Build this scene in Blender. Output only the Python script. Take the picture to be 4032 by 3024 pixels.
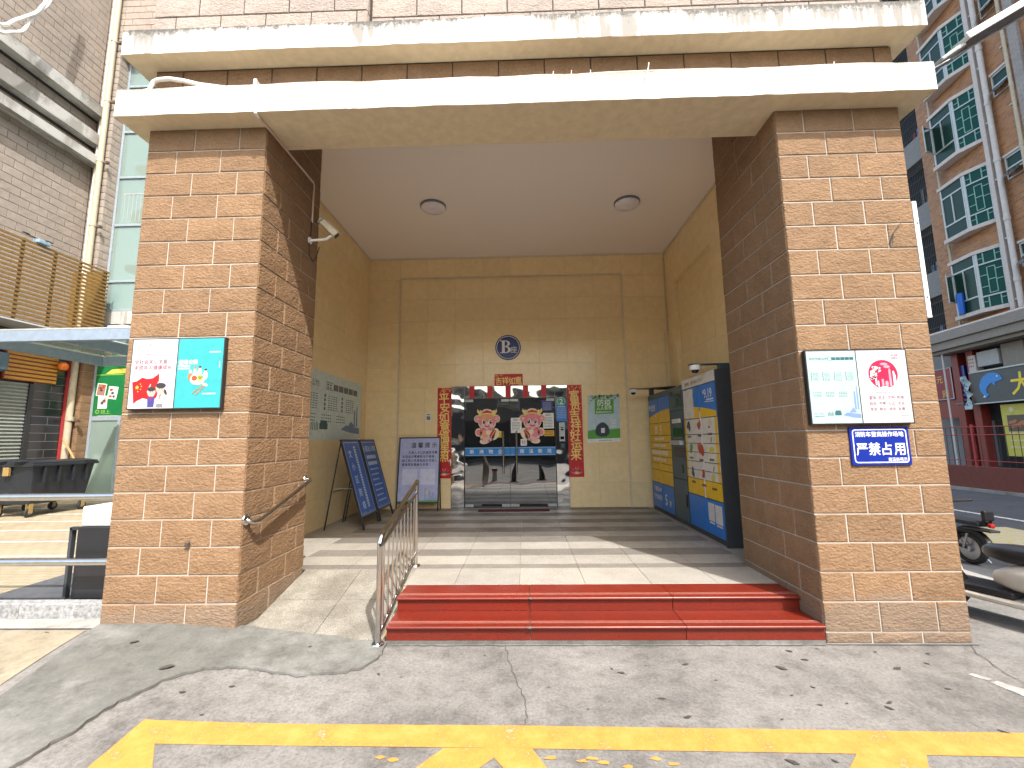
import bpy, bmesh, math, random
from mathutils import Vector, Matrix, geometry, noise
random.seed(7)
R = math.radians
SC = bpy.context.scene
COL = SC.collection
for o in list(bpy.data.objects):
    bpy.data.objects.remove(o)

# ------------------------------------------------------------------ camera
cam = bpy.data.cameras.new('camera')
cam.sensor_fit = 'HORIZONTAL'
cam.sensor_width = 36.0
cam.lens = 15.152
cam.clip_start = 0.05
cam.clip_end = 400
cam_o = bpy.data.objects.new('camera', cam)
COL.objects.link(cam_o)
yaw, pit, rol = -0.025717, 0.127769, -0.013111
f0 = Vector((math.sin(yaw) * math.cos(pit), math.cos(yaw) * math.cos(pit), math.sin(pit)))
r0 = Vector((math.cos(yaw), -math.sin(yaw), 0))
u0 = r0.cross(f0)
rr = math.cos(rol) * r0 + math.sin(rol) * u0
uu = -math.sin(rol) * r0 + math.cos(rol) * u0
cam_o.matrix_world = Matrix(((rr.x, uu.x, -f0.x, 0), (rr.y, uu.y, -f0.y, 0), (rr.z, uu.z, -f0.z, 1.8), (0, 0, 0, 1)))
SC.camera = cam_o

# ------------------------------------------------------------------ sky, sun, exposure
SUN_DIR = Vector((0.545, -1.0, 1.535)).normalized()      # towards the sun
elev = math.asin(SUN_DIR.z)
azim = math.atan2(SUN_DIR.x, SUN_DIR.y)
W = bpy.data.worlds.new('World')
SC.world = W
W.use_nodes = True
nt = W.node_tree
bg = nt.nodes['Background']
sky = nt.nodes.new('ShaderNodeTexSky')
sky.sky_type = 'NISHITA'
sky.sun_disc = False
sky.sun_elevation = elev
sky.sun_rotation = azim
sky.air_density = 1.5
sky.dust_density = 4.5
sky.ozone_density = 0.6
nt.links.new(sky.outputs[0], bg.inputs[0])
bg.inputs[1].default_value = 0.15
sun = bpy.data.lights.new('sun', 'SUN')
sun.energy = 2.3
sun.angle = R(0.53)
sun.color = (1.0, 0.965, 0.91)
sun_o = bpy.data.objects.new('sun', sun)
COL.objects.link(sun_o)
sun_o.rotation_euler = (-SUN_DIR).to_track_quat('-Z', 'Y').to_euler()
sun_o.location = (20, -30, 40)
SC.view_settings.view_transform = 'Standard'
SC.view_settings.look = 'None'
SC.view_settings.gamma = 1.0
SC.view_settings.use_curve_mapping = False
SC.view_settings.exposure = 1.72
SC.cycles.max_bounces = 10
SC.cycles.diffuse_bounces = 6
SC.cycles.glossy_bounces = 4
SC.cycles.sample_clamp_indirect = 6

# ------------------------------------------------------------------ materials
MATS = {}
def nodes(name):
    m = bpy.data.materials.new(name)
    m.use_nodes = True
    t = m.node_tree
    return m, t, t.nodes['Principled BSDF']
def N(t, kind, **kw):
    n = t.nodes.new(kind)
    for k, v in kw.items():
        if k.startswith('i_'):
            n.inputs[k[2:].replace('_', ' ')].default_value = v
        else:
            setattr(n, k, v)
    return n
def ramp(t, src, stops):
    r = t.nodes.new('ShaderNodeValToRGB')
    e = r.color_ramp.elements
    e[0].position, e[0].color = stops[0][0], (*stops[0][1], 1) if len(stops[0][1]) == 3 else stops[0][1]
    e[1].position, e[1].color = stops[-1][0], (*stops[-1][1], 1)
    for p, c in stops[1:-1]:
        n = e.new(p); n.color = (*c, 1)
    t.links.new(src, r.inputs[0])
    return r.outputs[0]
def mix(t, fac, a, b, mode='MIX'):
    m = t.nodes.new('ShaderNodeMix'); m.data_type = 'RGBA'; m.blend_type = mode
    for sock, v in ((m.inputs[0], fac), (m.inputs[6], a), (m.inputs[7], b)):
        if hasattr(v, 'node'):
            t.links.new(v, sock)
        elif isinstance(v, (int, float)):
            sock.default_value = v
        else:
            sock.default_value = (*v, 1)
    return m.outputs[2]
def coords(t, scale=(1, 1, 1), kind='Object', rnd=False):
    tc = t.nodes.new('ShaderNodeTexCoord')
    mp = t.nodes.new('ShaderNodeMapping')
    mp.inputs['Scale'].default_value = scale
    t.links.new(tc.outputs[kind], mp.inputs[0])
    if rnd:
        oi = t.nodes.new('ShaderNodeObjectInfo')
        mu = t.nodes.new('ShaderNodeVectorMath'); mu.operation = 'SCALE'
        mu.inputs[0].default_value = (37.0, 61.0, 23.0)
        t.links.new(oi.outputs['Random'], mu.inputs['Scale'])
        t.links.new(mu.outputs[0], mp.inputs['Location'])
    return mp.outputs[0]
def noise_t(t, vec, scale, detail=4, rough=0.6):
    n = N(t, 'ShaderNodeTexNoise'); n.inputs['Scale'].default_value = scale
    n.inputs['Detail'].default_value = detail; n.inputs['Roughness'].default_value = rough
    t.links.new(vec, n.inputs['Vector'])
    return n.outputs[0]
def bump(t, b, h, strength, dist=0.01):
    n = t.nodes.new('ShaderNodeBump'); n.inputs['Strength'].default_value = strength; n.inputs['Distance'].default_value = dist
    t.links.new(h, n.inputs['Height']); t.links.new(n.outputs[0], b.inputs['Normal'])
def plain(name, col, rough=0.5, metal=0.0, spec=0.5, var=0.0, emit=None):
    m, t, b = nodes(name)
    b.inputs['Roughness'].default_value = rough
    b.inputs['Metallic'].default_value = metal
    b.inputs['Specular IOR Level'].default_value = spec
    v = coords(t)
    n = noise_t(t, v, 9.0, 5)
    k = 0.10 + var
    c = ramp(t, n, [(0.3, tuple(x * (1 - k) for x in col)), (0.7, tuple(min(1, x * (1 + k)) for x in col))])
    t.links.new(c, b.inputs['Base Color'])
    MATS[name] = m
    return m
def stone(name, c1, c2, c3, bstr=1.0, scale=1.0):
    m, t, b = nodes(name)
    v = coords(t, (1, 1, 1), 'Object', True)
    oi = t.nodes.new('ShaderNodeObjectInfo')
    n1 = noise_t(t, v, 5 * scale, 6, 0.65)
    base = ramp(t, n1, [(0.25, c1), (0.5, c2), (0.78, c3)])
    tone = ramp(t, oi.outputs['Random'], [(0.0, (0.92, 0.92, 0.93)), (0.5, (0.99, 0.985, 0.98)), (1.0, (1.05, 1.04, 1.02))])
    c = mix(t, 1.0, base, tone, 'MULTIPLY')
    n3 = noise_t(t, v, 60 * scale, 3, 0.6)
    c = mix(t, 0.28, c, ramp(t, n3, [(0.35, tuple(x * 0.55 for x in c2)), (0.65, tuple(min(1, x * 1.5) for x in c2))]))
    tcw = t.nodes.new('ShaderNodeNewGeometry')
    wn = noise_t(t, tcw.outputs['Position'], 1.3, 4, 0.6)
    c = mix(t, 0.35, c, mix(t, 1.0, c, ramp(t, wn, [(0.38, (0.72, 0.73, 0.75)), (0.62, (1, 1, 1))]), 'MULTIPLY'))
    sz = t.nodes.new('ShaderNodeSeparateXYZ'); t.links.new(tcw.outputs['Position'], sz.inputs[0])
    wz = t.nodes.new('ShaderNodeMath'); wz.operation = 'MULTIPLY_ADD'; t.links.new(wn, wz.inputs[0]); wz.inputs[1].default_value = -0.55; t.links.new(sz.outputs['Z'], wz.inputs[2])
    c = mix(t, ramp(t, wz.outputs[0], [(0.0, (0.45, 0.45, 0.45)), (0.10, (0, 0, 0))]), c, (0.17, 0.145, 0.122))
    t.links.new(c, b.inputs['Base Color'])
    b.inputs['Roughness'].default_value = 0.85
    b.inputs['Specular IOR Level'].default_value = 0.3
    sc = t.nodes.new('ShaderNodeMapping'); sc.inputs['Scale'].default_value = (1.0, 1.0, 1.7); sc.inputs['Rotation'].default_value = (0, 0.35, 0)
    t.links.new(v, sc.inputs[0])
    big = noise_t(t, sc.outputs[0], 17 * scale, 5, 0.62)
    vo = N(t, 'ShaderNodeTexVoronoi'); vo.inputs['Scale'].default_value = 30 * scale
    t.links.new(sc.outputs[0], vo.inputs['Vector'])
    ad = t.nodes.new('ShaderNodeMath'); ad.operation = 'MULTIPLY_ADD'
    t.links.new(vo.outputs['Distance'], ad.inputs[0]); ad.inputs[1].default_value = -0.35; t.links.new(big, ad.inputs[2])
    bump(t, b, ad.outputs[0], bstr, 0.02)
    MATS[name] = m
    return m
def granite(name, dark, light, rough=0.35, scale=1.0, joint=False, dirt=0.3):
    m, t, b = nodes(name)
    v = coords(t, (1, 1, 1), 'Object', True)
    n = noise_t(t, v, 90 * scale, 3, 0.7)
    c = ramp(t, n, [(0.35, dark), (0.62, light)])
    oi = t.nodes.new('ShaderNodeObjectInfo')
    c = mix(t, 1.0, c, ramp(t, oi.outputs['Random'], [(0, (0.88, 0.88, 0.88)), (1, (1.06, 1.05, 1.03))]), 'MULTIPLY')
    g = t.nodes.new('ShaderNodeNewGeometry')
    w = noise_t(t, g.outputs['Position'], 2.2, 5, 0.65)
    c = mix(t, dirt, c, mix(t, 1.0, c, ramp(t, w, [(0.36, (0.5, 0.48, 0.45)), (0.62, (1, 1, 1))]), 'MULTIPLY'))
    t.links.new(c, b.inputs['Base Color'])
    rr_ = ramp(t, w, [(0.3, (rough + 0.2,) * 3), (0.7, (rough,) * 3)])
    t.links.new(rr_, b.inputs['Roughness'])
    bump(t, b, noise_t(t, g.outputs['Position'], 40, 3), 0.05, 0.005)
    MATS[name] = m
    return m
def painted_beam(name, base, streak, amount, z0=0.0, z1=1.0, dark=(0.10, 0.095, 0.085)):
    """white paint with rain streaks running down the front from the top edge"""
    m, t, b = nodes(name)
    g = t.nodes.new('ShaderNodeNewGeometry')
    P = g.outputs['Position']
    sx = t.nodes.new('ShaderNodeSeparateXYZ'); t.links.new(P, sx.inputs[0])
    mr = t.nodes.new('ShaderNodeMapRange'); mr.inputs[1].default_value = z0; mr.inputs[2].default_value = z1
    t.links.new(sx.outputs['Z'], mr.inputs[0])
    mp = t.nodes.new('ShaderNodeMapping'); mp.inputs['Scale'].default_value = (4.6, 1.0, 0.35)
    t.links.new(P, mp.inputs[0])
    s1 = noise_t(t, mp.outputs[0], 1.9, 7, 0.72)
    s2 = noise_t(t, P, 0.8, 4, 0.6)
    def math_(op, x, y):
        n = t.nodes.new('ShaderNodeMath'); n.operation = op
        for k, v in enumerate((x, y)):
            if hasattr(v, 'node'): t.links.new(v, n.inputs[k])
            else: n.inputs[k].default_value = v
        return n.outputs[0]
    w = math_('ADD', math_('MULTIPLY', s1, s2), math_('MULTIPLY', mr.outputs[0], 0.05))
    c = mix(t, ramp(t, w, [(0.245, (0, 0, 0)), (0.325, (0.95, 0.95, 0.95))]), base, streak)
    fine = noise_t(t, P, 22, 6, 0.78)
    top = math_('MULTIPLY', math_('POWER', mr.outputs[0], 3.0), 0.22)
    k_ = math_('ADD', math_('MULTIPLY', fine, math_('ADD', math_('MULTIPLY', s2, 0.8), 0.1)), top)
    k_ = math_('ADD', k_, math_('MULTIPLY', s1, 0.10))
    c = mix(t, ramp(t, k_, [(0.50 - 0.10 * amount, (0, 0, 0)), (0.60 - 0.10 * amount, (amount,) * 3)]), c, dark)
    t.links.new(c, b.inputs['Base Color'])
    b.inputs['Roughness'].default_value = 0.8
    bump(t, b, fine, 0.12, 0.01)
    MATS[name] = m
    return m
def concrete(name, c1, c2, c3, fine=1.0, rough=0.85):
    m, t, b = nodes(name)
    g = t.nodes.new('ShaderNodeNewGeometry')
    P = g.outputs['Position']
    big = noise_t(t, P, 0.75, 7, 0.72)
    med = noise_t(t, P, 5.5, 6, 0.7)
    fin = noise_t(t, P, 85, 3, 0.75)
    a = ramp(t, big, [(0.3, c1), (0.5, c2), (0.72, c3)])
    a = mix(t, 0.55, a, mix(t, 1.0, a, ramp(t, med, [(0.34, (0.52, 0.50, 0.47)), (0.5, (1, 1, 1)), (0.70, (1.16, 1.15, 1.12))]), 'MULTIPLY'))
    sp = ramp(t, noise_t(t, P, 42, 5, 0.8), [(0.33, (0.42, 0.41, 0.40)), (0.5, (1, 1, 1)), (0.68, (1.45, 1.44, 1.42))])
    a = mix(t, 0.6 * fine, a, mix(t, 1.0, a, sp, 'MULTIPLY'))
    vo = N(t, 'ShaderNodeTexVoronoi'); vo.inputs['Scale'].default_value = 34
    t.links.new(P, vo.inputs['Vector'])
    st = ramp(t, vo.outputs['Distance'], [(0.05, (1, 1, 1)), (0.12, (0, 0, 0))])
    a = mix(t, st, a, (0.10, 0.095, 0.09)) if False else a
    t.links.new(a, b.inputs['Base Color'])
    b.inputs['Roughness'].default_value = rough
    b.inputs['Specular IOR Level'].default_value = 0.3
    ad = t.nodes.new('ShaderNodeMath'); ad.operation = 'MULTIPLY_ADD'
    t.links.new(med, ad.inputs[0]); ad.inputs[1].default_value = 2.0; t.links.new(fin, ad.inputs[2])
    bump(t, b, ad.outputs[0], 0.45 * fine, 0.006)
    MATS[name] = m
    return m
def steel(name, col=(0.62, 0.60, 0.57), rough=0.16, wavy=0.0, wscale=2.0):
    m, t, b = nodes(name)
    b.inputs['Metallic'].default_value = 1.0
    v = t.nodes.new('ShaderNodeNewGeometry').outputs['Position']
    n = noise_t(t, v, 14, 4)
    t.links.new(ramp(t, n, [(0.3, tuple(x * 0.85 for x in col)), (0.7, col)]), b.inputs['Base Color'])
    t.links.new(ramp(t, n, [(0.3, (rough * 1.6,) * 3), (0.7, (rough * 0.8,) * 3)]), b.inputs['Roughness'])
    if wavy:
        bump(t, b, noise_t(t, v, wscale, 1, 0.3), wavy, 0.05)
    MATS[name] = m
    return m
def tile_m(name, col, rough=0.22):
    m, t, b = nodes(name)
    v = coords(t, (1, 1, 1), 'Object', True)
    oi = t.nodes.new('ShaderNodeObjectInfo')
    n = noise_t(t, v, 7, 6, 0.65)
    n2 = noise_t(t, v, 130, 2, 0.6)
    c = ramp(t, n, [(0.3, tuple(x * 0.92 for x in col)), (0.7, tuple(x * 1.07 for x in col))])
    c = mix(t, 0.2, c, ramp(t, n2, [(0.35, tuple(x * 0.6 for x in col)), (0.65, tuple(min(1, x * 1.35) for x in col))]))
    c = mix(t, 1.0, c, ramp(t, oi.outputs['Random'], [(0, (0.965, 0.962, 0.955)), (1, (1.02, 1.02, 1.02))]), 'MULTIPLY')
    t.links.new(c, b.inputs['Base Color'])
    b.inputs['Roughness'].default_value = rough
    b.inputs['Specular IOR Level'].default_value = 0.45
    MATS[name] = m
    return m
def mirror_glass(name, tint, fac, rough=0.01, wav=0.0):
    m = bpy.data.materials.new(name); m.use_nodes = True
    t = m.node_tree
    t.nodes.remove(t.nodes['Principled BSDF'])
    out = t.nodes['Material Output']
    d = t.nodes.new('ShaderNodeBsdfDiffuse'); d.inputs[0].default_value = (*tint, 1)
    g = t.nodes.new('ShaderNodeBsdfGlossy'); g.inputs['Roughness'].default_value = rough
    g.inputs[0].default_value = (0.95, 0.97, 0.97, 1)
    lw = t.nodes.new('ShaderNodeFresnel'); lw.inputs[0].default_value = 1.45
    ad = t.nodes.new('ShaderNodeMath'); ad.operation = 'ADD'; ad.use_clamp = True; ad.inputs[1].default_value = fac
    t.links.new(lw.outputs[0], ad.inputs[0])
    mx = t.nodes.new('ShaderNodeMixShader')
    t.links.new(ad.outputs[0], mx.inputs[0]); t.links.new(d.outputs[0], mx.inputs[1]); t.links.new(g.outputs[0], mx.inputs[2])
    t.links.new(mx.outputs[0], out.inputs[0])
    if wav:
        bp = t.nodes.new('ShaderNodeBump'); bp.inputs['Strength'].default_value = wav; bp.inputs['Distance'].default_value = 0.05
        ge = t.nodes.new('ShaderNodeNewGeometry')
        t.links.new(noise_t(t, ge.outputs['Position'], 1.5, 1, 0.3), bp.inputs['Height']); t.links.new(bp.outputs[0], g.inputs['Normal'])
    MATS[name] = m
    return m
def clear_glass(name, tint, alpha):
    m, t, b = nodes(name)
    b.inputs['Base Color'].default_value = (*tint, 1)
    b.inputs['Roughness'].default_value = 0.05
    tr = t.nodes.new('ShaderNodeBsdfTransparent'); tr.inputs[0].default_value = (*[min(1, x * 1.55) for x in tint], 1)
    mx = t.nodes.new('ShaderNodeMixShader'); mx.inputs[0].default_value = alpha
    t.links.new(tr.outputs[0], mx.inputs[1]); t.links.new(b.outputs[0], mx.inputs[2])
    t.links.new(mx.outputs[0], t.nodes['Material Output'].inputs[0])
    MATS[name] = m
    return m
def brick_m(name, c1, c2, mortar, scale, bw, bh, axis='XZ', rough=0.8, msize=0.012):
    m, t, b = nodes(name)
    g = t.nodes.new('ShaderNodeNewGeometry')
    sx = t.nodes.new('ShaderNodeSeparateXYZ'); cx = t.nodes.new('ShaderNodeCombineXYZ')
    t.links.new(g.outputs['Position'], sx.inputs[0])
    t.links.new(sx.outputs[axis[0]], cx.inputs[0]); t.links.new(sx.outputs[axis[1]], cx.inputs[1])
    br = t.nodes.new('ShaderNodeTexBrick')
    br.inputs['Color1'].default_value = (*c1, 1); br.inputs['Color2'].default_value = (*c2, 1); br.inputs['Mortar'].default_value = (*mortar, 1)
    br.inputs['Scale'].default_value = scale; br.inputs['Brick Width'].default_value = bw; br.inputs['Row Height'].default_value = bh
    br.inputs['Mortar Size'].default_value = msize
    t.links.new(cx.outputs[0], br.inputs['Vector'])
    n = noise_t(t, g.outputs['Position'], 1.2, 5)
    c = mix(t, 0.4, br.outputs[0], mix(t, 1.0, br.outputs[0], ramp(t, n, [(0.3, (0.6, 0.6, 0.6)), (0.7, (1.1, 1.1, 1.1))]), 'MULTIPLY'))
    t.links.new(c, b.inputs['Base Color'])
    b.inputs['Roughness'].default_value = rough
    inv = t.nodes.new('ShaderNodeMath'); inv.operation = 'SUBTRACT'; inv.inputs[0].default_value = 1.0
    t.links.new(br.outputs['Fac'], inv.inputs[1])
    bump(t, b, inv.outputs[0], 0.5, 0.01)
    MATS[name] = m
    return m

stone('stone_brown', (0.185, 0.110, 0.058), (0.232, 0.142, 0.078), (0.278, 0.174, 0.10), 0.6)
stone('stone_grey', (0.27, 0.222, 0.193), (0.335, 0.28, 0.243), (0.40, 0.338, 0.297), 0.55)
stone('stone_wing', (0.25, 0.214, 0.182), (0.30, 0.26, 0.224), (0.355, 0.31, 0.27), 0.4)
plain('mortar', (0.40, 0.365, 0.32), 0.9)
plain('mortar_dark', (0.035, 0.03, 0.027), 0.9)
painted_beam('beam_paint', (0.74, 0.722, 0.685), (0.40, 0.355, 0.295), 0.35, 5.09, 5.39)
painted_beam('cornice_paint', (0.72, 0.708, 0.675), (0.24, 0.225, 0.20), 1.0, 5.79, 6.07)
painted_beam('wing_cornice', (0.42, 0.42, 0.40), (0.26, 0.25, 0.23), 0.5, 10.9, 13.1)
m_, t_, b_ = nodes('ceiling_paint'); b_.inputs['Base Color'].default_value = (0.87, 0.81, 0.75, 1); b_.inputs['Roughness'].default_value = 0.8; MATS['ceiling_paint'] = m_
tile_m('wall_tile', (0.87, 0.68, 0.385), 0.2)
plain('grout', (0.66, 0.50, 0.28), 0.9)
granite('granite_light', (0.21, 0.196, 0.17), (0.42, 0.40, 0.36), 0.36)
granite('granite_dark', (0.11, 0.10, 0.09), (0.24, 0.222, 0.198), 0.45)
granite('granite_ramp', (0.14, 0.132, 0.113), (0.29, 0.277, 0.242), 0.65, dirt=0.8)
granite('granite_red', (0.105, 0.010, 0.0045), (0.185, 0.020, 0.009), 0.26, dirt=0.3)
granite('granite_red_strip', (0.20, 0.055, 0.042), (0.33, 0.125, 0.10), 0.55, dirt=0.25)
granite('granite_kerb', (0.15, 0.157, 0.162), (0.33, 0.338, 0.346), 0.6, 0.3)
concrete('concrete_ground', (0.075, 0.072, 0.068), (0.165, 0.158, 0.148), (0.232, 0.224, 0.212))
concrete('concrete_apron', (0.075, 0.076, 0.068), (0.122, 0.122, 0.112), (0.24, 0.239, 0.227), 0.45)
concrete('concrete_pale', (0.20, 0.19, 0.172), (0.28, 0.268, 0.247), (0.35, 0.338, 0.315), 0.4)
concrete('asphalt', (0.050, 0.054, 0.060), (0.066, 0.070, 0.078), (0.085, 0.088, 0.094), 0.6)
concrete('tan_paving', (0.19, 0.163, 0.113), (0.245, 0.212, 0.152), (0.295, 0.258, 0.192), 0.4)
brick_m('plaza_paving', (0.27, 0.225, 0.145), (0.315, 0.265, 0.178), (0.18, 0.152, 0.108), 1.0, 0.22, 0.11, 'XY', 0.8, 0.008)
steel('stainless', (0.60, 0.575, 0.54), 0.16)
steel('stainless_bright', (0.72, 0.72, 0.70), 0.10)
steel('mirror_steel', (0.56, 0.555, 0.54), 0.04, 0.5, 2.6)
mirror_glass('door_glass', (0.010, 0.010, 0.009), 0.19, 0.01, 0.10)
mirror_glass('window_glass', (0.03, 0.05, 0.05), 0.12, 0.05)
mirror_glass('green_glass', (0.012, 0.038, 0.027), -0.025, 0.25)
mirror_glass('teal_glass', (0.009, 0.062, 0.054), -0.025, 0.25)
clear_glass('pale_glass', (0.34, 0.42, 0.39), 0.5)
clear_glass('canopy_glass', (0.42, 0.47, 0.42), 0.45)
def yellow_paint():
    m, t, b = nodes('yellow_paint')
    g = t.nodes.new('ShaderNodeNewGeometry')
    n = noise_t(t, g.outputs['Position'], 6, 7, 0.72)
    n2 = noise_t(t, g.outputs['Position'], 70, 3, 0.7)
    c = ramp(t, n, [(0.28, (0.37, 0.152, 0.022)), (0.5, (0.46, 0.207, 0.038)), (0.7, (0.52, 0.26, 0.066))])
    mu = t.nodes.new('ShaderNodeMath'); mu.operation = 'MULTIPLY'
    t.links.new(n, mu.inputs[0]); t.links.new(n2, mu.inputs[1])
    c = mix(t, ramp(t, mu.outputs[0], [(0.14, (0.75, 0.75, 0.75)), (0.18, (0, 0, 0))]), c, (0.36, 0.31, 0.24))
    t.links.new(c, b.inputs['Base Color'])
    b.inputs['Roughness'].default_value = 0.75
    bump(t, b, n2, 0.3, 0.004)
    MATS['yellow_paint'] = m
yellow_paint()
def worn(name, col):
    m, t, b = nodes(name)
    g = t.nodes.new('ShaderNodeNewGeometry')
    n = noise_t(t, g.outputs['Position'], 12, 6, 0.75)
    t.links.new(ramp(t, n, [(0.45, (0.40, 0.375, 0.345)), (0.55, col)]), b.inputs['Base Color'])
    b.inputs['Roughness'].default_value = 0.8
    MATS[name] = m
worn('worn_white', (0.70, 0.70, 0.68))
worn('worn_patchy', (0.46, 0.46, 0.45))
MATS['worn_patchy'].node_tree.nodes['Color Ramp'].color_ramp.elements[0].position = 0.5
MATS['worn_patchy'].node_tree.nodes['Color Ramp'].color_ramp.elements[0].color = (0.26, 0.245, 0.225, 1)
worn('worn_yellow', (0.42, 0.36, 0.10))
P = plain
P('red_paper', (0.52, 0.010, 0.012), 0.5); P('gold_print', (0.85, 0.62, 0.17), 0.35, 0.0)
P('pink_print', (0.62, 0.16, 0.22), 0.5); P('white_print', (0.80, 0.80, 0.79), 0.5); P('paper_white', (0.78, 0.78, 0.76), 0.6)
P('black_print', (0.025, 0.025, 0.03), 0.6); P('grey_print', (0.16, 0.17, 0.175), 0.6); P('frame_black', (0.020, 0.020, 0.023), 0.4)
P('cyan_panel', (0.035, 0.33, 0.345), 0.4); P('poster_mint', (0.34, 0.46, 0.45), 0.5); P('poster_blue', (0.16, 0.24, 0.42), 0.5)
P('poster_white', (0.52, 0.505, 0.51), 0.45)
P('teal_print', (0.025, 0.10, 0.11), 0.5); P('magenta_print', (0.17, 0.015, 0.07), 0.5); P('crimson_print', (0.36, 0.006, 0.05), 0.5)
P('flag_red', (0.36, 0.003, 0.005), 0.5); P('star_yellow', (0.85, 0.65, 0.04), 0.5); P('orange_print', (0.40, 0.15, 0.05), 0.5)
P('skin_print', (0.50, 0.35, 0.29), 0.5); P('navy_print', (0.05, 0.045, 0.22), 0.5); P('pink_pale', (0.48, 0.25, 0.31), 0.5)
P('sign_blue', (0.006, 0.022, 0.235), 0.35); P('sign_navy', (0.008, 0.022, 0.19), 0.3)
P('board_lilac', (0.40, 0.43, 0.66), 0.4); P('board_blue', (0.008, 0.085, 0.42), 0.35); P('board_blue2', (0.020, 0.19, 0.58), 0.35)
P('green_print', (0.09, 0.36, 0.045), 0.5); P('leaf_print', (0.20, 0.36, 0.07), 0.5); P('poster_sky', (0.46, 0.60, 0.65), 0.5); P('mask_dark', (0.035, 0.055, 0.075), 0.6)
P('band_blue', (0.02, 0.22, 0.56), 0.35); P('green_badge', (0.01, 0.28, 0.20), 0.4)
P('locker_blue', (0.008, 0.16, 0.54), 0.35); P('locker_yellow', (0.72, 0.44, 0.006), 0.35); P('locker_body', (0.042, 0.047, 0.052), 0.45)
P('kiosk_grey', (0.055, 0.10, 0.125), 0.45); P('locker_white', (0.62, 0.60, 0.56), 0.4); P('screen_dark', (0.025, 0.035, 0.03), 0.08)
P('fruit_green', (0.16, 0.28, 0.05), 0.5); P('fruit_red', (0.42, 0.06, 0.03), 0.5); P('fruit_brown', (0.10, 0.07, 0.05), 0.5); P('fruit_yellow', (0.62, 0.52, 0.06), 0.5); P('fruit_cream', (0.62, 0.55, 0.36), 0.5)
P('ox_pink', (0.75, 0.21, 0.23), 0.5); P('ox_orange', (0.72, 0.30, 0.16), 0.5); P('ox_cream', (0.80, 0.66, 0.44), 0.5); P('ox_pale', (0.80, 0.46, 0.44), 0.5); P('ox_maroon', (0.32, 0.03, 0.03), 0.5)
P('white_plastic', (0.78, 0.78, 0.76), 0.35); P('lamp_opal', (0.80, 0.77, 0.82), 0.25); P('lens_black', (0.01, 0.01, 0.012), 0.1); P('cream_plastic', (0.66, 0.58, 0.44), 0.5)
P('cable_white', (0.74, 0.72, 0.68), 0.5); P('conduit_pink', (0.58, 0.45, 0.36), 0.5); P('dark_rubber', (0.018, 0.018, 0.018), 0.7)
P('pipe_cream', (0.42, 0.365, 0.265), 0.5); P('bracket_rust', (0.10, 0.075, 0.06), 0.7, 0.4)
P('frame_bluegrey', (0.30, 0.36, 0.41), 0.4, 0.2); P('canopy_steel', (0.24, 0.30, 0.38), 0.45, 0.2); P('post_dark', (0.045, 0.05, 0.058), 0.4)
P('slat_wood', (0.17, 0.098, 0.024), 0.55, var=0.12); P('slat_orange', (0.50, 0.26, 0.03), 0.5); P('soffit_grey', (0.40, 0.40, 0.40), 0.7)
P('shutter', (0.22, 0.24, 0.22), 0.45, 0.3); P('poster_green', (0.008, 0.14, 0.04), 0.4); P('photo_a', (0.30, 0.16, 0.12), 0.5); P('photo_b', (0.45, 0.50, 0.48), 0.5)
P('dumpster', (0.012, 0.0155, 0.022), 0.45, var=0.25); P('brass', (0.35, 0.24, 0.09), 0.5, 0.4)
P('cabinet_black', (0.015, 0.016, 0.018), 0.35); P('tile_white', (0.55, 0.52, 0.49), 0.5); P('trim_pale', (0.50, 0.45, 0.41), 0.6)
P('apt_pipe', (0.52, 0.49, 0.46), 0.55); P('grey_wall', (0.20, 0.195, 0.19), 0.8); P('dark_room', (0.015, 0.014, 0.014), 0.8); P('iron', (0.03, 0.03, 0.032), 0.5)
P('alu', (0.42, 0.44, 0.43), 0.4, 0.3); P('grille_green', (0.20, 0.38, 0.31), 0.5); P('bucket_blue', (0.005, 0.10, 0.45), 0.4)
P('orange_pipe', (0.40, 0.17, 0.06), 0.5); P('awning', (0.24, 0.21, 0.18), 0.7); P('shop_dark', (0.030, 0.028, 0.028), 0.6); P('shop_sign_grey', (0.065, 0.07, 0.072), 0.5)
P('shop_red', (0.24, 0.012, 0.022), 0.5); P('sign_gold', (0.58, 0.40, 0.06), 0.5); P('fish_blue', (0.012, 0.20, 0.55), 0.4); P('sign_yellow', (0.80, 0.58, 0.03), 0.5)
P('red_wall', (0.15, 0.035, 0.022), 0.7); P('red_column', (0.22, 0.03, 0.02), 0.5); P('menu_yellow', (0.52, 0.46, 0.07), 0.5)
P('scooter_black', (0.012, 0.012, 0.014), 0.45); P('scooter_beige', (0.50, 0.46, 0.39), 0.35); P('bike_metal', (0.35, 0.35, 0.37), 0.3, 0.8); P('signal_orange', (0.75, 0.18, 0.02), 0.3)
P('leaf_dry', (0.050, 0.043, 0.036), 0.8); P('crack_dark', (0.07, 0.065, 0.06), 0.95); P('cone_dark', (0.03, 0.022, 0.02), 0.6); P('car_white', (0.65, 0.65, 0.64), 0.25)
P('wood_stick', (0.42, 0.25, 0.11), 0.6); P('ad_red', (0.45, 0.02, 0.02), 0.6); P('plaster', (0.42, 0.40, 0.37), 0.8); P('mat_red', (0.10, 0.012, 0.03), 0.9); P('toy_blue', (0.22, 0.32, 0.42), 0.5); P('dot_gold', (0.55, 0.30, 0.03), 0.5)
P('mint_sheet', (0.60, 0.73, 0.71), 0.5); P('pale_square', (0.55, 0.58, 0.72), 0.5); P('edge_white', (0.70, 0.70, 0.70), 0.3); P('soffit_cream', (0.60, 0.50, 0.33), 0.8); P('solar_black', (0.022, 0.022, 0.024), 0.25)
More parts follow.
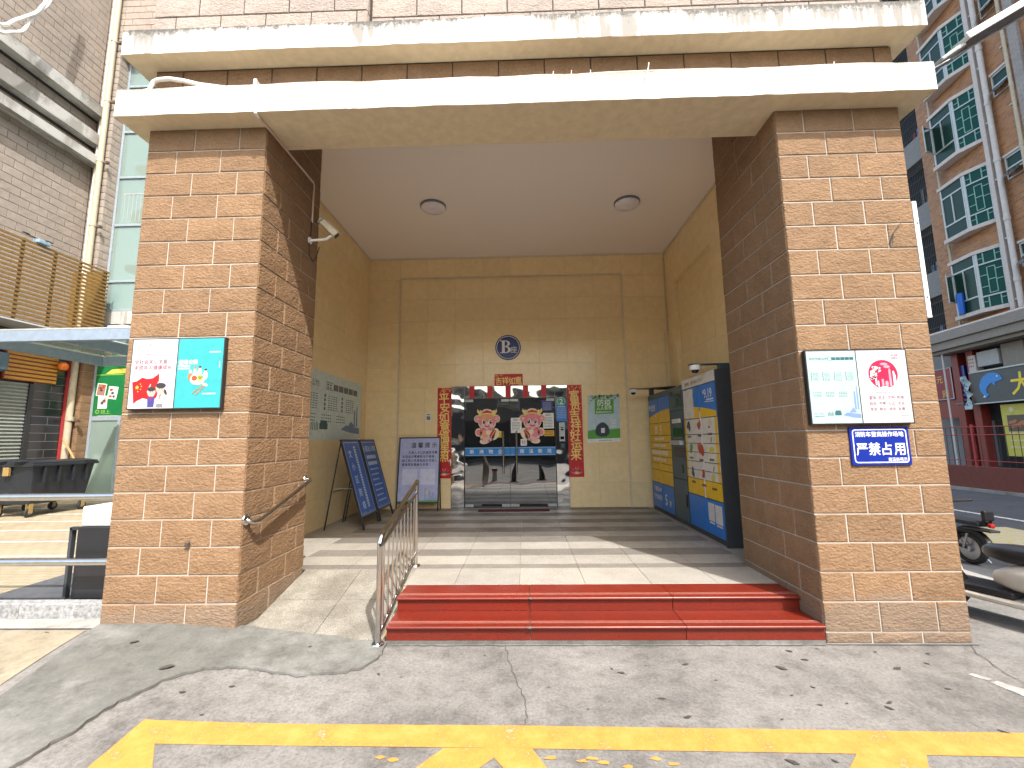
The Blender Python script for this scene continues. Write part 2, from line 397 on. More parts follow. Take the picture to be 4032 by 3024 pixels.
brick_m('apt_tile', (0.42, 0.185, 0.065), (0.25, 0.105, 0.04), (0.33, 0.18, 0.095), 1.0, 0.22, 0.11, 'YZ', 0.6, 0.016)
brick_m('pale_tile', (0.34, 0.31, 0.29), (0.30, 0.275, 0.26), (0.22, 0.2, 0.19), 1.0, 0.2, 0.1, 'YZ', 0.7, 0.008)
brick_m('back_tile', (0.34, 0.29, 0.25), (0.38, 0.33, 0.28), (0.2, 0.17, 0.15), 1.0, 0.5, 0.25, 'YZ')
brick_m('opp_tile', (0.17, 0.15, 0.13), (0.21, 0.185, 0.16), (0.12, 0.11, 0.10), 1.0, 0.4, 0.2, 'XZ')
brick_m('marble_dark', (0.018, 0.018, 0.022), (0.03, 0.03, 0.034), (0.16, 0.16, 0.16), 1.0, 1.3, 0.24, 'YZ', 0.15, 0.006)

# ------------------------------------------------------------------ mesh helpers
_TXT = {}
def text_mesh(body, bold):
    key = body
    if key in _TXT:
        return _TXT[key]
    cu = bpy.data.curves.new('t', 'FONT'); cu.body = body; cu.size = 1.0; cu.resolution_u = 2
    o = bpy.data.objects.new('t', cu)
    me = bpy.data.meshes.new_from_object(o)
    vs = [(v.co.x, v.co.y) for v in me.vertices]
    fs = [tuple(p.vertices) for p in me.polygons]
    xs = [v[0] for v in vs] or [0, 1]
    bpy.data.objects.remove(o); bpy.data.curves.remove(cu); bpy.data.meshes.remove(me)
    _TXT[key] = (vs, fs, min(xs), max(xs))
    return _TXT[key]
class MB:
    def __init__(s, O=(0, 0, 0), U=(1, 0, 0), V=(0, 1, 0), Wv=(0, 0, 1)):
        s.O, s.U, s.V, s.Wv = Vector(O), Vector(U).normalized(), Vector(V).normalized(), Vector(Wv).normalized()
        s.v, s.f, s.m = [], [], []
        s.cur = 0
    def T(s, p):
        return s.O + s.U * p[0] + s.V * p[1] + s.Wv * p[2]
    def add(s, vs, fs, m=None):
        b = len(s.v)
        s.v += [s.T(p) for p in vs]
        s.f += [tuple(b + i for i in f) for f in fs]
        s.m += [s.cur if m is None else m] * len(fs)
        return s
    def box(s, x0, x1, y0, y1, z0, z1, m=None):
        vs = [(x, y, z) for x in (x0, x1) for y in (y0, y1) for z in (z0, z1)]
        return s.add(vs, [(0, 1, 3, 2), (4, 6, 7, 5), (0, 4, 5, 1), (2, 3, 7, 6), (0, 2, 6, 4), (1, 5, 7, 3)], m)
    def cbox(s, c, d, m=None):
        return s.box(c[0] - d[0] / 2, c[0] + d[0] / 2, c[1] - d[1] / 2, c[1] + d[1] / 2, c[2] - d[2] / 2, c[2] + d[2] / 2, m)
    def prism(s, pts, w0, w1, m=None):
        n = len(pts)
        vs = [(x, y, w0) for x, y in pts] + [(x, y, w1) for x, y in pts]
        fs = [tuple(range(n - 1, -1, -1)), tuple(range(n, 2 * n))] + [(i, (i + 1) % n, n + (i + 1) % n, n + i) for i in range(n)]
        return s.add(vs, fs, m)
    def sheet(s, pts, w, m=None):
        return s.add([(x, y, w) for x, y in pts], [tuple(range(len(pts)))], m)
    def ell(s, cx, cy, rx, ry, w0, w1, m=None, n=20, rot=0.0, a0=0, a1=2 * math.pi):
        c, q = math.cos(rot), math.sin(rot)
        pts = []
        for i in range(n):
            a = a0 + (a1 - a0) * i / (n if abs(a1 - a0 - 2 * math.pi) < 1e-6 else n - 1)
            x, y = rx * math.cos(a), ry * math.sin(a)
            pts.append((cx + x * c - y * q, cy + x * q + y * c))
        return s.prism(pts, w0, w1, m)
    def ring(s, cx, cy, r0, r1, w0, w1, m=None, n=40):
        vs, fs = [], []
        for i in range(n):
            a = 2 * math.pi * i / n
            for r, w in ((r0, w0), (r1, w0), (r1, w1), (r0, w1)):
                vs.append((cx + r * math.cos(a), cy + r * math.sin(a), w))
        for i in range(n):
            j = (i + 1) % n
            for k in range(4):
                fs.append((i * 4 + k, i * 4 + (k + 1) % 4, j * 4 + (k + 1) % 4, j * 4 + k))
        return s.add(vs, fs, m)
    def tube(s, pts, r, n=10, m=None, cap=True, r2=None):
        pts = [Vector(p) for p in pts]
        vs, fs = [], []
        up = None
        for i, p in enumerate(pts):
            d = (pts[min(i + 1, len(pts) - 1)] - pts[max(i - 1, 0)]).normalized()
            if up is None:
                up = Vector((0, 0, 1)) if abs(d.z) < 0.9 else Vector((1, 0, 0))
            a = d.cross(up)
            if a.length < 1e-5:
                a = d.orthogonal()
            a.normalize(); b = d.cross(a).normalized(); up = -b if (-b).dot(up) > 0 else b
            rr_ = r if r2 is None else r + (r2 - r) * i / max(1, len(pts) - 1)
            for k in range(n):
                t = 2 * math.pi * k / n
                vs.append(tuple(p + a * (rr_ * math.cos(t)) + up * (rr_ * math.sin(t))))
        for i in range(len(pts) - 1):
            for k in range(n):
                fs.append((i * n + k, i * n + (k + 1) % n, (i + 1) * n + (k + 1) % n, (i + 1) * n + k))
        if cap:
            fs.append(tuple(range(n - 1, -1, -1))); fs.append(tuple(range((len(pts) - 1) * n, len(pts) * n)))
        return s.add(vs, fs, m)
    def lathe(s, prof, c=(0, 0, 0), n=24, m=None, ax=2):
        vs, fs = [], []
        for r, z in prof:
            for k in range(n):
                t = 2 * math.pi * k / n
                q = [r * math.cos(t), r * math.sin(t), z]
                if ax == 0: q = [z, r * math.cos(t), r * math.sin(t)]
                if ax == 1: q = [r * math.cos(t), z, r * math.sin(t)]
                vs.append((c[0] + q[0], c[1] + q[1], c[2] + q[2]))
        for i in range(len(prof) - 1):
            for k in range(n):
                fs.append((i * n + k, i * n + (k + 1) % n, (i + 1) * n + (k + 1) % n, (i + 1) * n + k))
        if prof[0][0] > 1e-6: fs.append(tuple(range(n - 1, -1, -1)))
        if prof[-1][0] > 1e-6: fs.append(tuple(range((len(prof) - 1) * n, len(prof) * n)))
        return s.add(vs, fs, m)
    def text(s, body, x, y, size, w, m=None, bold=0.0, align='l', sx=1.0, rot=0.0):
        vs, fs, x0, x1 = text_mesh(body, 0)
        off = {'l': -x0, 'c': -(x0 + x1) / 2, 'r': -x1}[align]
        c, q = math.cos(rot), math.sin(rot)
        out = []
        for a, b in vs:
            a = (a + off) * size * sx; b = b * size
            out.append((x + a * c - b * q, y + a * q + b * c, w))
        s.add(out, fs, m)
        if bold >= 0.01:
            d = bold * size * 0.55
            for q, (dx, dy) in enumerate(((d, 0), (-d, 0), (0, d), (0, -d))):
                s.add([(x + dx, y + dy, w_ + 0.00006 * (q + 1)) for x, y, w_ in out], fs, m)
        return s
    def vtext(s, body, x, y, size, w, step, m=None, bold=0.0, sx=1.0):
        for i, ch in enumerate(body):
            s.text(ch, x, y - i * step - size * 0.8, size, w, m, bold, 'c', sx)
        return s
    def dashes(s, x0, x1, y, h, w, m=None, n=8, gap=0.25, seed=0):
        rn = random.Random(seed); x = x0; st = (x1 - x0) / n
        for i in range(n):
            s.sheet([(x, y), (x + st * (1 - gap * (0.5 + rn.random())), y), (x + st * (1 - gap), y + h), (x, y + h)], w, m); x += st
        return s
    def build(s, name, mats, parent=None, smooth=False, bev=0.0, seg=2, **kw):
        if not isinstance(mats, (list, tuple)): mats = [mats]
        org = Vector((0, 0, 0))
        p = parent
        while p is not None:
            org += p.location; p = p.parent
        me = bpy.data.meshes.new(name)
        me.from_pydata([v - org for v in s.v], [], s.f)
        for q in mats: me.materials.append(MATS[q])
        me.polygons.foreach_set('material_index', s.m)
        if bev or smooth == 'fix':
            bm = bmesh.new(); bm.from_mesh(me)
            bmesh.ops.remove_doubles(bm, verts=bm.verts, dist=1e-5)
            bmesh.ops.recalc_face_normals(bm, faces=bm.faces)
            if bev:
                ed = [e for e in bm.edges if len(e.link_faces) == 2 and e.calc_face_angle(0) > 0.6]
                bmesh.ops.bevel(bm, geom=ed, offset=bev, segments=seg, affect='EDGES', profile=0.5)
            bm.to_mesh(me); bm.free()
        if smooth:
            me.polygons.foreach_set('use_smooth', [True] * len(me.polygons))
            me.set_sharp_from_angle(angle=R(40))
        me.update()
        o = bpy.data.objects.new(name, me)
        COL.objects.link(o)
        o.parent = parent
        if name in ('lettering', 'print', 'food_print', 'caption_print'): o['kind'] = 'stuff'
        for k, v in kw.items(): o[k] = v
        return o
def thing(name, label, cat, loc=(0, 0, 0), group=None):
    o = bpy.data.objects.new(name, None); COL.objects.link(o)
    o.location = loc; o['label'] = label; o['category'] = cat; o.empty_display_size = 0.1
    if group: o['group'] = group
    return o
def tag(o, label, cat, group=None):
    o['label'] = label; o['category'] = cat
    if group: o['group'] = group
    return o
def struct(o):
    o['kind'] = 'structure'
    return o
_KIDS = {}
def copy_tree(o, parent=None):
    c = o.copy(); COL.objects.link(c)
    if parent is not None: c.parent = parent
    for ch in list(o.children): copy_tree(ch, c)
    return c
def piece(name, me, mat, loc, parent, rz=0.0, tilt=0.0):
    o = bpy.data.objects.new(name, me); COL.objects.link(o)
    org = Vector((0, 0, 0)); p = parent
    while p is not None:
        org += p.location; p = p.parent
    o.parent = parent; o.location = Vector(loc) - org; o.rotation_euler = (tilt, 0, rz)
    return o
_BLK = {}
def block_mesh(L, h, d, mat, c=0.006):
    """a stone: x along, z up, front at y=0 towards -y, rough edge chamfer"""
    key = (round(L, 3), round(h, 3), round(d, 3), mat)
    if key in _BLK: return _BLK[key]
    rn = random.Random(hash(key[:3]) & 0xffff)
    x, z = L / 2, h / 2
    vs = [(-x, d, -z), (x, d, -z), (x, d, z), (-x, d, z), (-x, c, -z), (x, c, -z), (x, c, z), (-x, c, z)]
    nx, nz = 4, 3
    g = []
    for j in range(nz):
        for i in range(nx):
            u = -x + c + (L - 2 * c) * i / (nx - 1); w = -z + c + (h - 2 * c) * j / (nz - 1)
            e = i in (0, nx - 1) or j in (0, nz - 1)
            vs.append((u + (0 if e else rn.uniform(-.02, .02)), rn.uniform(-0.001, 0.002) if e else rn.uniform(-0.006, 0.001), w + (0 if e else rn.uniform(-.01, .01))))
    I = lambda i, j: 8 + j * nx + i
    fs = [(0, 1, 5, 4), (1, 2, 6, 5), (2, 3, 7, 6), (3, 0, 4, 7)]
    for j in range(nz - 1):
        for i in range(nx - 1):
            fs.append((I(i, j), I(i + 1, j), I(i + 1, j + 1), I(i, j + 1)))
    fs.append((4, 5, *[I(i, 0) for i in range(nx - 1, -1, -1)]))
    fs.append((6, 7, *[I(i, nz - 1) for i in range(nx)]))
    fs.append((5, 6, *[I(nx - 1, j) for j in range(nz - 1, -1, -1)]))
    fs.append((7, 4, *[I(0, j) for j in range(nz)]))
    me = bpy.data.meshes.new('stone_block'); me.from_pydata(vs, [], fs); me.materials.append(MATS[mat]); me.update()
    _BLK[key] = me
    return me
_TIL = {}
def slab_mesh(a, b, c, mat, name='tile', ch=0.0015):
    key = (round(a, 3), round(b, 3), round(c, 3), mat)
    if key in _TIL: return _TIL[key]
    x, y = a / 2, b / 2
    vs = [(-x, -y, -c), (x, -y, -c), (x, y, -c), (-x, y, -c), (-x, -y, -ch), (x, -y, -ch), (x, y, -ch), (-x, y, -ch),
          (-x + ch, -y + ch, 0), (x - ch, -y + ch, 0), (x - ch, y - ch, 0), (-x + ch, y - ch, 0)]
    fs = [(8, 9, 10, 11)] + [(i, (i + 1) % 4, 4 + (i + 1) % 4, 4 + i) for i in range(4)] + [(4 + i, 4 + (i + 1) % 4, 8 + (i + 1) % 4, 8 + i) for i in range(4)]
    me = bpy.data.meshes.new(name); me.from_pydata(vs, [], fs); me.materials.append(MATS[mat]); me.update()
    _TIL[key] = me
    return me
def course(parent, a0, z0, widths, h, face, at, mat, gap=0.011, depth=0.03, zmin=None, name='stone_block'):
    """one row of stones. face '-y': along +x from a0 on plane y=at; '+x': along +y from a0 on plane x=at; '-x' likewise"""
    a = a0
    for w in widths:
        hh = h
        L = round(w - gap, 3)
        if L > 0.02:
            me = block_mesh(L, round(hh - gap, 3), depth, mat)
            cz = z0 + hh / 2; mid = a + w / 2; j = random.uniform(-0.002, 0.002)
            if face == '-y': piece(name, me, mat, (mid, at + j, cz), parent, 0)
            elif face == '+x': piece(name, me, mat, (at + j, mid, cz), parent, math.pi / 2)
            else: piece(name, me, mat, (at + j, mid, cz), parent, -math.pi / 2)
        a += w
# ================================================================== GROUND
def sm(t):
    t = max(0.0, min(1.0, t)); return t * t * (3 - 2 * t)
def gz(x, y):
    return 0.135 * sm((-1.2 - x) / 2.7) * sm((y - 2.2) / 1.9)
xs = [-80, -40, -25, -16, -12, -9, -7] + [-6 + 0.25 * i for i in range(24)] + [0, 1, 2, 3, 4, 5, 6, 8, 10, 14, 20, 40, 80]
ys = [-80, -40, -20, -10, -5, -2, 0, 0.8] + [1.2 + 0.2 * i for i in range(20)] + [5.4, 6, 8, 12, 20, 40, 80]
mb = MB()
nx = len(xs)
mb.add([(x, y, gz(x, y)) for y in ys for x in xs], [(j * nx + i, j * nx + i + 1, (j + 1) * nx + i + 1, (j + 1) * nx + i) for j in range(len(ys) - 1) for i in range(nx - 1)])
ground = struct(mb.build('ground', 'concrete_ground', smooth=True))

def draped(name, pts, off, mat, cuts=3, edge=0.0, parent=None, zf=None):
    """a sheet lying on the ground surface, its outline given in metres; edge gives it a broken rim"""
    bm = bmesh.new()
    vs = [bm.verts.new((x, y, 0)) for x, y in pts]
    fs = [bm.faces.new([vs[i] for i in t]) for t in geometry.tessellate_polygon([[Vector((x, y, 0)) for x, y in pts]])]
    for _ in range(cuts):
        bmesh.ops.subdivide_edges(bm, edges=[e for e in bm.edges if e.calc_length() > 0.18], cuts=1, use_grid_fill=True)
        bmesh.ops.triangulate(bm, faces=bm.faces[:])
    for v in bm.verts:
        v.co.z = (zf(v.co.x, v.co.y) if zf else gz(v.co.x, v.co.y)) + off
    if edge:
        be = [e for e in bm.edges if len(e.link_faces) == 1]
        r = bmesh.ops.extrude_edge_only(bm, edges=be)
        for g in r['geom']:
            if isinstance(g, bmesh.types.BMVert): g.co.z -= edge
    bmesh.ops.recalc_face_normals(bm, faces=bm.faces[:])
    if sum(f.normal.z * f.calc_area() for f in bm.faces) < 0:
        bmesh.ops.reverse_faces(bm, faces=bm.faces[:])
    me = bpy.data.meshes.new(name); bm.to_mesh(me); bm.free()
    me.materials.append(MATS[mat])
    me.polygons.foreach_set('use_smooth', [True] * len(me.polygons)); me.set_sharp_from_angle(angle=R(50))
    o = bpy.data.objects.new(name, me); COL.objects.link(o); o.parent = parent
    return o
def jag(pts, step=0.035, amp=0.014, seed=1):
    rn = random.Random(seed); out = []
    for (a, b), (c, d) in zip(pts[:-1], pts[1:]):
        n = max(1, int(math.hypot(c - a, d - b) / step))
        for i in range(n):
            t = i / n; k = 0 if (i == 0 and not out) else 1
            out.append((a + (c - a) * t + k * rn.uniform(-amp, amp), b + (d - b) * t + k * rn.uniform(-amp, amp)))
    out.append(pts[-1]); return out
edge_line = jag([(-3.0, 2.0), (-2.88, 2.58), (-2.87, 2.72), (-2.83, 2.85), (-2.83, 2.98), (-2.80, 3.13), (-2.74, 3.25), (-2.68, 3.40), (-2.56, 3.51), (-2.44, 3.56), (-2.30, 3.585),
                 (-2.13, 3.585), (-1.93, 3.54), (-1.79, 3.525), (-1.62, 3.56), (-1.44, 3.585), (-1.31, 3.66), (-1.25, 3.77), (-1.235, 3.91), (-1.255, 4.02)])
def apron_z(x, y):
    e = 0.02
    lift = 0.045 * math.exp(-((x + 3.0) / 0.9) ** 2) * sm((y - 3.55) / 0.5)
    return gz(x, y) + lift + e
apron = struct(draped('concrete_apron', edge_line + [(-1.30, 4.16), (-2.66, 4.16), (-2.66, 4.14), (-3.93, 4.14), (-3.72, 3.40), (-3.60, 2.9), (-3.45, 2.0)], 0.0, 'concrete_apron', 4, 0.03, None, apron_z))
struct(draped('tan_paving', [(-3.98, 4.035), (-4.30, 4.04), (-9.0, 4.04), (-9.0, 2.2), (-3.55, 2.2), (-3.78, 3.1)], 0.006, 'tan_paving', 2))
def ribbon(name, pts, w, off, mat, parent, seed=3):
    rn = random.Random(seed); L, Rr = [], []
    for i, (x, y) in enumerate(pts):
        a = pts[max(0, i - 1)]; b = pts[min(len(pts) - 1, i + 1)]
        d = Vector((b[0] - a[0], b[1] - a[1])).normalized(); k = w * rn.uniform(0.35, 1.0)
        L.append((x - d.y * k, y + d.x * k)); Rr.append((x + d.y * k, y - d.x * k))
    m = MB(); n = len(pts)
    m.add([(x, y, gz(x, y) + off) for x, y in L + Rr], [(i, n + i, n + i + 1, i + 1) for i in range(n - 1)])
    return m.build(name, mat, parent)
ribbon('crack', jag([(-0.19, 4.06), (-0.165, 3.85), (-0.12, 3.62), (-0.07, 3.42), (-0.035, 3.28), (-0.01, 3.12), (-0.015, 2.99)], 0.04, 0.012, 4), 0.0042, 0.004, 'crack_dark', ground)
ribbon('crack', jag([(3.80, 4.06), (3.70, 3.90), (3.63, 3.72), (3.58, 3.45), (3.50, 3.1), (3.42, 2.7)], 0.05, 0.012, 5), 0.0045, 0.004, 'crack_dark', ground, 9)
ribbon('crack', jag(edge_line[2:-2], 0.03, 0.004, 6), 0.008, 0.0035, 'crack_dark', ground, 5)
ribbon('crack', jag([(-1.27, 4.045), (0.2, 4.05), (1.6, 4.045), (2.6, 4.05), (3.86, 4.045)], 0.05, 0.008, 11), 0.010, 0.0045, 'crack_dark', ground, 15)
# yellow lines painted on the road
mb = MB()
def yl(pts): return struct(draped('road_marking', pts, 0.004 + 0.0008 * (len(pts) < 9), 'yellow_paint', 3))
yl([(-2.48, 2.985), (-1.31, 2.985), (-0.1, 2.98), (1.47, 2.955), (2.98, 2.93), (4.6, 2.905), (4.6, 2.70), (2.77, 2.73), (1.75, 2.75), (0.08, 2.775), (-1.22, 2.79), (-2.27, 2.785)])
yl([(-2.494, 2.990), (-2.44, 2.983), (-2.25, 2.786), (-2.11, 2.61), (-1.70, 2.20), (-2.40, 2.20), (-2.47, 2.61)])
mb = MB()
mb.sheet([(-0.50, 2.777), (-0.10, 2.777), (0.02, 2.774), (0.10, 2.62), (0.36, 2.2), (0.05, 2.2), (-0.14, 2.62), (-0.20, 2.70), (-0.28, 2.62), (-0.52, 2.2), (-0.95, 2.2), (-0.63, 2.62)][::-1], 0.0045)
struct(mb.build('road_marking', 'yellow_paint'))
mb = MB()
mb.sheet([(1.72, 2.62), (1.86, 2.747), (2.24, 2.74), (2.17, 2.65), (2.5, 2.2), (1.45, 2.2)][::-1], 0.0045)
struct(mb.build('road_marking', 'yellow_paint'))
rn = random.Random(5)
mb = MB()
for cx, cy in [(0.12, 2.70), (0.30, 2.68), (0.42, 2.665), (0.55, 2.64), (0.72, 2.70), (0.80, 2.66), (-0.85, 2.70), (-0.78, 2.68), (0.36, 2.70)]:
    mb.sheet([(cx + rn.uniform(.02, .045) * math.cos(a), cy + rn.uniform(.008, .02) * math.sin(a)) for a in [k * math.pi / 4 for k in range(8)]], 0.0045)
struct(mb.build('road_marking', 'yellow_paint'))
mb = MB()
mb.sheet([(3.30, 3.58), (3.36, 3.60), (3.42, 3.52), (3.37, 3.50)][::-1], 0.004)
mb.sheet([(3.36, 3.48), (3.42, 3.49), (3.60, 3.28), (3.66, 3.0), (3.50, 3.05), (3.40, 3.33)][::-1], 0.004)
struct(mb.build('road_marking', 'worn_patchy'))
# asphalt road along the far buildings
mb = MB(); mb.sheet([(5.75, 5.35), (14.0, 5.35), (14.0, 70), (5.75, 70)], 0.008)
struct(mb.build('asphalt_road', 'asphalt'))
mb = MB(); mb.sheet([(5.60, 5.2), (5.73, 5.2), (5.73, 70), (5.60, 70)], 0.03); mb.box(5.57, 5.75, 5.2, 70, -0.01, 0.028)
struct(mb.build('kerb', 'concrete_pale'))
mb = MB()
mb.sheet([(10.1, 5.4), (10.22, 5.4), (10.22, 40), (10.1, 40)], 0.012)
struct(mb.build('road_marking', 'worn_white'))
mb = MB()
mb.sheet([(7.2, 6.5), (9.2, 6.5), (9.2, 8.8), (7.9, 8.8)], 0.012)
struct(mb.build('road_marking', 'worn_yellow'))
mb = MB(); mb.box(14.0, 14.08, 5.4, 40, -0.01, 0.1)
struct(mb.build('kerb', 'concrete_pale'))
# plaza with kerb beyond the left of the porch
mb = MB(); mb.sheet([(-60, 4.40), (-3.93, 4.40), (-3.93, 60), (-60, 60)], 0.20)
struct(mb.build('plaza_pavement', 'plaza_paving'))
kb = struct(MB().box(-13.9, -3.935, 4.28, 4.385, 0, 0.275).build('kerb', 'granite_kerb'))
for i in range(9):
    o = MB().box(-4.90 - i + 0.0, -4.90 - i + 0.995, 4.27, 4.395, 0.0, 0.282).build('kerb_stone', 'granite_kerb', kb, bev=0.006)
struct(draped('kerb_footing', [(-3.93, 4.06), (-3.93, 4.27), (-9, 4.27), (-9, 4.06)], 0.012, 'concrete_pale', 1))
struct(MB().sheet([(-5.72, 4.40), (-3.94, 4.40), (-3.94, 5.60), (-4.6, 5.58), (-5.74, 5.52)], 0.207).build('dark_patch', 'asphalt'))  # flat darker sheet laid over the plaza paving
# thin painted bay lines on the plaza
mb = MB()
for k in range(7):
    y = 6.2 + k * 0.95
    mb.sheet([(-14, y), (-5.2, y + 0.15), (-5.2, y + 0.21), (-14, y + 0.06)], 0.204)
struct(mb.build('road_marking', 'worn_white'))
mb = MB()
mb.sheet([(-5.7, 5.75), (-5.05, 5.80), (-5.05, 6.0), (-5.6, 5.95)], 0.205); mb.sheet([(-9.2, 10.3), (-8.3, 10.35), (-8.3, 10.6), (-9.1, 10.55)], 0.205)
struct(mb.build('road_marking', 'poster_blue'))

# ================================================================== ENTRANCE PILLARS
A_R, B_R = [0.485, 0.49, 0.27], [0.285, 0.495, 0.465]
A_L, B_L = [0.316, 0.473, 0.479], [0.50, 0.478, 0.29]
IN_A, IN_B = [0.30, 0.49, 0.41], [0.50, 0.49, 0.21]
def pillar(x0, x1, y1, face_in, label, fa, fb, zb):
    t = thing('entrance_pillar', label, 'pillar', ((x0 + x1) / 2, 4.6, 0), 'stone clad pillars of the porch')
    MB().box(x0 + 0.008, x1 - 0.008, 4.088, y1 - 0.004, -0.05, 5.088).box(x0 + 0.009, x1 - 0.009, 4.46, y1 - 0.005, 5.08, 6.125).build('mortar_core', 'mortar', t)
    for k in range(-1, 24):
        z = 0.095 + 0.25 * k; h = 0.25
        zz, hh = z, h
        if k == -1: zz, hh = (0.045 if face_in == '+x' else 0.0), (0.05 if face_in == '+x' else 0.095)
        if k < 20:
            course(t, x0, zz, (fa if k % 2 == 0 else fb) if k >= 0 else [0.40, 0.43, x1 - x0 - 0.83], hh, '-y', 4.08, 'stone_brown')
        if k >= 0 or face_in == '-x':
            w = IN_B if k % 2 == 0 else IN_A
            tot = y1 - 4.088; w = w[:2] + [tot - sum(w[:2])]
            y0 = 4.088
            if k >= 20: y0 = 4.455; w = [0.45, y1 - 4.455 - 0.45]
            if k == -1: zz, hh = 0.0, 0.095
            course(t, y0, zz, w, hh, face_in, x1 if face_in == '+x' else x0, 'stone_brown')
        if k < 20 and k >= 0:
            of = '-x' if face_in == '+x' else '+x'
            course(t, 4.12, z, [0.5, y1 - 4.62], h, of, x0 if face_in == '+x' else x1, 'stone_brown')
    return t
pl_l = pillar(-3.91, -2.642, 5.28, '+x', 'brown stone block pillar beside the ramp, with its steel handrail', A_L, B_L, 0.05)
pl_r = pillar(2.605, 3.85, 5.44, '-x', 'brown stone block pillar at the end of the red steps, with the blue notice', A_R, B_R, 0.0)

# ================================================================== BEAMS AND UPPER WALL
def edge_wobble(mb_o): pass
def beam(name, label, z0, z1, mat, x0=-4.09, x1=4.037, y0=3.865):
    t = thing(name, label, 'concrete band', (0, 4.2, z0))
    bm = bmesh.new()
    n = 60
    rn = random.Random(int(z0 * 10))
    m = MB()
    vs = []
    for i in range(n + 1):
        x = x0 + (x1 - x0) * i / n
        w = rn.uniform(-0.004, 0.004)
        for y, z in ((y0 + rn.uniform(-.003, .003), z0 + w), (y0 + rn.uniform(-.003, .003), z1 + w * 0.6), (4.45, z1), (4.45, z0)):
            vs.append((x, y, z))
    fs = [(i * 4 + k, (i + 1) * 4 + k, (i + 1) * 4 + (k + 1) % 4, i * 4 + (k + 1) % 4) for i in range(n) for k in range(4)]
    fs += [(0, 1, 2, 3), (n * 4 + 3, n * 4 + 2, n * 4 + 1, n * 4)]
    m.add(vs, fs)
    m.m = [1 if (q < n * 4 and q % 4 == 3) else 0 for q in range(len(fs))]
    m.build('front_band', [mat, 'soffit_cream'], t, smooth=False)
    for xa, xb in ((x0, -3.925), (3.865, x1)):
        sb = MB().box(xa, xb, 4.453, 6.5, z0, z1); sb.m[4] = 1; sb.build('side_band', [mat, 'soffit_cream'], t)
    return t
beam('porch_beam', 'lower white concrete beam resting on the two stone pillars', 5.092, 5.387, 'beam_paint')
beam('concrete_cornice', 'upper white concrete cornice with black mould streaks along its top', 5.79, 6.068, 'cornice_paint')
up = thing('upper_facade', 'stone facade wall rising above the white concrete bands', 'wall', (0, 4.4, 5.387))
MB().box(-3.9, 3.84, 4.09, 4.44, 5.389, 5.788).box(-3.88, 3.84, 4.09, 4.44, 6.07, 9.0).box(-3.89, -1.60, 4.0, 4.085, 6.071, 9.0).build('mortar_core', 'mortar_dark', up)
course(up, -3.90, 5.389, [0.30] + [0.485] * 15 + [0.185], 0.39, '-y', 4.08, 'stone_brown', depth=0.02)
for k in range(10):
    z = 6.345 + 0.25 * (k - 1); zz, hh = (z, 0.25) if k else (6.072, 0.273)
    course(up, -3.90, zz, ([0.485, 0.49, 0.49, 0.49, 0.355] if k % 2 else [0.24, 0.49, 0.49, 0.49, 0.49, 0.11]), hh, '-y', 3.99, 'stone_grey')
    course(up, 3.995, zz, [0.082], hh, '+x', -1.587, 'stone_grey', gap=0.006)
    w = [0.49] * 11 if k % 2 else [0.245] + [0.49] * 10 + [0.245]
    course(up, -1.575, zz, w, hh, '-y', 4.08, 'stone_grey')
# fixing holes and chips of foam in the shaded strip: a hanging scrap of sealant
MB().prism([(-1.62, 5.79), (-1.59, 5.79), (-1.585, 5.72), (-1.595, 5.66), (-1.61, 5.655), (-1.605, 5.70), (-1.62, 5.74)], 0, 0.012).build('sealant_scrap', 'paper_white', up).matrix_local = Matrix(((1, 0, 0, 0), (0, 0, -1, 0 - 4.4 + 4.078), (0, 1, 0, -5.387), (0, 0, 0, 1)))
# the rest of the block behind
mass = thing('apartment_block', 'body of the stone clad apartment block behind the porch facade', 'building', (0, 9, 6.4))
MB().box(-3.86, 3.82, 4.46, 12.9, 6.30, 13.0).build('upper_storey', 'back_tile', mass)
MB().box(-3.88, -3.70, 5.30, 12.9, -0.02, 6.29).build('side_wall', 'back_tile', mass)
MB().box(3.50, 3.82, 5.46, 12.9, -0.02, 6.29).build('side_wall', 'back_tile', mass)

# ================================================================== PORCH SHELL
B = 9.85
FZ = 0.287
CZ = 6.13
struct(MB().box(-3.69, 3.49, 4.452, 9.97, CZ, CZ + 0.16).build('ceiling', 'ceiling_paint'))
fl = struct(MB().box(-3.69, 3.45, 5.44, 9.95, -0.02, FZ - 0.012).box(-1.30, 3.4, 4.77, 5.44, -0.02, FZ - 0.012).box(-2.63, -1.305, 5.337, 5.438, -0.02, FZ - 0.012).build('floor', 'grout'))
def ftile(x0, x1, y0, y1, mat, z=FZ, parent=None):
    g = 0.004
    piece('floor_tile', slab_mesh(x1 - x0 - g, y1 - y0 - g, 0.012, mat, 'floor_tile'), mat, ((x0 + x1) / 2, (y0 + y1) / 2, z), parent or fl)
rows = [(4.762, 5.336, 0), (5.336, 5.521, 1), (5.521, 5.904, 0), (5.904, 6.254, 1), (6.254, 6.641, 0), (6.641, 6.995, 1), (6.995, 7.365, 0), (7.365, 7.737, 1), (7.737, 8.107, 0),
        (8.107, 8.467, 1), (8.467, 8.84, 0), (8.84, 9.21, 1), (9.21, 9.53, 0), (9.53, 9.845, 1)]
xj = [-2.90, -2.14, -1.45, -0.76, -0.07, 0.62, 1.31, 2.0, 2.70]
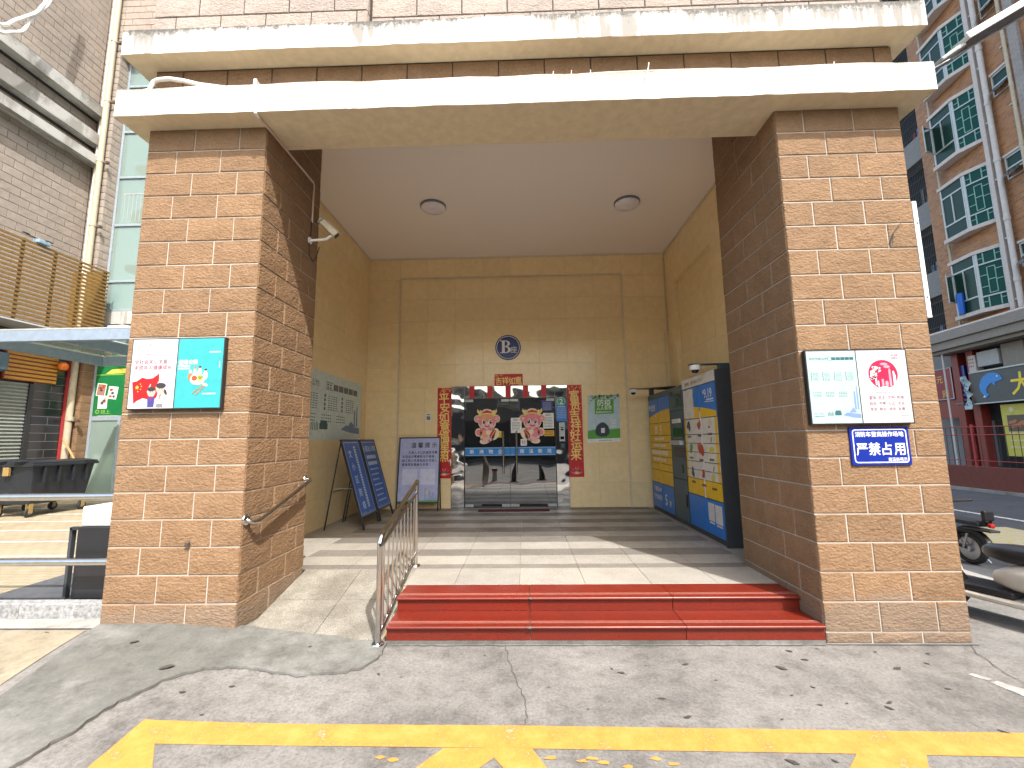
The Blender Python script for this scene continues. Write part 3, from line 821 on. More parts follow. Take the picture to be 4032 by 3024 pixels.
for y0, y1, d in rows:
    for a, b in zip(xj[:-1], xj[1:]):
        if y0 < 5.3 and b < -1.0: continue
        if y0 < 5.3: a = max(a, -1.30)
        if 5.3 < y0 < 5.4 and b < -1.0 and False: continue
        ftile(a, b, y0, y1, 'granite_dark' if d else 'granite_light')
    if y0 > 5.3: ftile(-3.62, -2.90, y0, y1, 'granite_light')
    ftile(2.70, 3.36, y0, y1, 'granite_light') if y0 > 5.4 else None
ftile(-1.30, -0.76, 4.762, 5.336, 'granite_light') if False else None
# ramp
y0r, z0r, y1r, z1r = 4.10, 0.028, 5.335, FZ
rp = struct(MB().add([(-2.64, y0r, z0r - .012), (-1.31, y0r, z0r - .012), (-1.31, y1r, z1r - .012), (-2.64, y1r, z1r - .012), (-2.64, y0r, -.05), (-1.31, y0r, -.05), (-1.31, y1r, -.05), (-2.64, y1r, -.05)],
              [(0, 1, 2, 3), (0, 4, 5, 1), (1, 5, 6, 2), (3, 7, 4, 0), (2, 6, 7, 3)]).build('ramp', 'grout'))
sl = math.atan2(z1r - z0r, y1r - y0r); Lr = math.hypot(z1r - z0r, y1r - y0r)
for i, (a, b) in enumerate(((-2.64, -1.96), (-1.96, -1.31))):
    for f0_, f1_ in ((0, 0.5), (0.5, 1.0)):
        fm = (f0_ + f1_) / 2
        piece('ramp_slab', slab_mesh(b - a - .006, Lr * 0.5 - .006, 0.012, 'granite_ramp', 'ramp_slab'), None, ((a + b) / 2, y0r + (y1r - y0r) * fm, z0r + (z1r - z0r) * fm), rp, 0, sl)
# red granite steps
st = thing('red_steps', 'two polished red granite steps up to the porch floor', 'steps', (0.65, 4.4, 0))
MB().box(-1.255, 2.598, 4.10, 4.76, -0.02, 0.125).box(-1.255, 2.598, 4.44, 4.765, 0.125, 0.253).build('step_core', 'mortar', st)
MB().box(-1.26, 2.598, 4.076, 4.11, -0.03, 0.029).build('footing', 'concrete_apron', st)
xsr = [-1.262, 0.03, 1.40, 2.60]
for lv, (yf, yb, zt, zr) in enumerate(((4.08, 4.41, 0.157, 0.030), (4.41, 4.76, 0.287, 0.159))):
    for a, b in zip(xsr[:-1], xsr[1:]):
        a2, b2 = a + 0.003, b - 0.003
        MB().box(a2, b2, yf, yf + 0.02, zr, zt - 0.032).build('riser', 'granite_red', st, bev=0.0015)
        pts = []
        r = 0.016
        prof = [(yb - 0.0015, zt - 0.03), (yb - 0.0015, zt), (yf - 0.012, zt)] + [(yf - 0.012 - r * math.sin(t), zt - 0.015 + 0.015 * math.cos(t)) for t in [math.pi * k / 8 for k in range(1, 8)]] + [(yf - 0.012, zt - 0.03)]
        vs = [(x, y, z) for x in (a2, b2) for y, z in prof]; n = len(prof)
        MB().add(vs, [tuple(range(n)), tuple(range(2 * n - 1, n - 1, -1))] + [(i, n + i, n + (i + 1) % n, (i + 1) % n) for i in range(n)]).build('tread', 'granite_red', st, smooth='fix')
        for q in (0.045, 0.075):
            MB().box(a2, b2, yf + q, yf + q + 0.018, zt - 0.002, zt + 0.0012).build('grip_strip', 'granite_red_strip', st)
# little chips on the nosings
for x, y, z in ((0.02, 4.068, 0.146), (0.045, 4.398, 0.276)):
    MB().lathe([(0.0, -.008), (0.03, -.004), (0.034, .004), (0.0, .010)], (x, y, z), 7).build('chip', 'concrete_apron', st)

# ------------------------------------------------------------------ porch walls with their tiles
def tiled(parent, O, U, V, Wv, u0, u1, v0, v1, w, tu=0.65, tv=0.55, vo=None, mat='wall_tile'):
    nu = max(1, round((u1 - u0) / tu)); du = (u1 - u0) / nu
    v = v0; nv = max(1, round((v1 - v0) / tv)); dv = (v1 - v0) / nv
    M = Matrix((U, V, Wv)).transposed().to_4x4()
    for i in range(nu):
        for j in range(nv):
            me = slab_mesh(du - 0.003, dv - 0.003, 0.01, mat, 'wall_tile')
            o = bpy.data.objects.new('wall_tile', me); COL.objects.link(o); o.parent = parent
            p = Vector(O) + Vector(U) * (u0 + (i + .5) * du) + Vector(V) * (v0 + (j + .5) * dv) + Vector(Wv) * (w + random.uniform(-.0006, .0006))
            o.matrix_local = Matrix.Translation(p) @ M
wb = struct(MB().box(-3.68, -1.655, B + 0.012, B + 0.12, 0.0, CZ).box(1.005, 3.48, B + 0.012, B + 0.12, 0, CZ).box(-1.655, 1.005, B + 0.012, B + 0.12, 3.026, CZ)
            .box(-3.68, -2.885, B - 0.03, B + 0.012, 0.0, CZ).box(2.352, 3.48, B - 0.03, B + 0.012, 0, CZ).box(-2.885, 2.352, B - 0.03, B + 0.012, 5.64, CZ).build('wall_back', 'grout'))
X, Z, mY = (1, 0, 0), (0, 0, 1), (0, -1, 0)
O_ = (0, B, 0)
tiled(wb, O_, X, Z, mY, -3.66, -2.885, FZ, CZ, 0.04)
tiled(wb, O_, X, Z, mY, 2.352, 3.36, FZ, CZ, 0.04)
tiled(wb, O_, X, Z, mY, -2.885, 2.352, 5.64, CZ, 0.04)
tiled(wb, O_, X, Z, mY, -2.885, -1.655, FZ, 3.026, 0.0)
tiled(wb, O_, X, Z, mY, 1.005, 2.352, FZ, 3.026, 0.0)
tiled(wb, O_, X, Z, mY, -2.885, 2.352, 3.026, 5.64, 0.0)
for x in (-2.885, 2.352):
    MB().box(x - 0.016, x + 0.016, B - 0.062, B - 0.04, FZ, 5.64).build('corner_trim', 'cream_plastic', wb)
MB().box(-2.869, 2.336, B - 0.06, B - 0.04, 5.626, 5.654).build('corner_trim', 'cream_plastic', wb)
MB().box(-3.62, 3.36, B - 0.07, B - 0.041, CZ - 0.035, CZ - 0.001).build('ceiling_trim', 'cream_plastic', wb)
wl = struct(MB().box(-3.70, -3.632, 5.26, B + 0.1, 0, CZ - 0.002).build('wall_left', 'grout'))
tiled(wl, (-3.62, 0, 0), (0, 1, 0), Z, (1, 0, 0), 5.285, 9.81, FZ, CZ - 0.002, 0.0)
MB().box(-3.618, -3.60, 5.285, 9.78, CZ - 0.03, CZ - 0.002).build('ceiling_trim', 'cream_plastic', wl)
wr = struct(MB().box(3.55, 3.60, 5.44, B + 0.1, 0, CZ - 0.002).box(3.471, 3.549, 7.402, 9.298, 0, 5.233).box(3.372, 3.55, 5.44, 7.40, 0, CZ - 0.002).box(3.372, 3.55, 9.30, B + 0.1, 0, CZ - 0.002).box(3.372, 3.55, 7.40, 9.30, 5.235, CZ - 0.002).build('wall_right', 'grout'))
mX = (-1, 0, 0); mYu = (0, -1, 0)
tiled(wr, (3.36, 0, 0), mYu, Z, mX, -7.40, -5.44, FZ, CZ - 0.002, 0.0)
tiled(wr, (3.36, 0, 0), mYu, Z, mX, -9.81, -9.30, FZ, CZ - 0.002, 0.0)
tiled(wr, (3.36, 0, 0), mYu, Z, mX, -9.30, -7.40, 5.235, CZ - 0.002, 0.0)
tiled(wr, (3.46, 0, 0), mYu, Z, mX, -9.30, -7.40, FZ, 5.235, 0.0)
MB().box(3.36, 3.458, 7.404, 7.412, FZ, 5.232).box(3.36, 3.458, 7.412, 9.298, 5.224, 5.232).box(3.36, 3.458, 9.288, 9.296, FZ, 5.222).build('niche_lining', 'wall_tile', wr)
MB().box(3.335, 3.358, 5.45, 9.78, CZ - 0.05, CZ - 0.003).build('ceiling_trim', 'cream_plastic', wr)

# ceiling lamps
for x, y, lab in ((-1.615, 7.49, 'round white ceiling lamp over the side with the notice boards'), (1.975, 7.54, 'round white ceiling lamp over the side with the parcel locker')):
    t = thing('ceiling_lamp', lab, 'ceiling lamp', (x, y, CZ), 'round ceiling lamps in the porch')
    MB().lathe([(0.235, 0), (0.235, -0.035), (0.225, -0.042)], (x, y, CZ - 0.001), 40).build('base_ring', 'grey_print', t, smooth=True)
    MB().lathe([(0.222, -0.04), (0.222, -0.055), (0.20, -0.075), (0.14, -0.092), (0.07, -0.10), (0, -0.102)], (x, y, CZ), 40).build('diffuser', 'lamp_opal', t, smooth=True)
# speck on the beam soffit
# ================================================================== DOOR
door = thing('entrance_door', 'double glass entrance door in a mirror steel portal below the round blue plate', 'door', (-0.32, B, FZ))
mpz = MB()
MB().box(-1.648, -1.352, B - 0.04, B + 0.06, FZ + 0.001, 3.02).build('portal_jamb', 'mirror_steel', door, bev=0.004)
MB().box(0.722, 1.0, B - 0.04, B + 0.06, FZ + 0.001, 3.02).build('portal_jamb', 'mirror_steel', door, bev=0.004)
MB().box(-1.351, 0.721, B - 0.04, B + 0.06, 2.742, 3.019).build('portal_head', 'mirror_steel', door, bev=0.004)
for i, px in enumerate((406, 588, 770, 945, 1127)):
    cx = -1.35 + (px - 330) * 0.002286; w = 0.062
    MB((cx, B - 0.042, 0), (1, 0, 0), (0, 0, 1), (0, -1, 0)).prism([(-w, 2.745 + 0.01 * (i == 4)), (w - 0.012 * (i == 4), 2.745), (w, 3.02), (-w, 3.02)], 0, 0.0015).build('red_paper_strip', 'red_paper', door)
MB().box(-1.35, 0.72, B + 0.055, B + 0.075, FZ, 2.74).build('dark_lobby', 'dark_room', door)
for k, (a, b) in enumerate(((-1.342, -0.320), (-0.312, 0.714))):
    dl = MB().box(a, b, B + 0.030, B + 0.042, FZ + 0.02, 2.725).build('door_leaf', 'door_glass', door)
    fr = MB((0, B + 0.028, 0), (1, 0, 0), (0, 0, 1), (0, -1, 0))
    fr.box(a, b, 1.435, 1.630, 0, 0.0012)
    fr.build('blue_band', 'band_blue', dl)
    fr = MB((0, B + 0.0265, 0), (1, 0, 0), (0, 0, 1), (0, -1, 0))
    fr.box(a, b, 1.448, 1.453, 0, 0.0006).box(a, b, 1.610, 1.615, 0, 0.0006)
    if k == 0:
        for q, ch in enumerate('新洲物业'): fr.text(ch, -1.185 + q * 0.215, 1.492, 0.105, 0.0006, None, 0.02, 'c')
    else:
        for q, ch in enumerate('南溪新苑'): fr.text(ch, -0.045 + q * 0.205, 1.492, 0.105, 0.0006, None, 0.02, 'c')
    fr.build('band_lettering', 'white_print', dl)
    hx = -0.468 if k == 0 else -0.170
    MB().tube([(hx, B - 0.03, 1.03), (hx, B - 0.03, 1.985)], 0.021, 14).tube([(hx, B - 0.03, 1.15), (hx, B + 0.029, 1.15)], 0.009).tube([(hx, B - 0.03, 1.86), (hx, B + 0.029, 1.86)], 0.009).build('pull_handle', 'stainless', dl, smooth=True)
    for zz in (FZ + 0.022, 2.665):
        for s_ in (0, 1):
            x0 = a + 0.003 if s_ == 0 else b - 0.19
            if k == 1 and s_ == 0 and zz > 2: x0 = a + 0.003
            MB().box(x0, x0 + 0.187, B + 0.016, B + 0.030, zz, zz + 0.058).build('patch_fitting', 'alu', dl, bev=0.002)
MB().box(-0.318, -0.314, B + 0.03, B + 0.05, FZ + 0.02, 2.73).build('meeting_gap', 'frame_black', door)
MB().box(-1.35, -1.343, B + 0.0, B + 0.05, FZ, 2.741).box(0.7145, 0.7215, B, B + 0.05, FZ, 2.741).box(-1.343, 0.7145, B, B + 0.05, 2.727, 2.741).build('dark_frame', 'frame_black', door)
FW = dict(U=(1, 0, 0), V=(0, 0, 1), Wv=(0, -1, 0))          # drawing on the back wall: x, z, outwards
def wallf(y): return MB((0, y, 0), **FW)
def sheet_thing(name, label, cat, x0, x1, z0, z1, y, mat, group=None, th=0.0015, cz=None):
    t = thing(name, label, cat, ((x0 + x1) / 2, y, (z0 + z1) / 2), group)
    wallf(y).box(x0, x1, z0, z1, 0, th).build('sheet', mat, t)
    return t
# papers stuck on the glass
yg = B + 0.027
t = sheet_thing('paper_notice', 'white paper notice on the glass between the door handles and the pink ox sticker', 'notice', -0.292, -0.045, 1.945, 2.29, yg, 'paper_white')
f = wallf(yg - 0.002); f.text('温馨提示', -0.168, 2.225, 0.038, 0, None, 0.02, 'c')
for q in range(6): f.dashes(-0.265, -0.075, 2.175 - q * 0.034, 0.015, 0, None, 7, .3, q)
f.build('lettering', 'grey_print', t)
t = sheet_thing('paper_notice', 'white paper notice below the dark blue notice on the door', 'notice', 0.445, 0.69, 2.035, 2.39, yg, 'paper_white')
f = wallf(yg - 0.002); f.text('温馨提示', 0.567, 2.325, 0.038, 0, None, 0.02, 'c')
for q in range(7): f.dashes(0.47, 0.665, 2.275 - q * 0.034, 0.015, 0, None, 7, .3, q + 9)
f.build('lettering', 'grey_print', t)
t = sheet_thing('blue_notice', 'dark blue printed notice at the top of the door glass', 'notice', 0.42, 0.665, 2.44, 2.685, yg, 'sign_navy')
f = wallf(yg - 0.002)
for q in range(7): f.dashes(0.445, 0.64, 2.615 - q * 0.026, 0.01, 0, None, 8, .3, q + 3)
f.build('lettering', 'board_lilac', t)
t = sheet_thing('yellow_sticker', 'small yellow sticker tucked behind the ox sticker by the handle', 'sticker', -0.64, -0.505, 1.845, 1.995, yg, 'locker_yellow')
wallf(yg - 0.002).text('门', -0.55, 1.88, 0.08, 0, None, 0.02, 'c').build('lettering', 'ox_maroon', t)
t = sheet_thing('yellow_sticker', 'yellow warning sticker below the white notice on the door', 'sticker', 0.46, 0.69, 1.865, 1.995, yg, 'locker_yellow')
f = wallf(yg - 0.002)
for q in range(3): f.dashes(0.475, 0.675, 1.96 - q * 0.036, 0.018, 0, None, 6, .3, q + 5)
f.build('lettering', 'ox_maroon', t)
t = sheet_thing('pull_sign', 'small white square pull sign beside the door handle', 'sign', -0.075, 0.065, 1.655, 1.805, yg, 'paper_white')
wallf(yg - 0.002).text('拉', -0.005, 1.69, 0.105, 0, None, 0.025, 'c').build('lettering', 'crimson_print', t)
# ox stickers
def ox(cx, cz, flip, label, head, hat):
    t = thing('ox_sticker', label, 'sticker', (cx, yg - 0.0025, cz), 'pink ox stickers on the glass doors')
    s = -1 if flip else 1
    f = wallf(yg - 0.0025)
    X_ = lambda u: cx + s * u
    def e(u, v, a, b, w, m, rot=0.0, n=22): f.ell(X_(u), cz + v, a, b, w, w + 0.0006, m, n, rot * s)
    # 0 cream 1 pink 2 head tone 3 maroon 4 pale 5 white 6 black 7 red 8 gold
    for (u, v, a, b, r) in ((0.0, 0.12, .205, .205, 0), (-.21, .19, .09, .085, .5), (.21, .19, .09, .085, -.5), (0, .345, .125, .07, 0), (-.12, .29, .05, .1, .4), (.13, .29, .05, .1, -.4), (0, -.15, .18, .185, 0), (-.19, -.12, .085, .095, 0), (.17, -.16, .10, .14, -.4), (-.05, -.31, .12, .07, .2)):
        e(u, v, a, b, 0, 0, r)
    e(-.21, .19, .072, .066, .0012, 1, .5); e(.21, .19, .072, .066, .0012, 1, -.5)
    e(-.215, .185, .04, .036, .0022, 4, .5); e(.215, .185, .04, .036, .0022, 4, -.5)
    for q in (-1, 1):
        f.prism([(X_(q * .085), cz + .25), (X_(q * .18), cz + .27), (X_(q * .235), cz + .36), (X_(q * .215), cz + .42), (X_(q * .185), cz + .365), (X_(q * .12), cz + .335)][::(1 if q * s > 0 else -1)], .0016, .0024, 8)
    e(0, .12, .185, .185, .0026, 1); e(0, .20, .165, .105, .0034, 2)
    e(0, .03, .14, .09, .0036, 4)
    e(0, .325, .105, .05, .0036, hat); e(0, .365, .03, .022, .0046, hat); e(0, .305, .115, .018, .0046, 8)
    for q in (-.075, .075):
        e(q, .12, .040, .056, .0048, 5); e(q + .006, .115, .031, .047, .0058, 6); e(q + .014, .132, .011, .014, .0068, 5)
    e(-.04, .05, .012, .009, .0048, 3); e(.04, .05, .012, .009, .0048, 3)
    f.ell(X_(0), cz + .03, .06, .03, .0046, .0052, 3, 12, 0, math.pi, 2 * math.pi)
    e(0, -.15, .145, .145, .0016, 4); e(-.06, -.13, .10, .11, .0026, 2); e(-.185, -.125, .065, .07, .0026, 1)
    e(-.05, -.305, .09, .045, .0026, 4, .2); e(.02, -.12, .05, .06, .0036, 0)
    f.prism([(X_(u), cz + v) for u, v in ((.07, -.26), (.13, -.22), (.21, -.10), (.17, -.055), (.10, -.11), (.055, -.19))][::s], .0046, .0054, 3)
    f.prism([(X_(u), cz + v) for u, v in ((.085, -.235), (.125, -.20), (.185, -.10), (.165, -.08), (.11, -.125), (.075, -.185))][::s], .0056, .0062, 7)
    for q in range(4): e(.095 + q * .025, -.205 + q * .036, .012, .012, .0066, 8)
    e(-.10, -.06, .05, .035, .0036, 1, .6); e(.06, -.04, .045, .035, .0056, 1, -.6)
    f.build('printed_sheet', ['ox_cream', 'ox_pink', head, 'ox_maroon', 'ox_pale', 'white_print', 'black_print', 'red_paper', 'gold_print'], t)
ox(-0.835, 2.085, False, 'pink ox sticker with a red cap and orange forehead on the door', 'ox_orange', 7)
ox(0.20, 2.085, True, 'all pink ox sticker with a red flower bow beside the white notices', 'ox_pink', 7)
# right-hand portal post: number sticker and entry phone
yp = B - 0.042
t = sheet_thing('blue_notice', 'light blue notice with a green number two on the steel door post', 'notice', 0.742, 0.985, 2.19, 2.56, yp, 'board_blue2')
f = wallf(yp - 0.0022); f.dashes(0.78, 0.95, 2.51, 0.02, 0, None, 4, .2)
for q in range(6): f.dashes(0.765, 0.965, 2.465 - q * 0.04, 0.012, 0, None, 7, .3, q)
f.build('lettering', 'pale_square', t)
f = wallf(yp - 0.0022); f.ell(0.862, 2.645, 0.105, 0.105, 0, 0.002, None, 36); f.build('number_badge', 'green_badge', t)
f = wallf(yp - 0.0046); f.ring(0.862, 2.645, 0.083, 0.09, 0, 0.0006).text('2', 0.862, 2.583, 0.17, 0, None, 0.02, 'c'); f.build('number', 'white_print', t)
t = thing('door_phone', 'slim steel door entry panel on the portal post', 'entry panel', (0.865, yp, 1.9))
wallf(yp).box(0.80, 0.925, 1.74, 2.165, 0, 0.02).build('panel', 'alu', t, bev=0.004)
f = wallf(yp - 0.021); f.box(0.83, 0.895, 2.04, 2.06, 0, .003).box(0.83, 0.895, 1.99, 2.02, 0, .003).box(0.82, 0.905, 1.79, 1.85, 0, .004); f.build('keys', 'lens_black', t)
t = thing('card_reader', 'small black card reader under the entry panel on the steel post', 'card reader', (0.865, yp, 1.64))
wallf(yp).box(0.815, 0.92, 1.575, 1.70, 0, 0.025).build('housing', 'frame_black', t, bev=0.006)
wallf(yp - 0.0255).box(0.83, 0.905, 1.60, 1.68, 0, 0.002).build('face', 'kiosk_grey', t)

# ================================================================== BLUE ROUND PLATE
bp = thing('round_plate', 'round dark blue building letter plate above the door', 'sign', (-0.334, B, 3.923))
f = wallf(B - 0.002); f.ell(-0.334, 3.923, 0.298, 0.298, 0, 0.016, None, 56); f.build('plate', 'sign_navy', bp, bev=0.003)
f = wallf(B - 0.0192); f.ring(-0.334, 3.923, 0.258, 0.270, 0, 0.001, None, 60)
bx, bz, S = -0.515, 3.79, 0.30      # serif capital B
f.box(bx + .04, bx + .105, bz, bz + S, 0, .001).box(bx, bx + .14, bz, bz + .02, 0, .0011).box(bx, bx + .14, bz + S - .02, bz + S, 0, .0011)
def bowl(cx, cz, rx, rz, tx, tz):
    vs, fs = [], []; n = 16
    for i in range(n + 1):
        a = -math.pi / 2 + math.pi * i / n
        vs += [(cx + rx * math.cos(a), cz + rz * math.sin(a), .0012), (cx + (rx - tx) * math.cos(a), cz + (rz - tz) * math.sin(a), .0012)]
    f.add(vs, [(2 * i, 2 * i + 2, 2 * i + 3, 2 * i + 1) for i in range(n)])
bowl(bx + .12, bz + .080, .125, .080, .062, .02); bowl(bx + .12, bz + .225, .105, .075, .056, .02)
f.box(bx + .10, bx + .125, bz + .0, bz + .0195, 0, .0012).box(bx + .10, bx + .125, bz + .141, bz + .161, 0, .0012).box(bx + .10, bx + .125, bz + S - .0195, bz + S, 0, .0012)
f.text('座', -0.20, 3.805, 0.165, 0.0012, None, 0.005, 'c')
f.build('lettering', 'white_print', bp)

# ================================================================== RED COUPLETS
def couplet(label, x0, x1, z0, z1, chars, fl):
    t = thing('red_couplet', label, 'couplet', ((x0 + x1) / 2, B, (z0 + z1) / 2), 'red spring couplets round the door')
    y = B - 0.002
    wallf(y).box(x0, x1, z0, z1, 0, 0.002).build('paper', 'red_paper', t)
    f = wallf(y - 0.0028); cx = (x0 + x1) / 2 + 0.005
    n = len(chars); st_ = (z1 - z0 - 0.50) / n
    for i, ch in enumerate(chars):
        sz = 0.255
        g = wallf(y - 0.0028); g.text(ch, cx + (0.012 if i % 2 else -0.008), z1 - 0.115 - i * st_ - sz * 0.86, sz, 0, None, 0.035, 'c', 0.98, 0.05); g.build('character', 'gold_print', t)
    f = wallf(y - 0.0028); rn = random.Random(len(label))
    for i in range(9):
        a = math.pi * (0.15 + 0.7 * i / 8)
        f.ell(cx + 0.085 * math.cos(a), z0 + 0.06 + 0.10 * math.sin(a) * (0.7 + .5 * (i % 2)), 0.016, 0.055, 0, .0006, None, 8, a - math.pi / 2)
    f.build('lotus_print', 'pink_print', t)
    f = wallf(y - 0.0034)
    for i in range(26):
        f.ell(x0 + rn.uniform(.02, x1 - x0 - .02), z1 - abs(rn.gauss(0, .06)) - .015, rn.uniform(.006, .02), rn.uniform(.004, .01), 0, .0004, None, 7, rn.uniform(0, 3))
    for i in range(40):
        f.ell(rn.choice((x0 + rn.uniform(.01, .04), x1 - rn.uniform(.01, .04))), rn.uniform(z0 + .1, z1), .005, .005, 0, .0004, None, 5)
    for i in range(5):
        a = math.pi * (0.25 + 0.5 * i / 4); f.ell(cx + 0.05 * math.cos(a), z0 + 0.05 + 0.05 * math.sin(a), 0.007, 0.035, 0, .0006, None, 8, a - math.pi / 2)
    f.build('gold_fleck', 'gold_print', t, kind='stuff')
couplet('long red couplet in gold between the lilac board and the door', -1.973, -1.655, 0.948, 3.00, '平安如意福星照', 0)
couplet('long red couplet in gold between the door and the green poster', 1.006, 1.335, 0.948, 3.018, '富贵吉祥好运来', 1)
t = thing('red_banner', 'short red paper banner with four gold characters above the door', 'banner', (-0.33, B, 3.16))
wallf(B - 0.002).box(-0.657, -0.005, 3.03, 3.30, 0, 0.002).build('paper', 'red_paper', t)
f = wallf(B - 0.0048)
for i, ch in enumerate('吉祥如意'): wallf(B - 0.0048).text(ch, -0.555 + i * 0.152, 3.065 + (i % 2) * .01, 0.19, 0, None, 0.035, 'c', 0.85, 0.06).build('character', 'gold_print', t)
rn = random.Random(3)
for i in range(22): f.ell(-0.64 + abs(rn.gauss(0, .08)), 3.285 - abs(rn.gauss(0, .03)), rn.uniform(.005, .014), .005, 0, .0004, None, 6)
for i in range(12): f.ell(-0.03 - abs(rn.gauss(0, .05)), 3.04 + abs(rn.gauss(0, .02)), rn.uniform(.005, .012), .005, 0, .0004, None, 6)
f.build('lettering', 'gold_print', t)
# small plate on the wall left of the couplet, code left out
t = thing('wall_plate', 'small white square plate on the tiles beside the red couplet', 'plate', (-2.18, B, 2.33))
wallf(B - 0.002).box(-2.24, -2.118, 2.245, 2.42, 0, 0.006).build('plate', 'paper_white', t, bev=0.001)
wallf(B - 0.0088).box(-2.222, -2.136, 2.265, 2.35, 0, 0.001).box(-2.222, -2.136, 2.375, 2.40, 0, 0.001).build('print', 'grey_print', t)
# ================================================================== GREEN MASK POSTER
ps = thing('mask_poster', 'sky and grass poster with a dark face mask beside the parcel locker', 'poster', (1.81, B, 2.24))
O_p = (1.44, B - 0.002, 1.70); Up = Vector((0.73, 0, 0.018)).normalized()
fp = dict(O=O_p, U=(Up.x, 0, Up.z), V=(0.028, 0, 1.0), Wv=(0, -1, 0))
MB(**fp).box(0, 0.73, 0, 1.07, 0, 0.0015).build('sheet', 'poster_sky', ps)
fp['O'] = (1.44, B - 0.0038, 1.70)
f = MB(**fp); f.sheet([(0, .085), (.73, .085), (.73, .30), (.5, .285), (.25, .30), (0, .27)], 0, 0); f.box(.16, .59, .64, .97, 0, .0004, 0)
rn = random.Random(8)
f.build('grass_print', 'green_print', ps)
f = MB(**fp)
for i in range(46):
    x = rn.uniform(0, .73); k = rn.uniform(0.015, 0.045); y = 1.07 - abs(rn.gauss(0, .05)) - (0.13 * abs(rn.gauss(0, .6)) if x < .14 else 0)
    f.ell(min(.69, max(.03, x)), min(1.05, max(.85, y)), k, k * .45, .0002 * i / 46, .0004, None, 8, rn.uniform(0, 3))
f.build('leaf_print', 'leaf_print', ps)
f = MB(**fp); f.box(0, .73, 0, .085, 0, .0004); f.text('防疫', .375, .83, .17, .001, None, .02, 'c', .95).text('人人有责', .375, .735, .093, .001, None, .015, 'c', .95)
f.dashes(.19, .56, .668, .026, .001, None, 12, .25)
for i in range(6):
    f.box(.50 + .035 * (i % 2), .525 + .035 * (i % 2), .50 - i * .035, .525 - i * .035, 0, .0005); f.box(.565, .645, .505 - i * .035, .52 - i * .035, 0, .0005)
f.build('lettering', 'white_print', ps)
f = MB(**fp)
f.prism([(.17, .22), (.20, .16), (.30, .125), (.42, .13), (.485, .19), (.49, .27), (.46, .36), (.40, .425), (.33, .455), (.27, .43), (.20, .37), (.175, .30)], .0006, .0012)
f.dashes(.25, .55, .035, .012, .0008, None, 10, .3)
f.build('mask_print', 'mask_dark', ps)
MB(**fp).box(.30, .385, .21, .32, .0014, .0018).build('mask_label', 'paper_white', ps)

# ================================================================== NOTICE BOARDS
# white-lilac board leaning by the back wall
nb = thing('notice_board', 'lilac notice board in a black frame leaning by the door couplet', 'notice board', (-2.33, 9.5, FZ))
lean = Vector((0, 0.14, 1.0)).normalized()
O_b = Vector((-2.795, 9.50, FZ)); 
fb = dict(U=(1, 0, 0), V=tuple(lean), Wv=tuple(Vector((1, 0, 0)).cross(lean)))
def fbm(w): return MB(O_b + Vector(fb['Wv']) * w, **fb)
fbm(0).box(0.028, 0.902, 0.195, 1.575, 0.0, 0.018).build('panel', 'board_lilac', nb)
for a, b in ((0, 0.028), (0.902, 0.93)): fbm(0).box(a, b, 0.0, 1.60, -0.004, 0.026).build('frame_post', 'frame_black', nb, bev=0.003)
for a, b in ((0.165, 0.195), (1.575, 1.602)): fbm(0).box(0.028, 0.902, a, b, -0.004, 0.026).build('frame_rail', 'frame_black', nb, bev=0.003)
f = fbm(0.0188); 
for i, ch in enumerate('温馨提示'): f.text(ch, .33 + i * .155, 1.375, .125, 0, None, .028, 'c', .95)
for i, ln in enumerate(('凡进入卡口的居民均需', '主动出示粤康码与行程码，', '经工作人员查验后方可进入。', '感谢您的理解与支持！')):
    for q, ch in enumerate(ln): f.text(ch, .115 + (q + (2 if i == 0 else 0)) * .0655, 1.235 - i * .088, .064, 0, None, .04, 'c', .9)
f.box(.37, .405, .355, .365, 0, .0005).box(.37, .378, .33, .365, 0, .0006)
f.build('lettering', 'black_print', nb)
f = fbm(0.0188)
for c_ in (.27, .67):
    f.box(c_ - .165, c_ + .165, .56, .895, 0, .0006)
f.build('blank_square', 'pale_square', nb)
f = fbm(0.0188); rn = random.Random(2)
for i in range(14):
    x = .62 + i * .02; f.box(x, x + .008, .21, .25 + rn.random() * .25, 0, .0005)
f.build('skyline_print', 'poster_blue', nb)
f = fbm(0.0188); f.sheet([(.03, .197), (.9, .197), (.9, .235), (.6, .225), (.3, .235), (.03, .215)], .0006); f.build('lawn_print', 'green_print', nb)
f = fbm(0.0188); f.ell(.665, .395, .038, .045, 0, .0005, None, 16); f.build('emblem_print', 'fruit_cream', nb)
for s_ in (0.0, 0.93):
    MB().tube([(-2.795 + s_ + (.014 if s_ == 0 else -.014), 9.66, 1.35), (-2.795 + s_ + (.014 if s_ == 0 else -.014), 9.80, FZ)], 0.012, 8).build('rear_leg', 'frame_black', nb)
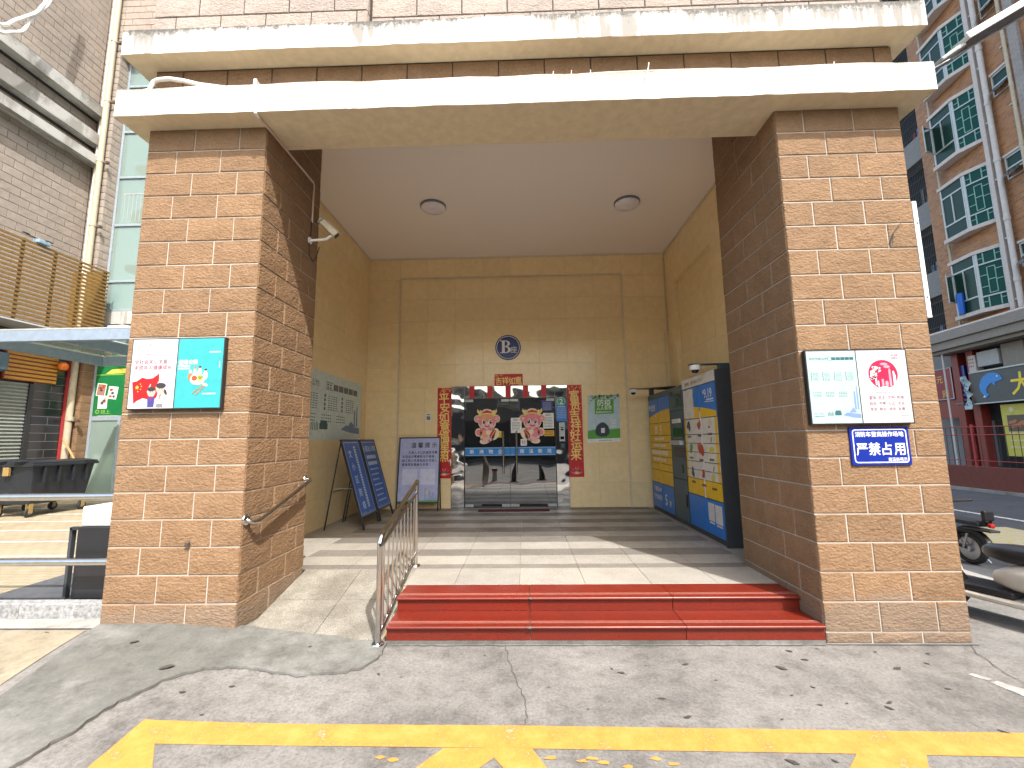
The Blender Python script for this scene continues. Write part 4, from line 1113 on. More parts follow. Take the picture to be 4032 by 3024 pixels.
# two blue A-boards standing in a row along the side wall
def aboard(label, y0, body):
    t = thing('standing_sign', label, 'standing sign', (-3.0, y0 + .38, FZ), 'blue standing signs by the side wall')
    foot, top = Vector((-2.77, y0, FZ)), Vector((-3.235, y0, FZ + 1.545))
    V_ = (top - foot).normalized(); U_ = Vector((0, 1, 0)); Wn = U_.cross(V_)
    def F(w): return MB(foot + Wn * w, U_, V_, Wn)
    wd = 0.80; H_ = (top - foot).length
    F(0).box(.03, wd - .03, .22, H_ - .03, -.004, .014).build('panel', 'board_blue', t)
    for a, b in ((0, .03), (wd - .03, wd)): F(0).box(a, b, 0, H_, -.012, .022).build('frame_post', 'frame_black', t, bev=.003)
    for a, b in ((.19, .22), (H_ - .03, H_)): F(0).box(.03, wd - .03, a, b, -.012, .022).build('frame_rail', 'frame_black', t, bev=.003)
    for yy in (y0 + .02, y0 + wd - .02):
        MB().tube([(top.x + .01, yy, top.z - .05), (-3.46, yy, FZ)], .013, 8).build('rear_leg', 'frame_black', t)
    MB().tube([(-3.33, y0 + .02, .93), (-3.33, y0 + wd - .02, .93)], .008, 6).build('rear_bar', 'frame_black', t)
    MB().tube([(-3.31, y0 + .02, .99), (-2.99, y0 + .02, .985)], .006, 6).build('stay_bar', 'alu', t)
    f = F(.0148); f.box(.055, .063, .25, H_ - .055, 0, .0005).box(wd - .063, wd - .055, .25, H_ - .055, 0, .0005).box(.055, wd - .055, H_ - .063, H_ - .055, 0, .0005)
    body(f, wd, H_)
    f.build('lettering', 'mint_sheet', t)
    f = F(.0148); f.sheet([(.04, .222), (wd - .04, .222), (wd - .04, .27), (.6, .255), (.5, .28), (.38, .25), (.25, .285), (.12, .26), (.04, .30)], .0004); f.build('wave_print', 'poster_blue', t)
    return t
def b1(f, wd, H_):
    for i, ch in enumerate('文小区防疫'): f.text(ch, .24 + .012 * i, H_ - .33 - i * .235, .15, .0005, None, .02, 'c')
    for i in range(24): f.dashes(.455, .545, H_ - .17 - i * .048, .036, .0005, None, 2, .2, i)
def b2(f, wd, H_):
    f.text('小区出入须知', wd / 2, H_ - .24, .125, .0005, None, .03, 'c', .9)
    for i in range(2): f.dashes(.14, .66, H_ - .40 - i * .13, .07, .0005, None, 8, .25, i)
    for i in range(7): f.dashes(.16, .64 - .05 * (i % 3), H_ - .63 - i * .105, .026, .0005, None, 12, .35, i + 4)
aboard('blue standing sign with large vertical writing, the one nearest the ramp', 7.56, b1)
aboard('blue standing sign with several lines of writing, behind the one nearest the ramp', 8.43, b2)
# ------------------------------------------------------------------ posters
def citizen_poster(F, w, h, t, title=True):
    """F(wofs) -> MB in the sheet's frame"""
    f = F(.0005)
    k = w / .46
    if title: f.text('深圳市民公约', .02 * k, h - .085 * k, .030 * k, 0, None, .01, 'l')
    for c_ in range(4):
        for i in range(7): f.dashes((.045 + c_ * .108) * k, (.10 + c_ * .108) * k, h - (.215 + i * .012) * k, .004 * k, 0, None, 4, .3, c_ * 7 + i)
        for i in range(5): f.box((.026 + c_ * .108) * k, (.034 + c_ * .108) * k, h - (.215 + i * .017) * k, h - (.204 + i * .017) * k, 0, .0003)
    for c_ in range(3):
        for i in range(4): f.dashes((.03 + c_ * .12) * k, (.11 + c_ * .12) * k, h - (.40 + i * .014) * k, .005 * k, 0, None, 5, .3, c_ + i)
    f.text('同在一方热土', .02 * k, .085 * k, .016 * k, 0, None, .005, 'l').text('共建美好家园', .02 * k, .06 * k, .016 * k, 0, None, .005, 'l')
    f.build('lettering', 'teal_print', t)
    f = F(.0007)
    for i in range(5): f.box((.235 + i * .042) * k, (.273 + i * .042) * k, h - .088 * k, h - .060 * k, 0, .0003)
    f.box(.20 * k, .203 * k, h - .09 * k, h - .055 * k, 0, .0003).box(.23 * k, .233 * k, h - .09 * k, h - .055 * k, 0, .0003).box(.203 * k, .23 * k, h - .058 * k, h - .055 * k, 0, .0003).box(.203 * k, .23 * k, h - .09 * k, h - .087 * k, 0, .0003)
    f.build('heading_boxes', 'teal_print', t)
    f = F(.0006)
    f.prism([(.43 * k, .13 * k), (.445 * k, .13 * k), (.443 * k, .34 * k), (.438 * k, .36 * k), (.432 * k, .34 * k)], 0, .0003).box(.405 * k, .422 * k, .13 * k, .30 * k, 0, .0003)
    f.prism([(.29 * k, .075 * k), (.33 * k, .10 * k), (.452 * k, .085 * k), (.452 * k, .045 * k), (.38 * k, .052 * k)], 0, .0003)
    f.prism([(.35 * k, .10 * k), (.39 * k, .15 * k), (.42 * k, .10 * k)], 0, .0004)
    f.build('skyline_print', 'poster_blue', t)
    f = F(.0008)
    f.box(.215 * k, .275 * k, .075 * k, .105 * k, 0, .0003).box(.22 * k, .27 * k, .105 * k, .12 * k, 0, .0003)
    for i in range(5): f.box((.15 + i * .012) * k, (.155 + i * .012) * k, .07 * k, (.10 + .008 * (i % 2)) * k, 0, .0003)
    f.build('bus_print', 'teal_print', t)
# left wall poster, seen along the wall
lp = thing('wall_poster', 'large pale civic poster on the side wall above the blue standing signs', 'poster', (-3.62, 8.2, 2.45))
def FL(w): return MB((-3.616 + w, 6.70, 1.835), (0, 1, 0), (0, 0.014, 1), (1, 0, 0))
FL(-.002).box(0, 2.78, 0, 1.22, 0, .002).build('sheet', 'mint_sheet', lp)
f = FL(.0006); f.text('深圳市民公约', -.02, .95, .135, 0, None, .012, 'l')
for c_ in range(3):
    for i in range(7): f.dashes(.36 + c_ * .80, .78 + c_ * .80, .80 - i * .042, .014, 0, None, 4, .3, c_ * 9 + i)
    for i in range(4): f.box(1.0 + c_ * .75 - .75, 1.06 + c_ * .75 - .75, .78 - i * .08, .835 - i * .08, 0, .0003)
    for i in range(3): f.dashes(.30 + c_ * .62, .72 + c_ * .62, .44 - i * .055, .016, 0, None, 5, .3, c_ + i)
f.build('lettering', 'teal_print', lp)
f = FL(.0008); 
for i in range(5): f.box(1.36 + i * .24, 1.57 + i * .24, .93, 1.05, 0, .0004)
f.box(1.06, 1.075, .92, 1.07, 0, .0003).box(1.075, 1.33, 1.055, 1.07, 0, .0003).box(1.075, 1.33, .92, .935, 0, .0003); f.dashes(1.10, 1.31, 1.0, .035, 0, None, 2, .3).dashes(1.10, 1.31, .945, .035, 0, None, 2, .3); f.build('heading_boxes', 'grey_print', lp)
f = FL(.0006)
f.prism([(2.52, .28), (2.60, .28), (2.585, .68), (2.56, .73), (2.535, .68)], 0, .0004).box(2.40, 2.47, .28, .62, 0, .0004)
f.prism([(1.75, .20), (2.0, .29), (2.72, .25), (2.72, .12), (2.3, .14)], 0, .0004).prism([(2.1, .27), (2.25, .38), (2.5, .27)], 0, .0005)
f.build('skyline_print', 'poster_blue', lp)
f = FL(.001); f.box(.86, 1.18, .19, .30, 0, .0004).box(.89, 1.15, .30, .35, 0, .0004)
for i in range(5): f.box(.55 + i * .06, .575 + i * .06, .17, .30 + .02 * (i % 2), 0, .0004)
f.build('bus_print', 'teal_print', lp)
# framed posters on the two pillars
def light_frame(label, x0, x1, z0, z1, xm, y, group):
    t = thing('poster_frame', label, 'poster frame', ((x0 + x1) / 2, 4.08, (z0 + z1) / 2), group)
    fr = MB((0, y, 0), **FW); w = .011
    fr.box(x0, x1, z0, z1, -.03, 0.018).build('case', 'frame_black', t, bev=.003)
    return t
lf = light_frame('framed pair of posters, one with a red flag and one turquoise', -3.808, -2.886, 2.128, 2.825, -3.347, 4.045, 'framed posters on the pillars')
yq = 4.045 - 0.0185
def FP(x, z, y=yq): return lambda w: MB((x, y - w, z), **FW)
F1 = FP(-3.797, 2.139)
F1(0).box(0, .445, 0, .675, 0, .001).build('poster', 'poster_white', lf)
F2 = FP(-3.342, 2.139)
F2(0).box(0, .445, 0, .675, 0, .001).build('poster', 'cyan_panel', lf)
f = F1(.0015)
f.text('全社会关心关爱', .03, .435, .048, 0, 0, .016, 'l', .98).text('未成年人健康成长', .03, .378, .048, 0, 1, .016, 'l', .98)
f.text('“讲文明 树新风” 公益广告', .065, .612, .021, 0, 2, .014, 'l'); f.dashes(.065, .42, .585, .002, 0, 2, 1, 0)
f.text('社会主义核心价值观', .065, .548, .018, 0, 2, .012, 'l').text('富强 民主 文明 和谐 自由 平等 公正 法治 爱国 敬业 诚信 友善', .065, .522, .0145, 0, 2, .012, 'l', .82)
f.dashes(.065, .42, .505, .002, 0, 2, 2, .1); f.dashes(.045, .19, .025, .009, 0, 2, 12, .3)
f.build('lettering', ['magenta_print', 'crimson_print', 'grey_print'], lf)
f = F1(.0016); f.prism([(.025, .255), (.07, .265), (.12, .30), (.17, .285), (.22, .29), (.27, .325), (.283, .345), (.288, .29), (.285, .22), (.28, .10), (.20, .085), (.14, .10), (.09, .075), (.055, .045)], 0, .0004); f.build('flag_print', 'flag_red', lf)
f = F1(.0022)
def star(cx, cy, r, rot=0): f.prism([(cx + (r if i % 2 == 0 else r * .4) * math.cos(rot + math.pi / 2 + i * math.pi / 5), cy + (r if i % 2 == 0 else r * .4) * math.sin(rot + math.pi / 2 + i * math.pi / 5)) for i in range(10)], 0, .0003)
star(.078, .203, .022)
for a, b in ((.108, .236), (.12, .214), (.113, .185), (.09, .163)): star(a, b, .008, .4)
f.build('flag_stars', 'star_yellow', lf)
f = F1(.0026)   # two saluting children: 0 skin 1 hair 2 white 3 navy 4 red 5 pink
f.prism([(.195, .012), (.255, .012), (.262, .10), (.245, .115), (.205, .115), (.19, .09)], 0, .0004, 3); f.prism([(.272, .012), (.355, .012), (.352, .11), (.335, .13), (.29, .13), (.275, .10)], 0, .0004, 2); f.prism([(.28, .01), (.345, .01), (.345, .045), (.28, .045)], .0005, .0008, 6)
f.ell(.225, .155, .040, .045, .0005, .0009, 0); f.ell(.315, .185, .046, .05, .0005, .0009, 0)
f.ell(.222, .185, .040, .022, .001, .0013, 1); f.ell(.313, .218, .048, .028, .001, .0013, 1); f.ell(.362, .155, .012, .03, .001, .0013, 1, 12, .4)
f.prism([(.196, .12), (.180, .16), (.205, .235), (.215, .235), (.200, .165), (.21, .13)], .001, .0012, 0); f.prism([(.272, .17), (.262, .20), (.285, .262), (.295, .258), (.28, .205), (.288, .175)], .001, .0012, 0)
f.prism([(.215, .115), (.232, .115), (.225, .06)], .001, .0013, 4); f.prism([(.305, .13), (.322, .13), (.31, .065)], .001, .0013, 4)
for c_ in ((.205, .143), (.245, .143), (.293, .168), (.337, .168)): f.ell(c_[0], c_[1], .009, .007, .0014, .0016, 5, 10)
for c_ in ((.213, .158), (.238, .158), (.302, .188), (.328, .188)): f.ell(c_[0], c_[1], .004, .005, .0014, .0016, 1, 8)
f.build('children_print', ['skin_print', 'black_print', 'white_print', 'navy_print', 'flag_red', 'pink_pale', 'grey_print'], lf)
f = F2(.0015)
f.text('使用公筷', .012, .425, .05, 0, None, .03, 'l', .95); f.dashes(.012, .13, .398, .013, 0, None, 9, .2); f.dashes(.012, .13, .375, .013, 0, None, 9, .2, 4)
f.dashes(.31, .42, .535, .012, 0, None, 9, .25); f.dashes(.27, .40, .128, .012, 0, None, 10, .25); f.box(.415, .42, .385, .45, 0, .0003)
f.build('lettering', 'white_print', lf)
f = F2(.0018)   # bowl, people, chopsticks: 0 cream 1 red 2 green 3 yellow 4 skin 5 black 6 white 7 orange 8 pale teal
for x, y, hm, bm_ in ((.135, .335, 0, 7), (.18, .365, 7, 4), (.228, .372, 5, 6), (.285, .345, 5, 6)):
    f.ell(x, y - .035, .022, .04, 0, .0004, bm_, 14); f.ell(x, y + .012, .013, .017, .0005, .0008, 4, 12); f.ell(x, y + .022, .014, .010, .0009, .0011, hm, 12)
f.ell(.21, .275, .072, .055, .0012, .0016, 6, 26); f.ell(.21, .285, .064, .04, .0018, .0021, 0, 26)
f.ell(.18, .285, .028, .025, .0023, .0026, 1, 14); f.ell(.24, .295, .03, .018, .0023, .0026, 2, 14); f.ell(.235, .272, .026, .014, .0023, .0026, 3, 14)
for a, b in (((.165, .14), (.275, .225)), ((.20, .125), (.285, .215))):
    f.prism([a, (a[0] + .008, a[1] - .006), (b[0] + .006, b[1] - .004), b][::-1], .0012, .0016, 7)
f.ell(.29, .22, .03, .014, .0014, .0018, 0, 14, -.3)
f.build('bowl_print', ['fruit_cream', 'fruit_red', 'fruit_green', 'fruit_yellow', 'skin_print', 'black_print', 'white_print', 'orange_print', 'cyan_panel'], lf)
rf = light_frame('framed pair of posters, one pale mint and one with a red round picture', 2.631, 3.556, 1.896, 2.588, 3.09, 4.045, 'framed posters on the pillars')
F3 = FP(2.642, 1.907); F4 = FP(3.097, 1.907)
F3(0).box(0, .446, 0, .67, 0, .001).build('poster', 'poster_mint', rf)
F4(0).box(0, .446, 0, .67, 0, .001).build('poster', 'poster_white', rf)
citizen_poster(lambda w: F3(.001 + w), .446, .67, rf)
f = F4(.0015); f.ell(.225, .445, .132, .134, 0, .0004, None, 44); f.build('round_print', 'crimson_print', rf)
f = F4(.0021); rn = random.Random(4)
for i in range(26): f.ell(.115 + rn.uniform(0, .085), .40 + rn.uniform(0, .12), rn.uniform(.008, .018), rn.uniform(.005, .01), .0001 * (i % 5), .0006, None, 8, rn.uniform(0, 3))
f.box(.15, .162, .345, .40, 0, .0004).box(.17, .18, .33, .385, 0, .0004).prism([(.312, .34), (.335, .36), (.335, .43), (.322, .475), (.312, .47)], 0, .0004).ell(.225, .318, .05, .012, 0, .0004, None, 18)
f.build('blossom_print', 'white_print', rf)
f = F4(.0023)
f.box(.275, .295, .33, .48, 0, .0004).prism([(.275, .48), (.295, .48), (.285, .505)], 0, .0004).box(.205, .225, .33, .40, .0, .0004).ell(.25, .355, .016, .03, 0, .0004, None, 12).ell(.265, .515, .03, .014, 0, .0004, None, 10).ell(.24, .54, .035, .012, 0, .0004, None, 10)
f.build('tower_print', 'pink_pale', rf)
f = F4(.0019)
for r_, ws in enumerate((('富强', '民主', '文明', '和谐'), ('自由', '平等', '公正', '法治'), ('爱国', '敬业', '诚信', '友善'))):
    for c_, w_ in enumerate(ws): f.text(w_, .105 + c_ * .083, .218 - r_ * .053, .032, 0, 0, .008, 'c')
    f.dashes(.07, .39, .208 - r_ * .053, .0015, 0, 0, 1, 0) if r_ < 2 else None
f.dashes(.08, .27, .272, .006, 0, 1, 16, .3); f.text('讲文明', .345, .612, .022, 0, 0, .004, 'c').text('树新风', .345, .585, .022, 0, 0, .004, 'c'); f.dashes(.33, .42, .06, .006, 0, 1, 12, .3); f.ring(.315, .063, .006, .008, 0, .0003, 1, 12)
f.build('lettering', ['magenta_print', 'grey_print'], rf)
bs = thing('blue_sign', 'royal blue notice plate with white characters below the framed posters', 'sign', (3.25, 4.06, 1.70))
MB((0, 4.066, 0), **FW).box(2.986, 3.515, 1.525, 1.870, -.02, .004).build('plate', 'sign_blue', bs, bev=.002)
f = MB((0, 4.0612, 0), **FW)
x0, x1, z0, z1, r, th = 3.008, 3.493, 1.545, 1.850, .03, .009
def rrect(r_, ins):
    pts = []
    for cx, cy, a in ((x1 - r, z1 - r, 0), (x0 + r, z1 - r, 90), (x0 + r, z0 + r, 180), (x1 - r, z0 + r, 270)):
        for k in range(6): t_ = R(a + 18 * k); pts.append((cx + (r - ins) * math.cos(t_), cy + (r - ins) * math.sin(t_)))
    return pts
pa, pb = rrect(r, 0), rrect(r, th); n = len(pa)
f.add([(x, y, 0) for x, y in pa + pb], [(i, (i + 1) % n, n + (i + 1) % n, n + i) for i in range(n)])
f.text('消防车登高操作场地', 3.25, 1.785, .0505, 0, None, .03, 'c', .96).text('南溪新苑示', 3.475, 1.562, .036, 0, None, .02, 'r', .95)
f.build('lettering', 'white_print', bs)
for i, ch in enumerate('严禁占用'): MB((0, 4.0612, 0), **FW).text(ch, 3.25 + (i - 1.5) * .112, 1.625, .122, 0, None, .028, 'c', .90).build('character', 'white_print', bs)
# ================================================================== PARCEL LOCKER
lk = thing('parcel_locker', 'blue and yellow parcel locker with a touch screen standing along the side wall', 'parcel locker', (3.05, 7.9, FZ))
def FK(w): return MB((2.78 - w, 9.62, 0), (0, -1, 0), (0, 0, 1), (-1, 0, 0))
# u runs from the far end (0) to the near end (3.37)
MB().box(2.782, 3.35, 6.20, 9.64, FZ + .005, 2.70).box(2.745, 3.352, 6.178, 6.2005, FZ + .004, 2.762).box(2.80, 3.352, 6.21, 7.52, 2.70, 2.775).box(2.80, 3.352, 7.525, 9.64, 2.70, 2.72).build('cabinet', 'locker_body', lk, bev=.004)
MB().box(2.80, 3.34, 6.25, 9.6, FZ, FZ + .07).build('plinth', 'frame_black', lk)
FK(0).box(.02, 1.41, 2.605, 2.70, 0, .02).build('top_panel', 'kiosk_grey', lk, bev=.003)
hd = FK(0).box(2.095, 3.37, 2.612, 2.765, 0, .02).build('header_panel', 'locker_white', lk, bev=.003)
f = FK(.021); f.text('40006 33333', 2.58, 2.655, .075, 0, None, .004, 'l', .95).text('递易', 2.30, 2.66, .06, 0, None, .02, 'l').build('lettering', 'kiosk_grey', hd)
f = FK(.021); f.ell(2.265, 2.68, .028, .03, 0, .001, None, 16).ell(2.53, 2.68, .03, .034, 0, .001, None, 16); f.build('emblem', 'dot_gold', hd)
cols = {'a': (.03, .665), 'b': (.69, 1.385), 'c': (2.105, 2.77), 'd': (2.80, 3.365)}
rA = [(2.60, 2.095), (2.085, 1.845), (1.835, 1.705), (1.695, 1.567), (1.557, 1.42), (1.41, 1.285), (1.275, 1.145), (1.135, .885), (.87, .372)]
def curve(c0, c1, u0, u1, top):
    return None
def swoosh(u, side):
    if side == 0: t_ = u / 1.39; return 2.215 + 0.125 * math.sin(t_ * 1.75)
    t_ = (u - 2.1) / 1.27; return 2.30 - 0.13 * t_ * t_
for key, (u0, u1) in cols.items():
    side = 0 if key in 'ab' else 1
    for i, (zt, zb) in enumerate(rA):
        mat = 'locker_yellow' if 0 < i < 8 else 'locker_blue'
        if side and 1 <= i <= 6: mat = 'locker_white'
        d = FK(0).box(u0, u1, zb, zt, 0, .016).build('locker_door', mat, lk, bev=.002)
        if i == 0:
            n = 8; us = [u0 + .002 + (u1 - u0 - .004) * k / n for k in range(n + 1)]
            f = FK(.0166); f.prism([(us[0], zb + .003), (us[-1], zb + .003)] + [(q, swoosh(q, side)) for q in reversed(us)], 0, .0008); f.build('yellow_print', 'locker_yellow', d)
        if side and 1 <= i <= 6:
            f = FK(.0166); a, b = (u0 + .002, u0 + .07) if key == 'c' else (u1 - .085, u1 - .002); f.box(a, b, zb + .002, zt - .002, 0, .0008); f.build('yellow_print', 'locker_yellow', d)
        if i == 7 or 1 <= i <= 6:
            pass
# narrow post between the columns, bent sheet catching the light
for u, mats_ in ((.6775, 0), (2.785, 1)):
    for z0, z1, mt in ((.372, .87, 'locker_blue'), (.875, 2.2 if mats_ else 2.3, 'locker_yellow' if mats_ == 0 else 'locker_white'), (2.205 if mats_ else 2.305, 2.6, 'locker_blue')):
        FK(0).box(u - .011, u + .011, z0, z1, 0, .022).build('divider_strip', mt, lk, bev=.004)
f = FK(.0185)
f.text('邮', .50, 1.88, .19, 0, None, .02, 'c', .9).text('乐', .80, 1.88, .19, 0, None, .02, 'c', .9)
f.dashes(.40, .98, 1.745, .05, 0, None, 8, .25, 1); f.dashes(.30, 1.05, 1.61, .05, 0, None, 9, .25, 2); f.dashes(.16, 1.20, 1.455, .075, 0, None, 8, .25, 3); f.dashes(.22, 1.05, 1.33, .055, 0, None, 9, .25, 4)
f.text('下载邮APP', .14, .70, .115, 0, None, .012, 'l', .95).text('万千商品低至', .14, .55, .105, 0, None, .012, 'l', .85).text('5', .86, .49, .29, 0, None, .02, 'l', .9).text('折', 1.10, .50, .12, 0, None, .015, 'l')
f.text('中国邮政', .16, 2.40, .10, 0, None, .01, 'l', .9); f.prism([(.07, 2.40), (.14, 2.38), (.12, 2.42), (.15, 2.47), (.09, 2.49)], 0, .0006); f.dashes(.18, .50, 2.36, .02, 0, None, 8, .3); f.box(.47, .49, 2.22, 2.27, 0, .0006)
f.text('9.19', 2.98, 2.385, .195, 0, None, .012, 'l', .85).text('¥', 2.93, 2.45, .085, 0, None, .012, 'l'); f.dashes(3.06, 3.30, 2.345, .022, 0, None, 9, .2); f.sheet([(2.99, 2.325), (3.30, 2.315), (3.31, 2.325), (2.99, 2.335)], 0)
f.build('lettering', 'white_print', lk)
# blank torn sheet over the first door of the near bay
rn = random.Random(6); pts = [(2.125 + .42 * k / 10, 2.10 + rn.uniform(-.008, .03)) for k in range(11)] + [(2.545 + rn.uniform(-.02, .015), 2.1 + .49 * k / 8) for k in range(1, 8)] + [(2.545 - .42 * k / 8, 2.595 + rn.uniform(-.025, 0)) for k in range(9)]
FK(.0172).prism(pts, 0, .002).build('torn_sheet', 'locker_white', lk)
# food pictures: three columns by three rows, printed across the doors
cent = [(2.30, 1.965), (2.73, 1.98), (3.10, 2.0), (2.33, 1.62), (2.74, 1.60), (3.11, 1.62), (2.36, 1.235), (2.78, 1.22), (3.13, 1.20)]
cols_ = ['fruit_brown', 'fruit_red', 'fruit_cream', 'fruit_green', 'fruit_red', 'fruit_yellow', 'fruit_brown', 'fruit_red', 'fruit_yellow']
for i, ((u, z), m_) in enumerate(zip(cent, cols_)):
    f = FK(.0235 if abs(u - 2.75) < .05 else .0178); rn = random.Random(i)
    big = .10 if i != 4 else .14
    for k in range(7):
        a = rn.uniform(0, 6.28); q = rn.uniform(0, big * .55)
        f.ell(u + q * math.cos(a), z + q * math.sin(a), big * rn.uniform(.28, .5), big * rn.uniform(.3, .55), .0002 * k, .0002 * k + .0004, k % 3 if k < 6 else 0, 12, rn.uniform(0, 3))
    if i in (5, 8): f.ell(u + .02, z + .13, .015, .06, .002, .0024, 3, 8, -.4)
    alt = {'fruit_brown': 'mask_dark', 'fruit_red': 'orange_print', 'fruit_cream': 'fruit_brown', 'fruit_green': 'leaf_print', 'fruit_yellow': 'fruit_cream'}[m_]
    f.build('food_print', [m_, alt, m_, 'fruit_green'], lk)
f = FK(.0178)
for (u, z) in cent: f.dashes(u - .08, u + .08, z - .175, .034, .0052 if abs(u - 2.75) < .05 else 0, None, 4, .2, int(u * 9))
f.build('caption_print', 'fruit_brown', lk)
f = FK(.0174)
for u, z in cent[3:6:2]: 
    for a, b, c_, d_ in ((-.15, .15, .16, .166), (-.15, .15, -.22, -.214), (-.15, -.144, -.214, .16), (.144, .15, -.214, .16)): f.box(u + a, u + b, z + c_, z + d_, 0, .0004)
f.build('border_print', 'fruit_yellow', lk)
f = FK(.0168); f.box(2.86, 3.07, .565, .825, 0, .0008).box(3.10, 3.32, .555, .82, 0, .0008).box(2.88, 3.05, .525, .55, 0, .0006).box(3.12, 3.30, .515, .54, 0, .0006); f.build('blank_square', 'locker_white', lk)
# kiosk with two screens
FK(0).box(1.405, 2.09, 2.285, 2.70, 0, .02).build('screen_panel', 'kiosk_grey', lk, bev=.003)
FK(.0205).box(1.50, 2.03, 2.33, 2.63, 0, .004).build('upper_screen', 'screen_dark', lk)
FK(0).box(1.405, 2.09, 1.075, 2.275, 0, .018).build('kiosk_panel', 'kiosk_grey', lk, bev=.003)
FK(.018).box(1.53, 2.03, 1.76, 2.10, 0, .012).build('touch_screen', 'screen_dark', lk, bev=.003)
FK(.018).box(1.62, 1.98, 2.05, 2.125, .0125, .05).build('scanner_hood', 'locker_white', lk, bev=.008)
FK(.018).prism([(1.48, 1.665), (2.02, 1.665), (2.0, 1.745), (1.50, 1.745)], 0, .07).build('key_shelf', 'alu', lk, bev=.006)
FK(.018).box(1.52, 2.05, 1.44, 1.62, 0, .006).build('service_flap', 'locker_body', lk, bev=.002)
FK(.018).box(1.86, 1.93, 1.18, 1.33, 0, .012).build('lock_plate', 'lens_black', lk, bev=.003)
FK(0).box(1.405, 2.09, .372, 1.06, 0, .018).build('kiosk_door', 'kiosk_grey', lk, bev=.003)
FK(.018).box(1.98, 2.04, .62, .82, 0, .014).build('door_handle', 'frame_black', lk, bev=.004)
FK(0).box(2.088, 2.10, .37, 2.61, 0, .02).box(1.388, 1.402, .37, 2.61, 0, .02).build('side_channel', 'frame_black', lk)
# dome cameras on their steel arms
def dome(x, y, z, label, s=1.0):
    t = thing('dome_camera', label, 'security camera', (x, y, z), 'white dome cameras above the parcel locker')
    MB().lathe([(.062 * s, .075 * s), (.078 * s, .07 * s), (.078 * s, .01 * s), (.070 * s, 0)], (x, y, z), 28).build('housing', 'white_plastic', t, smooth=True)
    MB().lathe([(.056 * s, .001), (.052 * s, -.02 * s), (.036 * s, -.042 * s), (0, -.052 * s)], (x, y, z), 24).build('lens_dome', 'lens_black', t, smooth=True)
    MB().lathe([(.016 * s, -.046 * s), (.012 * s, -.056 * s), (0, -.058 * s)], (x, y, z), 12).build('lens_eye', 'alu', t)
    return t
t = dome(2.585, 6.46, 2.795, 'white dome camera on the arm at the near end of the parcel locker')
MB().box(2.50, 3.10, 6.40, 6.52, 2.872, 2.886).box(2.93, 3.06, 6.41, 6.50, 2.66, 2.871).build('arm', 'kiosk_grey', t, bev=.002)
MB().box(3.06, 3.30, 6.36, 6.54, 2.76, 2.86).build('arm_box', 'locker_body', t, bev=.004)
t = dome(2.37, 9.30, 2.765, 'white dome camera on the arm at the back wall end of the locker', .95)
MB().prism([(2.30, 9.23), (2.55, 9.23), (3.15, 8.9), (3.15, 9.5), (2.55, 9.38), (2.30, 9.38)], 2.838, 2.85).prism([(2.72, 9.26), (2.80, 9.26), (2.80, 9.36), (2.72, 9.36)], 2.70, 2.838).build('arm', 'locker_body', t)

# ================================================================== HANDRAILS
hr = thing('ramp_railing', 'stainless steel railing with balusters between the ramp and red steps', 'railing', (-1.335, 4.75, .1))
p1, p2 = Vector((-1.318, 4.03, 0.02)), Vector((-1.345, 5.456, FZ))
t1, t2 = 0.935, 1.29
def arc(a, b, c, n=6):
    a, b, c = Vector(a), Vector(b), Vector(c)
    return [tuple((1 - k / n) ** 2 * a + 2 * (1 - k / n) * (k / n) * b + (k / n) ** 2 * c for _ in (0,)) if False else tuple((1 - k / n) ** 2 * a + 2 * (1 - k / n) * (k / n) * b + (k / n) ** 2 * c) for k in range(n + 1)]
d_ = (Vector((p2.x, p2.y, t2)) - Vector((p1.x, p1.y, t1))).normalized()
c1 = Vector((p1.x, p1.y, t1))
MB().tube([p1, (p1.x, p1.y, t1 - .075)] , .0255, 16).build('post', 'stainless', hr, smooth=True)
MB().tube(arc(c1 - Vector((0, 0, .085)), c1, c1 + d_ * .10, 8), .027, 16).build('elbow', 'stainless_bright', hr, smooth=True)
MB().tube([c1 + d_ * .095, Vector((p2.x, p2.y, t2)) + d_ * .02], .0255, 16).build('top_rail', 'stainless', hr, smooth=True)
MB().tube([p2, (p2.x, p2.y, t2 - .005)], .0245, 16).build('post', 'stainless', hr, smooth=True)
for p in (p1, p2):
    MB().lathe([(.058, -.01), (.058, .004), (.050, .014), (.026, .018)], p, 24).build('floor_flange', 'stainless_bright', hr, smooth=True)
def along(z1_, z2_, y): k = (y - p1.y) / (p2.y - p1.y); return Vector((p1.x + (p2.x - p1.x) * k, y, z1_ + (z2_ - z1_) * k))
MB().tube([along(.835, 1.165, p1.y), along(.835, 1.165, p2.y)], .0165, 12).build('middle_rail', 'stainless', hr, smooth=True)
MB().tube([along(.085, .445, p1.y), along(.085, .445, p2.y)], .0165, 12).build('bottom_rail', 'stainless', hr, smooth=True)
for i in range(9):
    y = 4.155 + i * .1465
    MB().tube([along(.085, .445, y), along(.835, 1.165, y)], .0095, 8).build('baluster', 'stainless', hr, smooth=True)
MB().ring(0, 0, .105, .118, -.006, .006, None, 32).build('ring_ornament', 'stainless', hr, smooth=True).matrix_local = Matrix.Translation(Vector((-1.334, 4.86, .63)) - hr.location) @ Matrix.Rotation(R(90), 4, 'Y')
MB().box(-1.40, -1.25, 3.975, 4.10, -0.02, .022).build('mortar_pad', 'concrete_apron', hr, bev=.008)
wh = thing('pillar_handrail', 'short stainless handrail fixed to the side of the ramp pillar', 'handrail', (-2.57, 4.6, 1.1))
Wx = -2.642
a0, a1 = Vector((Wx + .075, 4.25, 1.055)), Vector((Wx + .075, 5.16, 1.335))
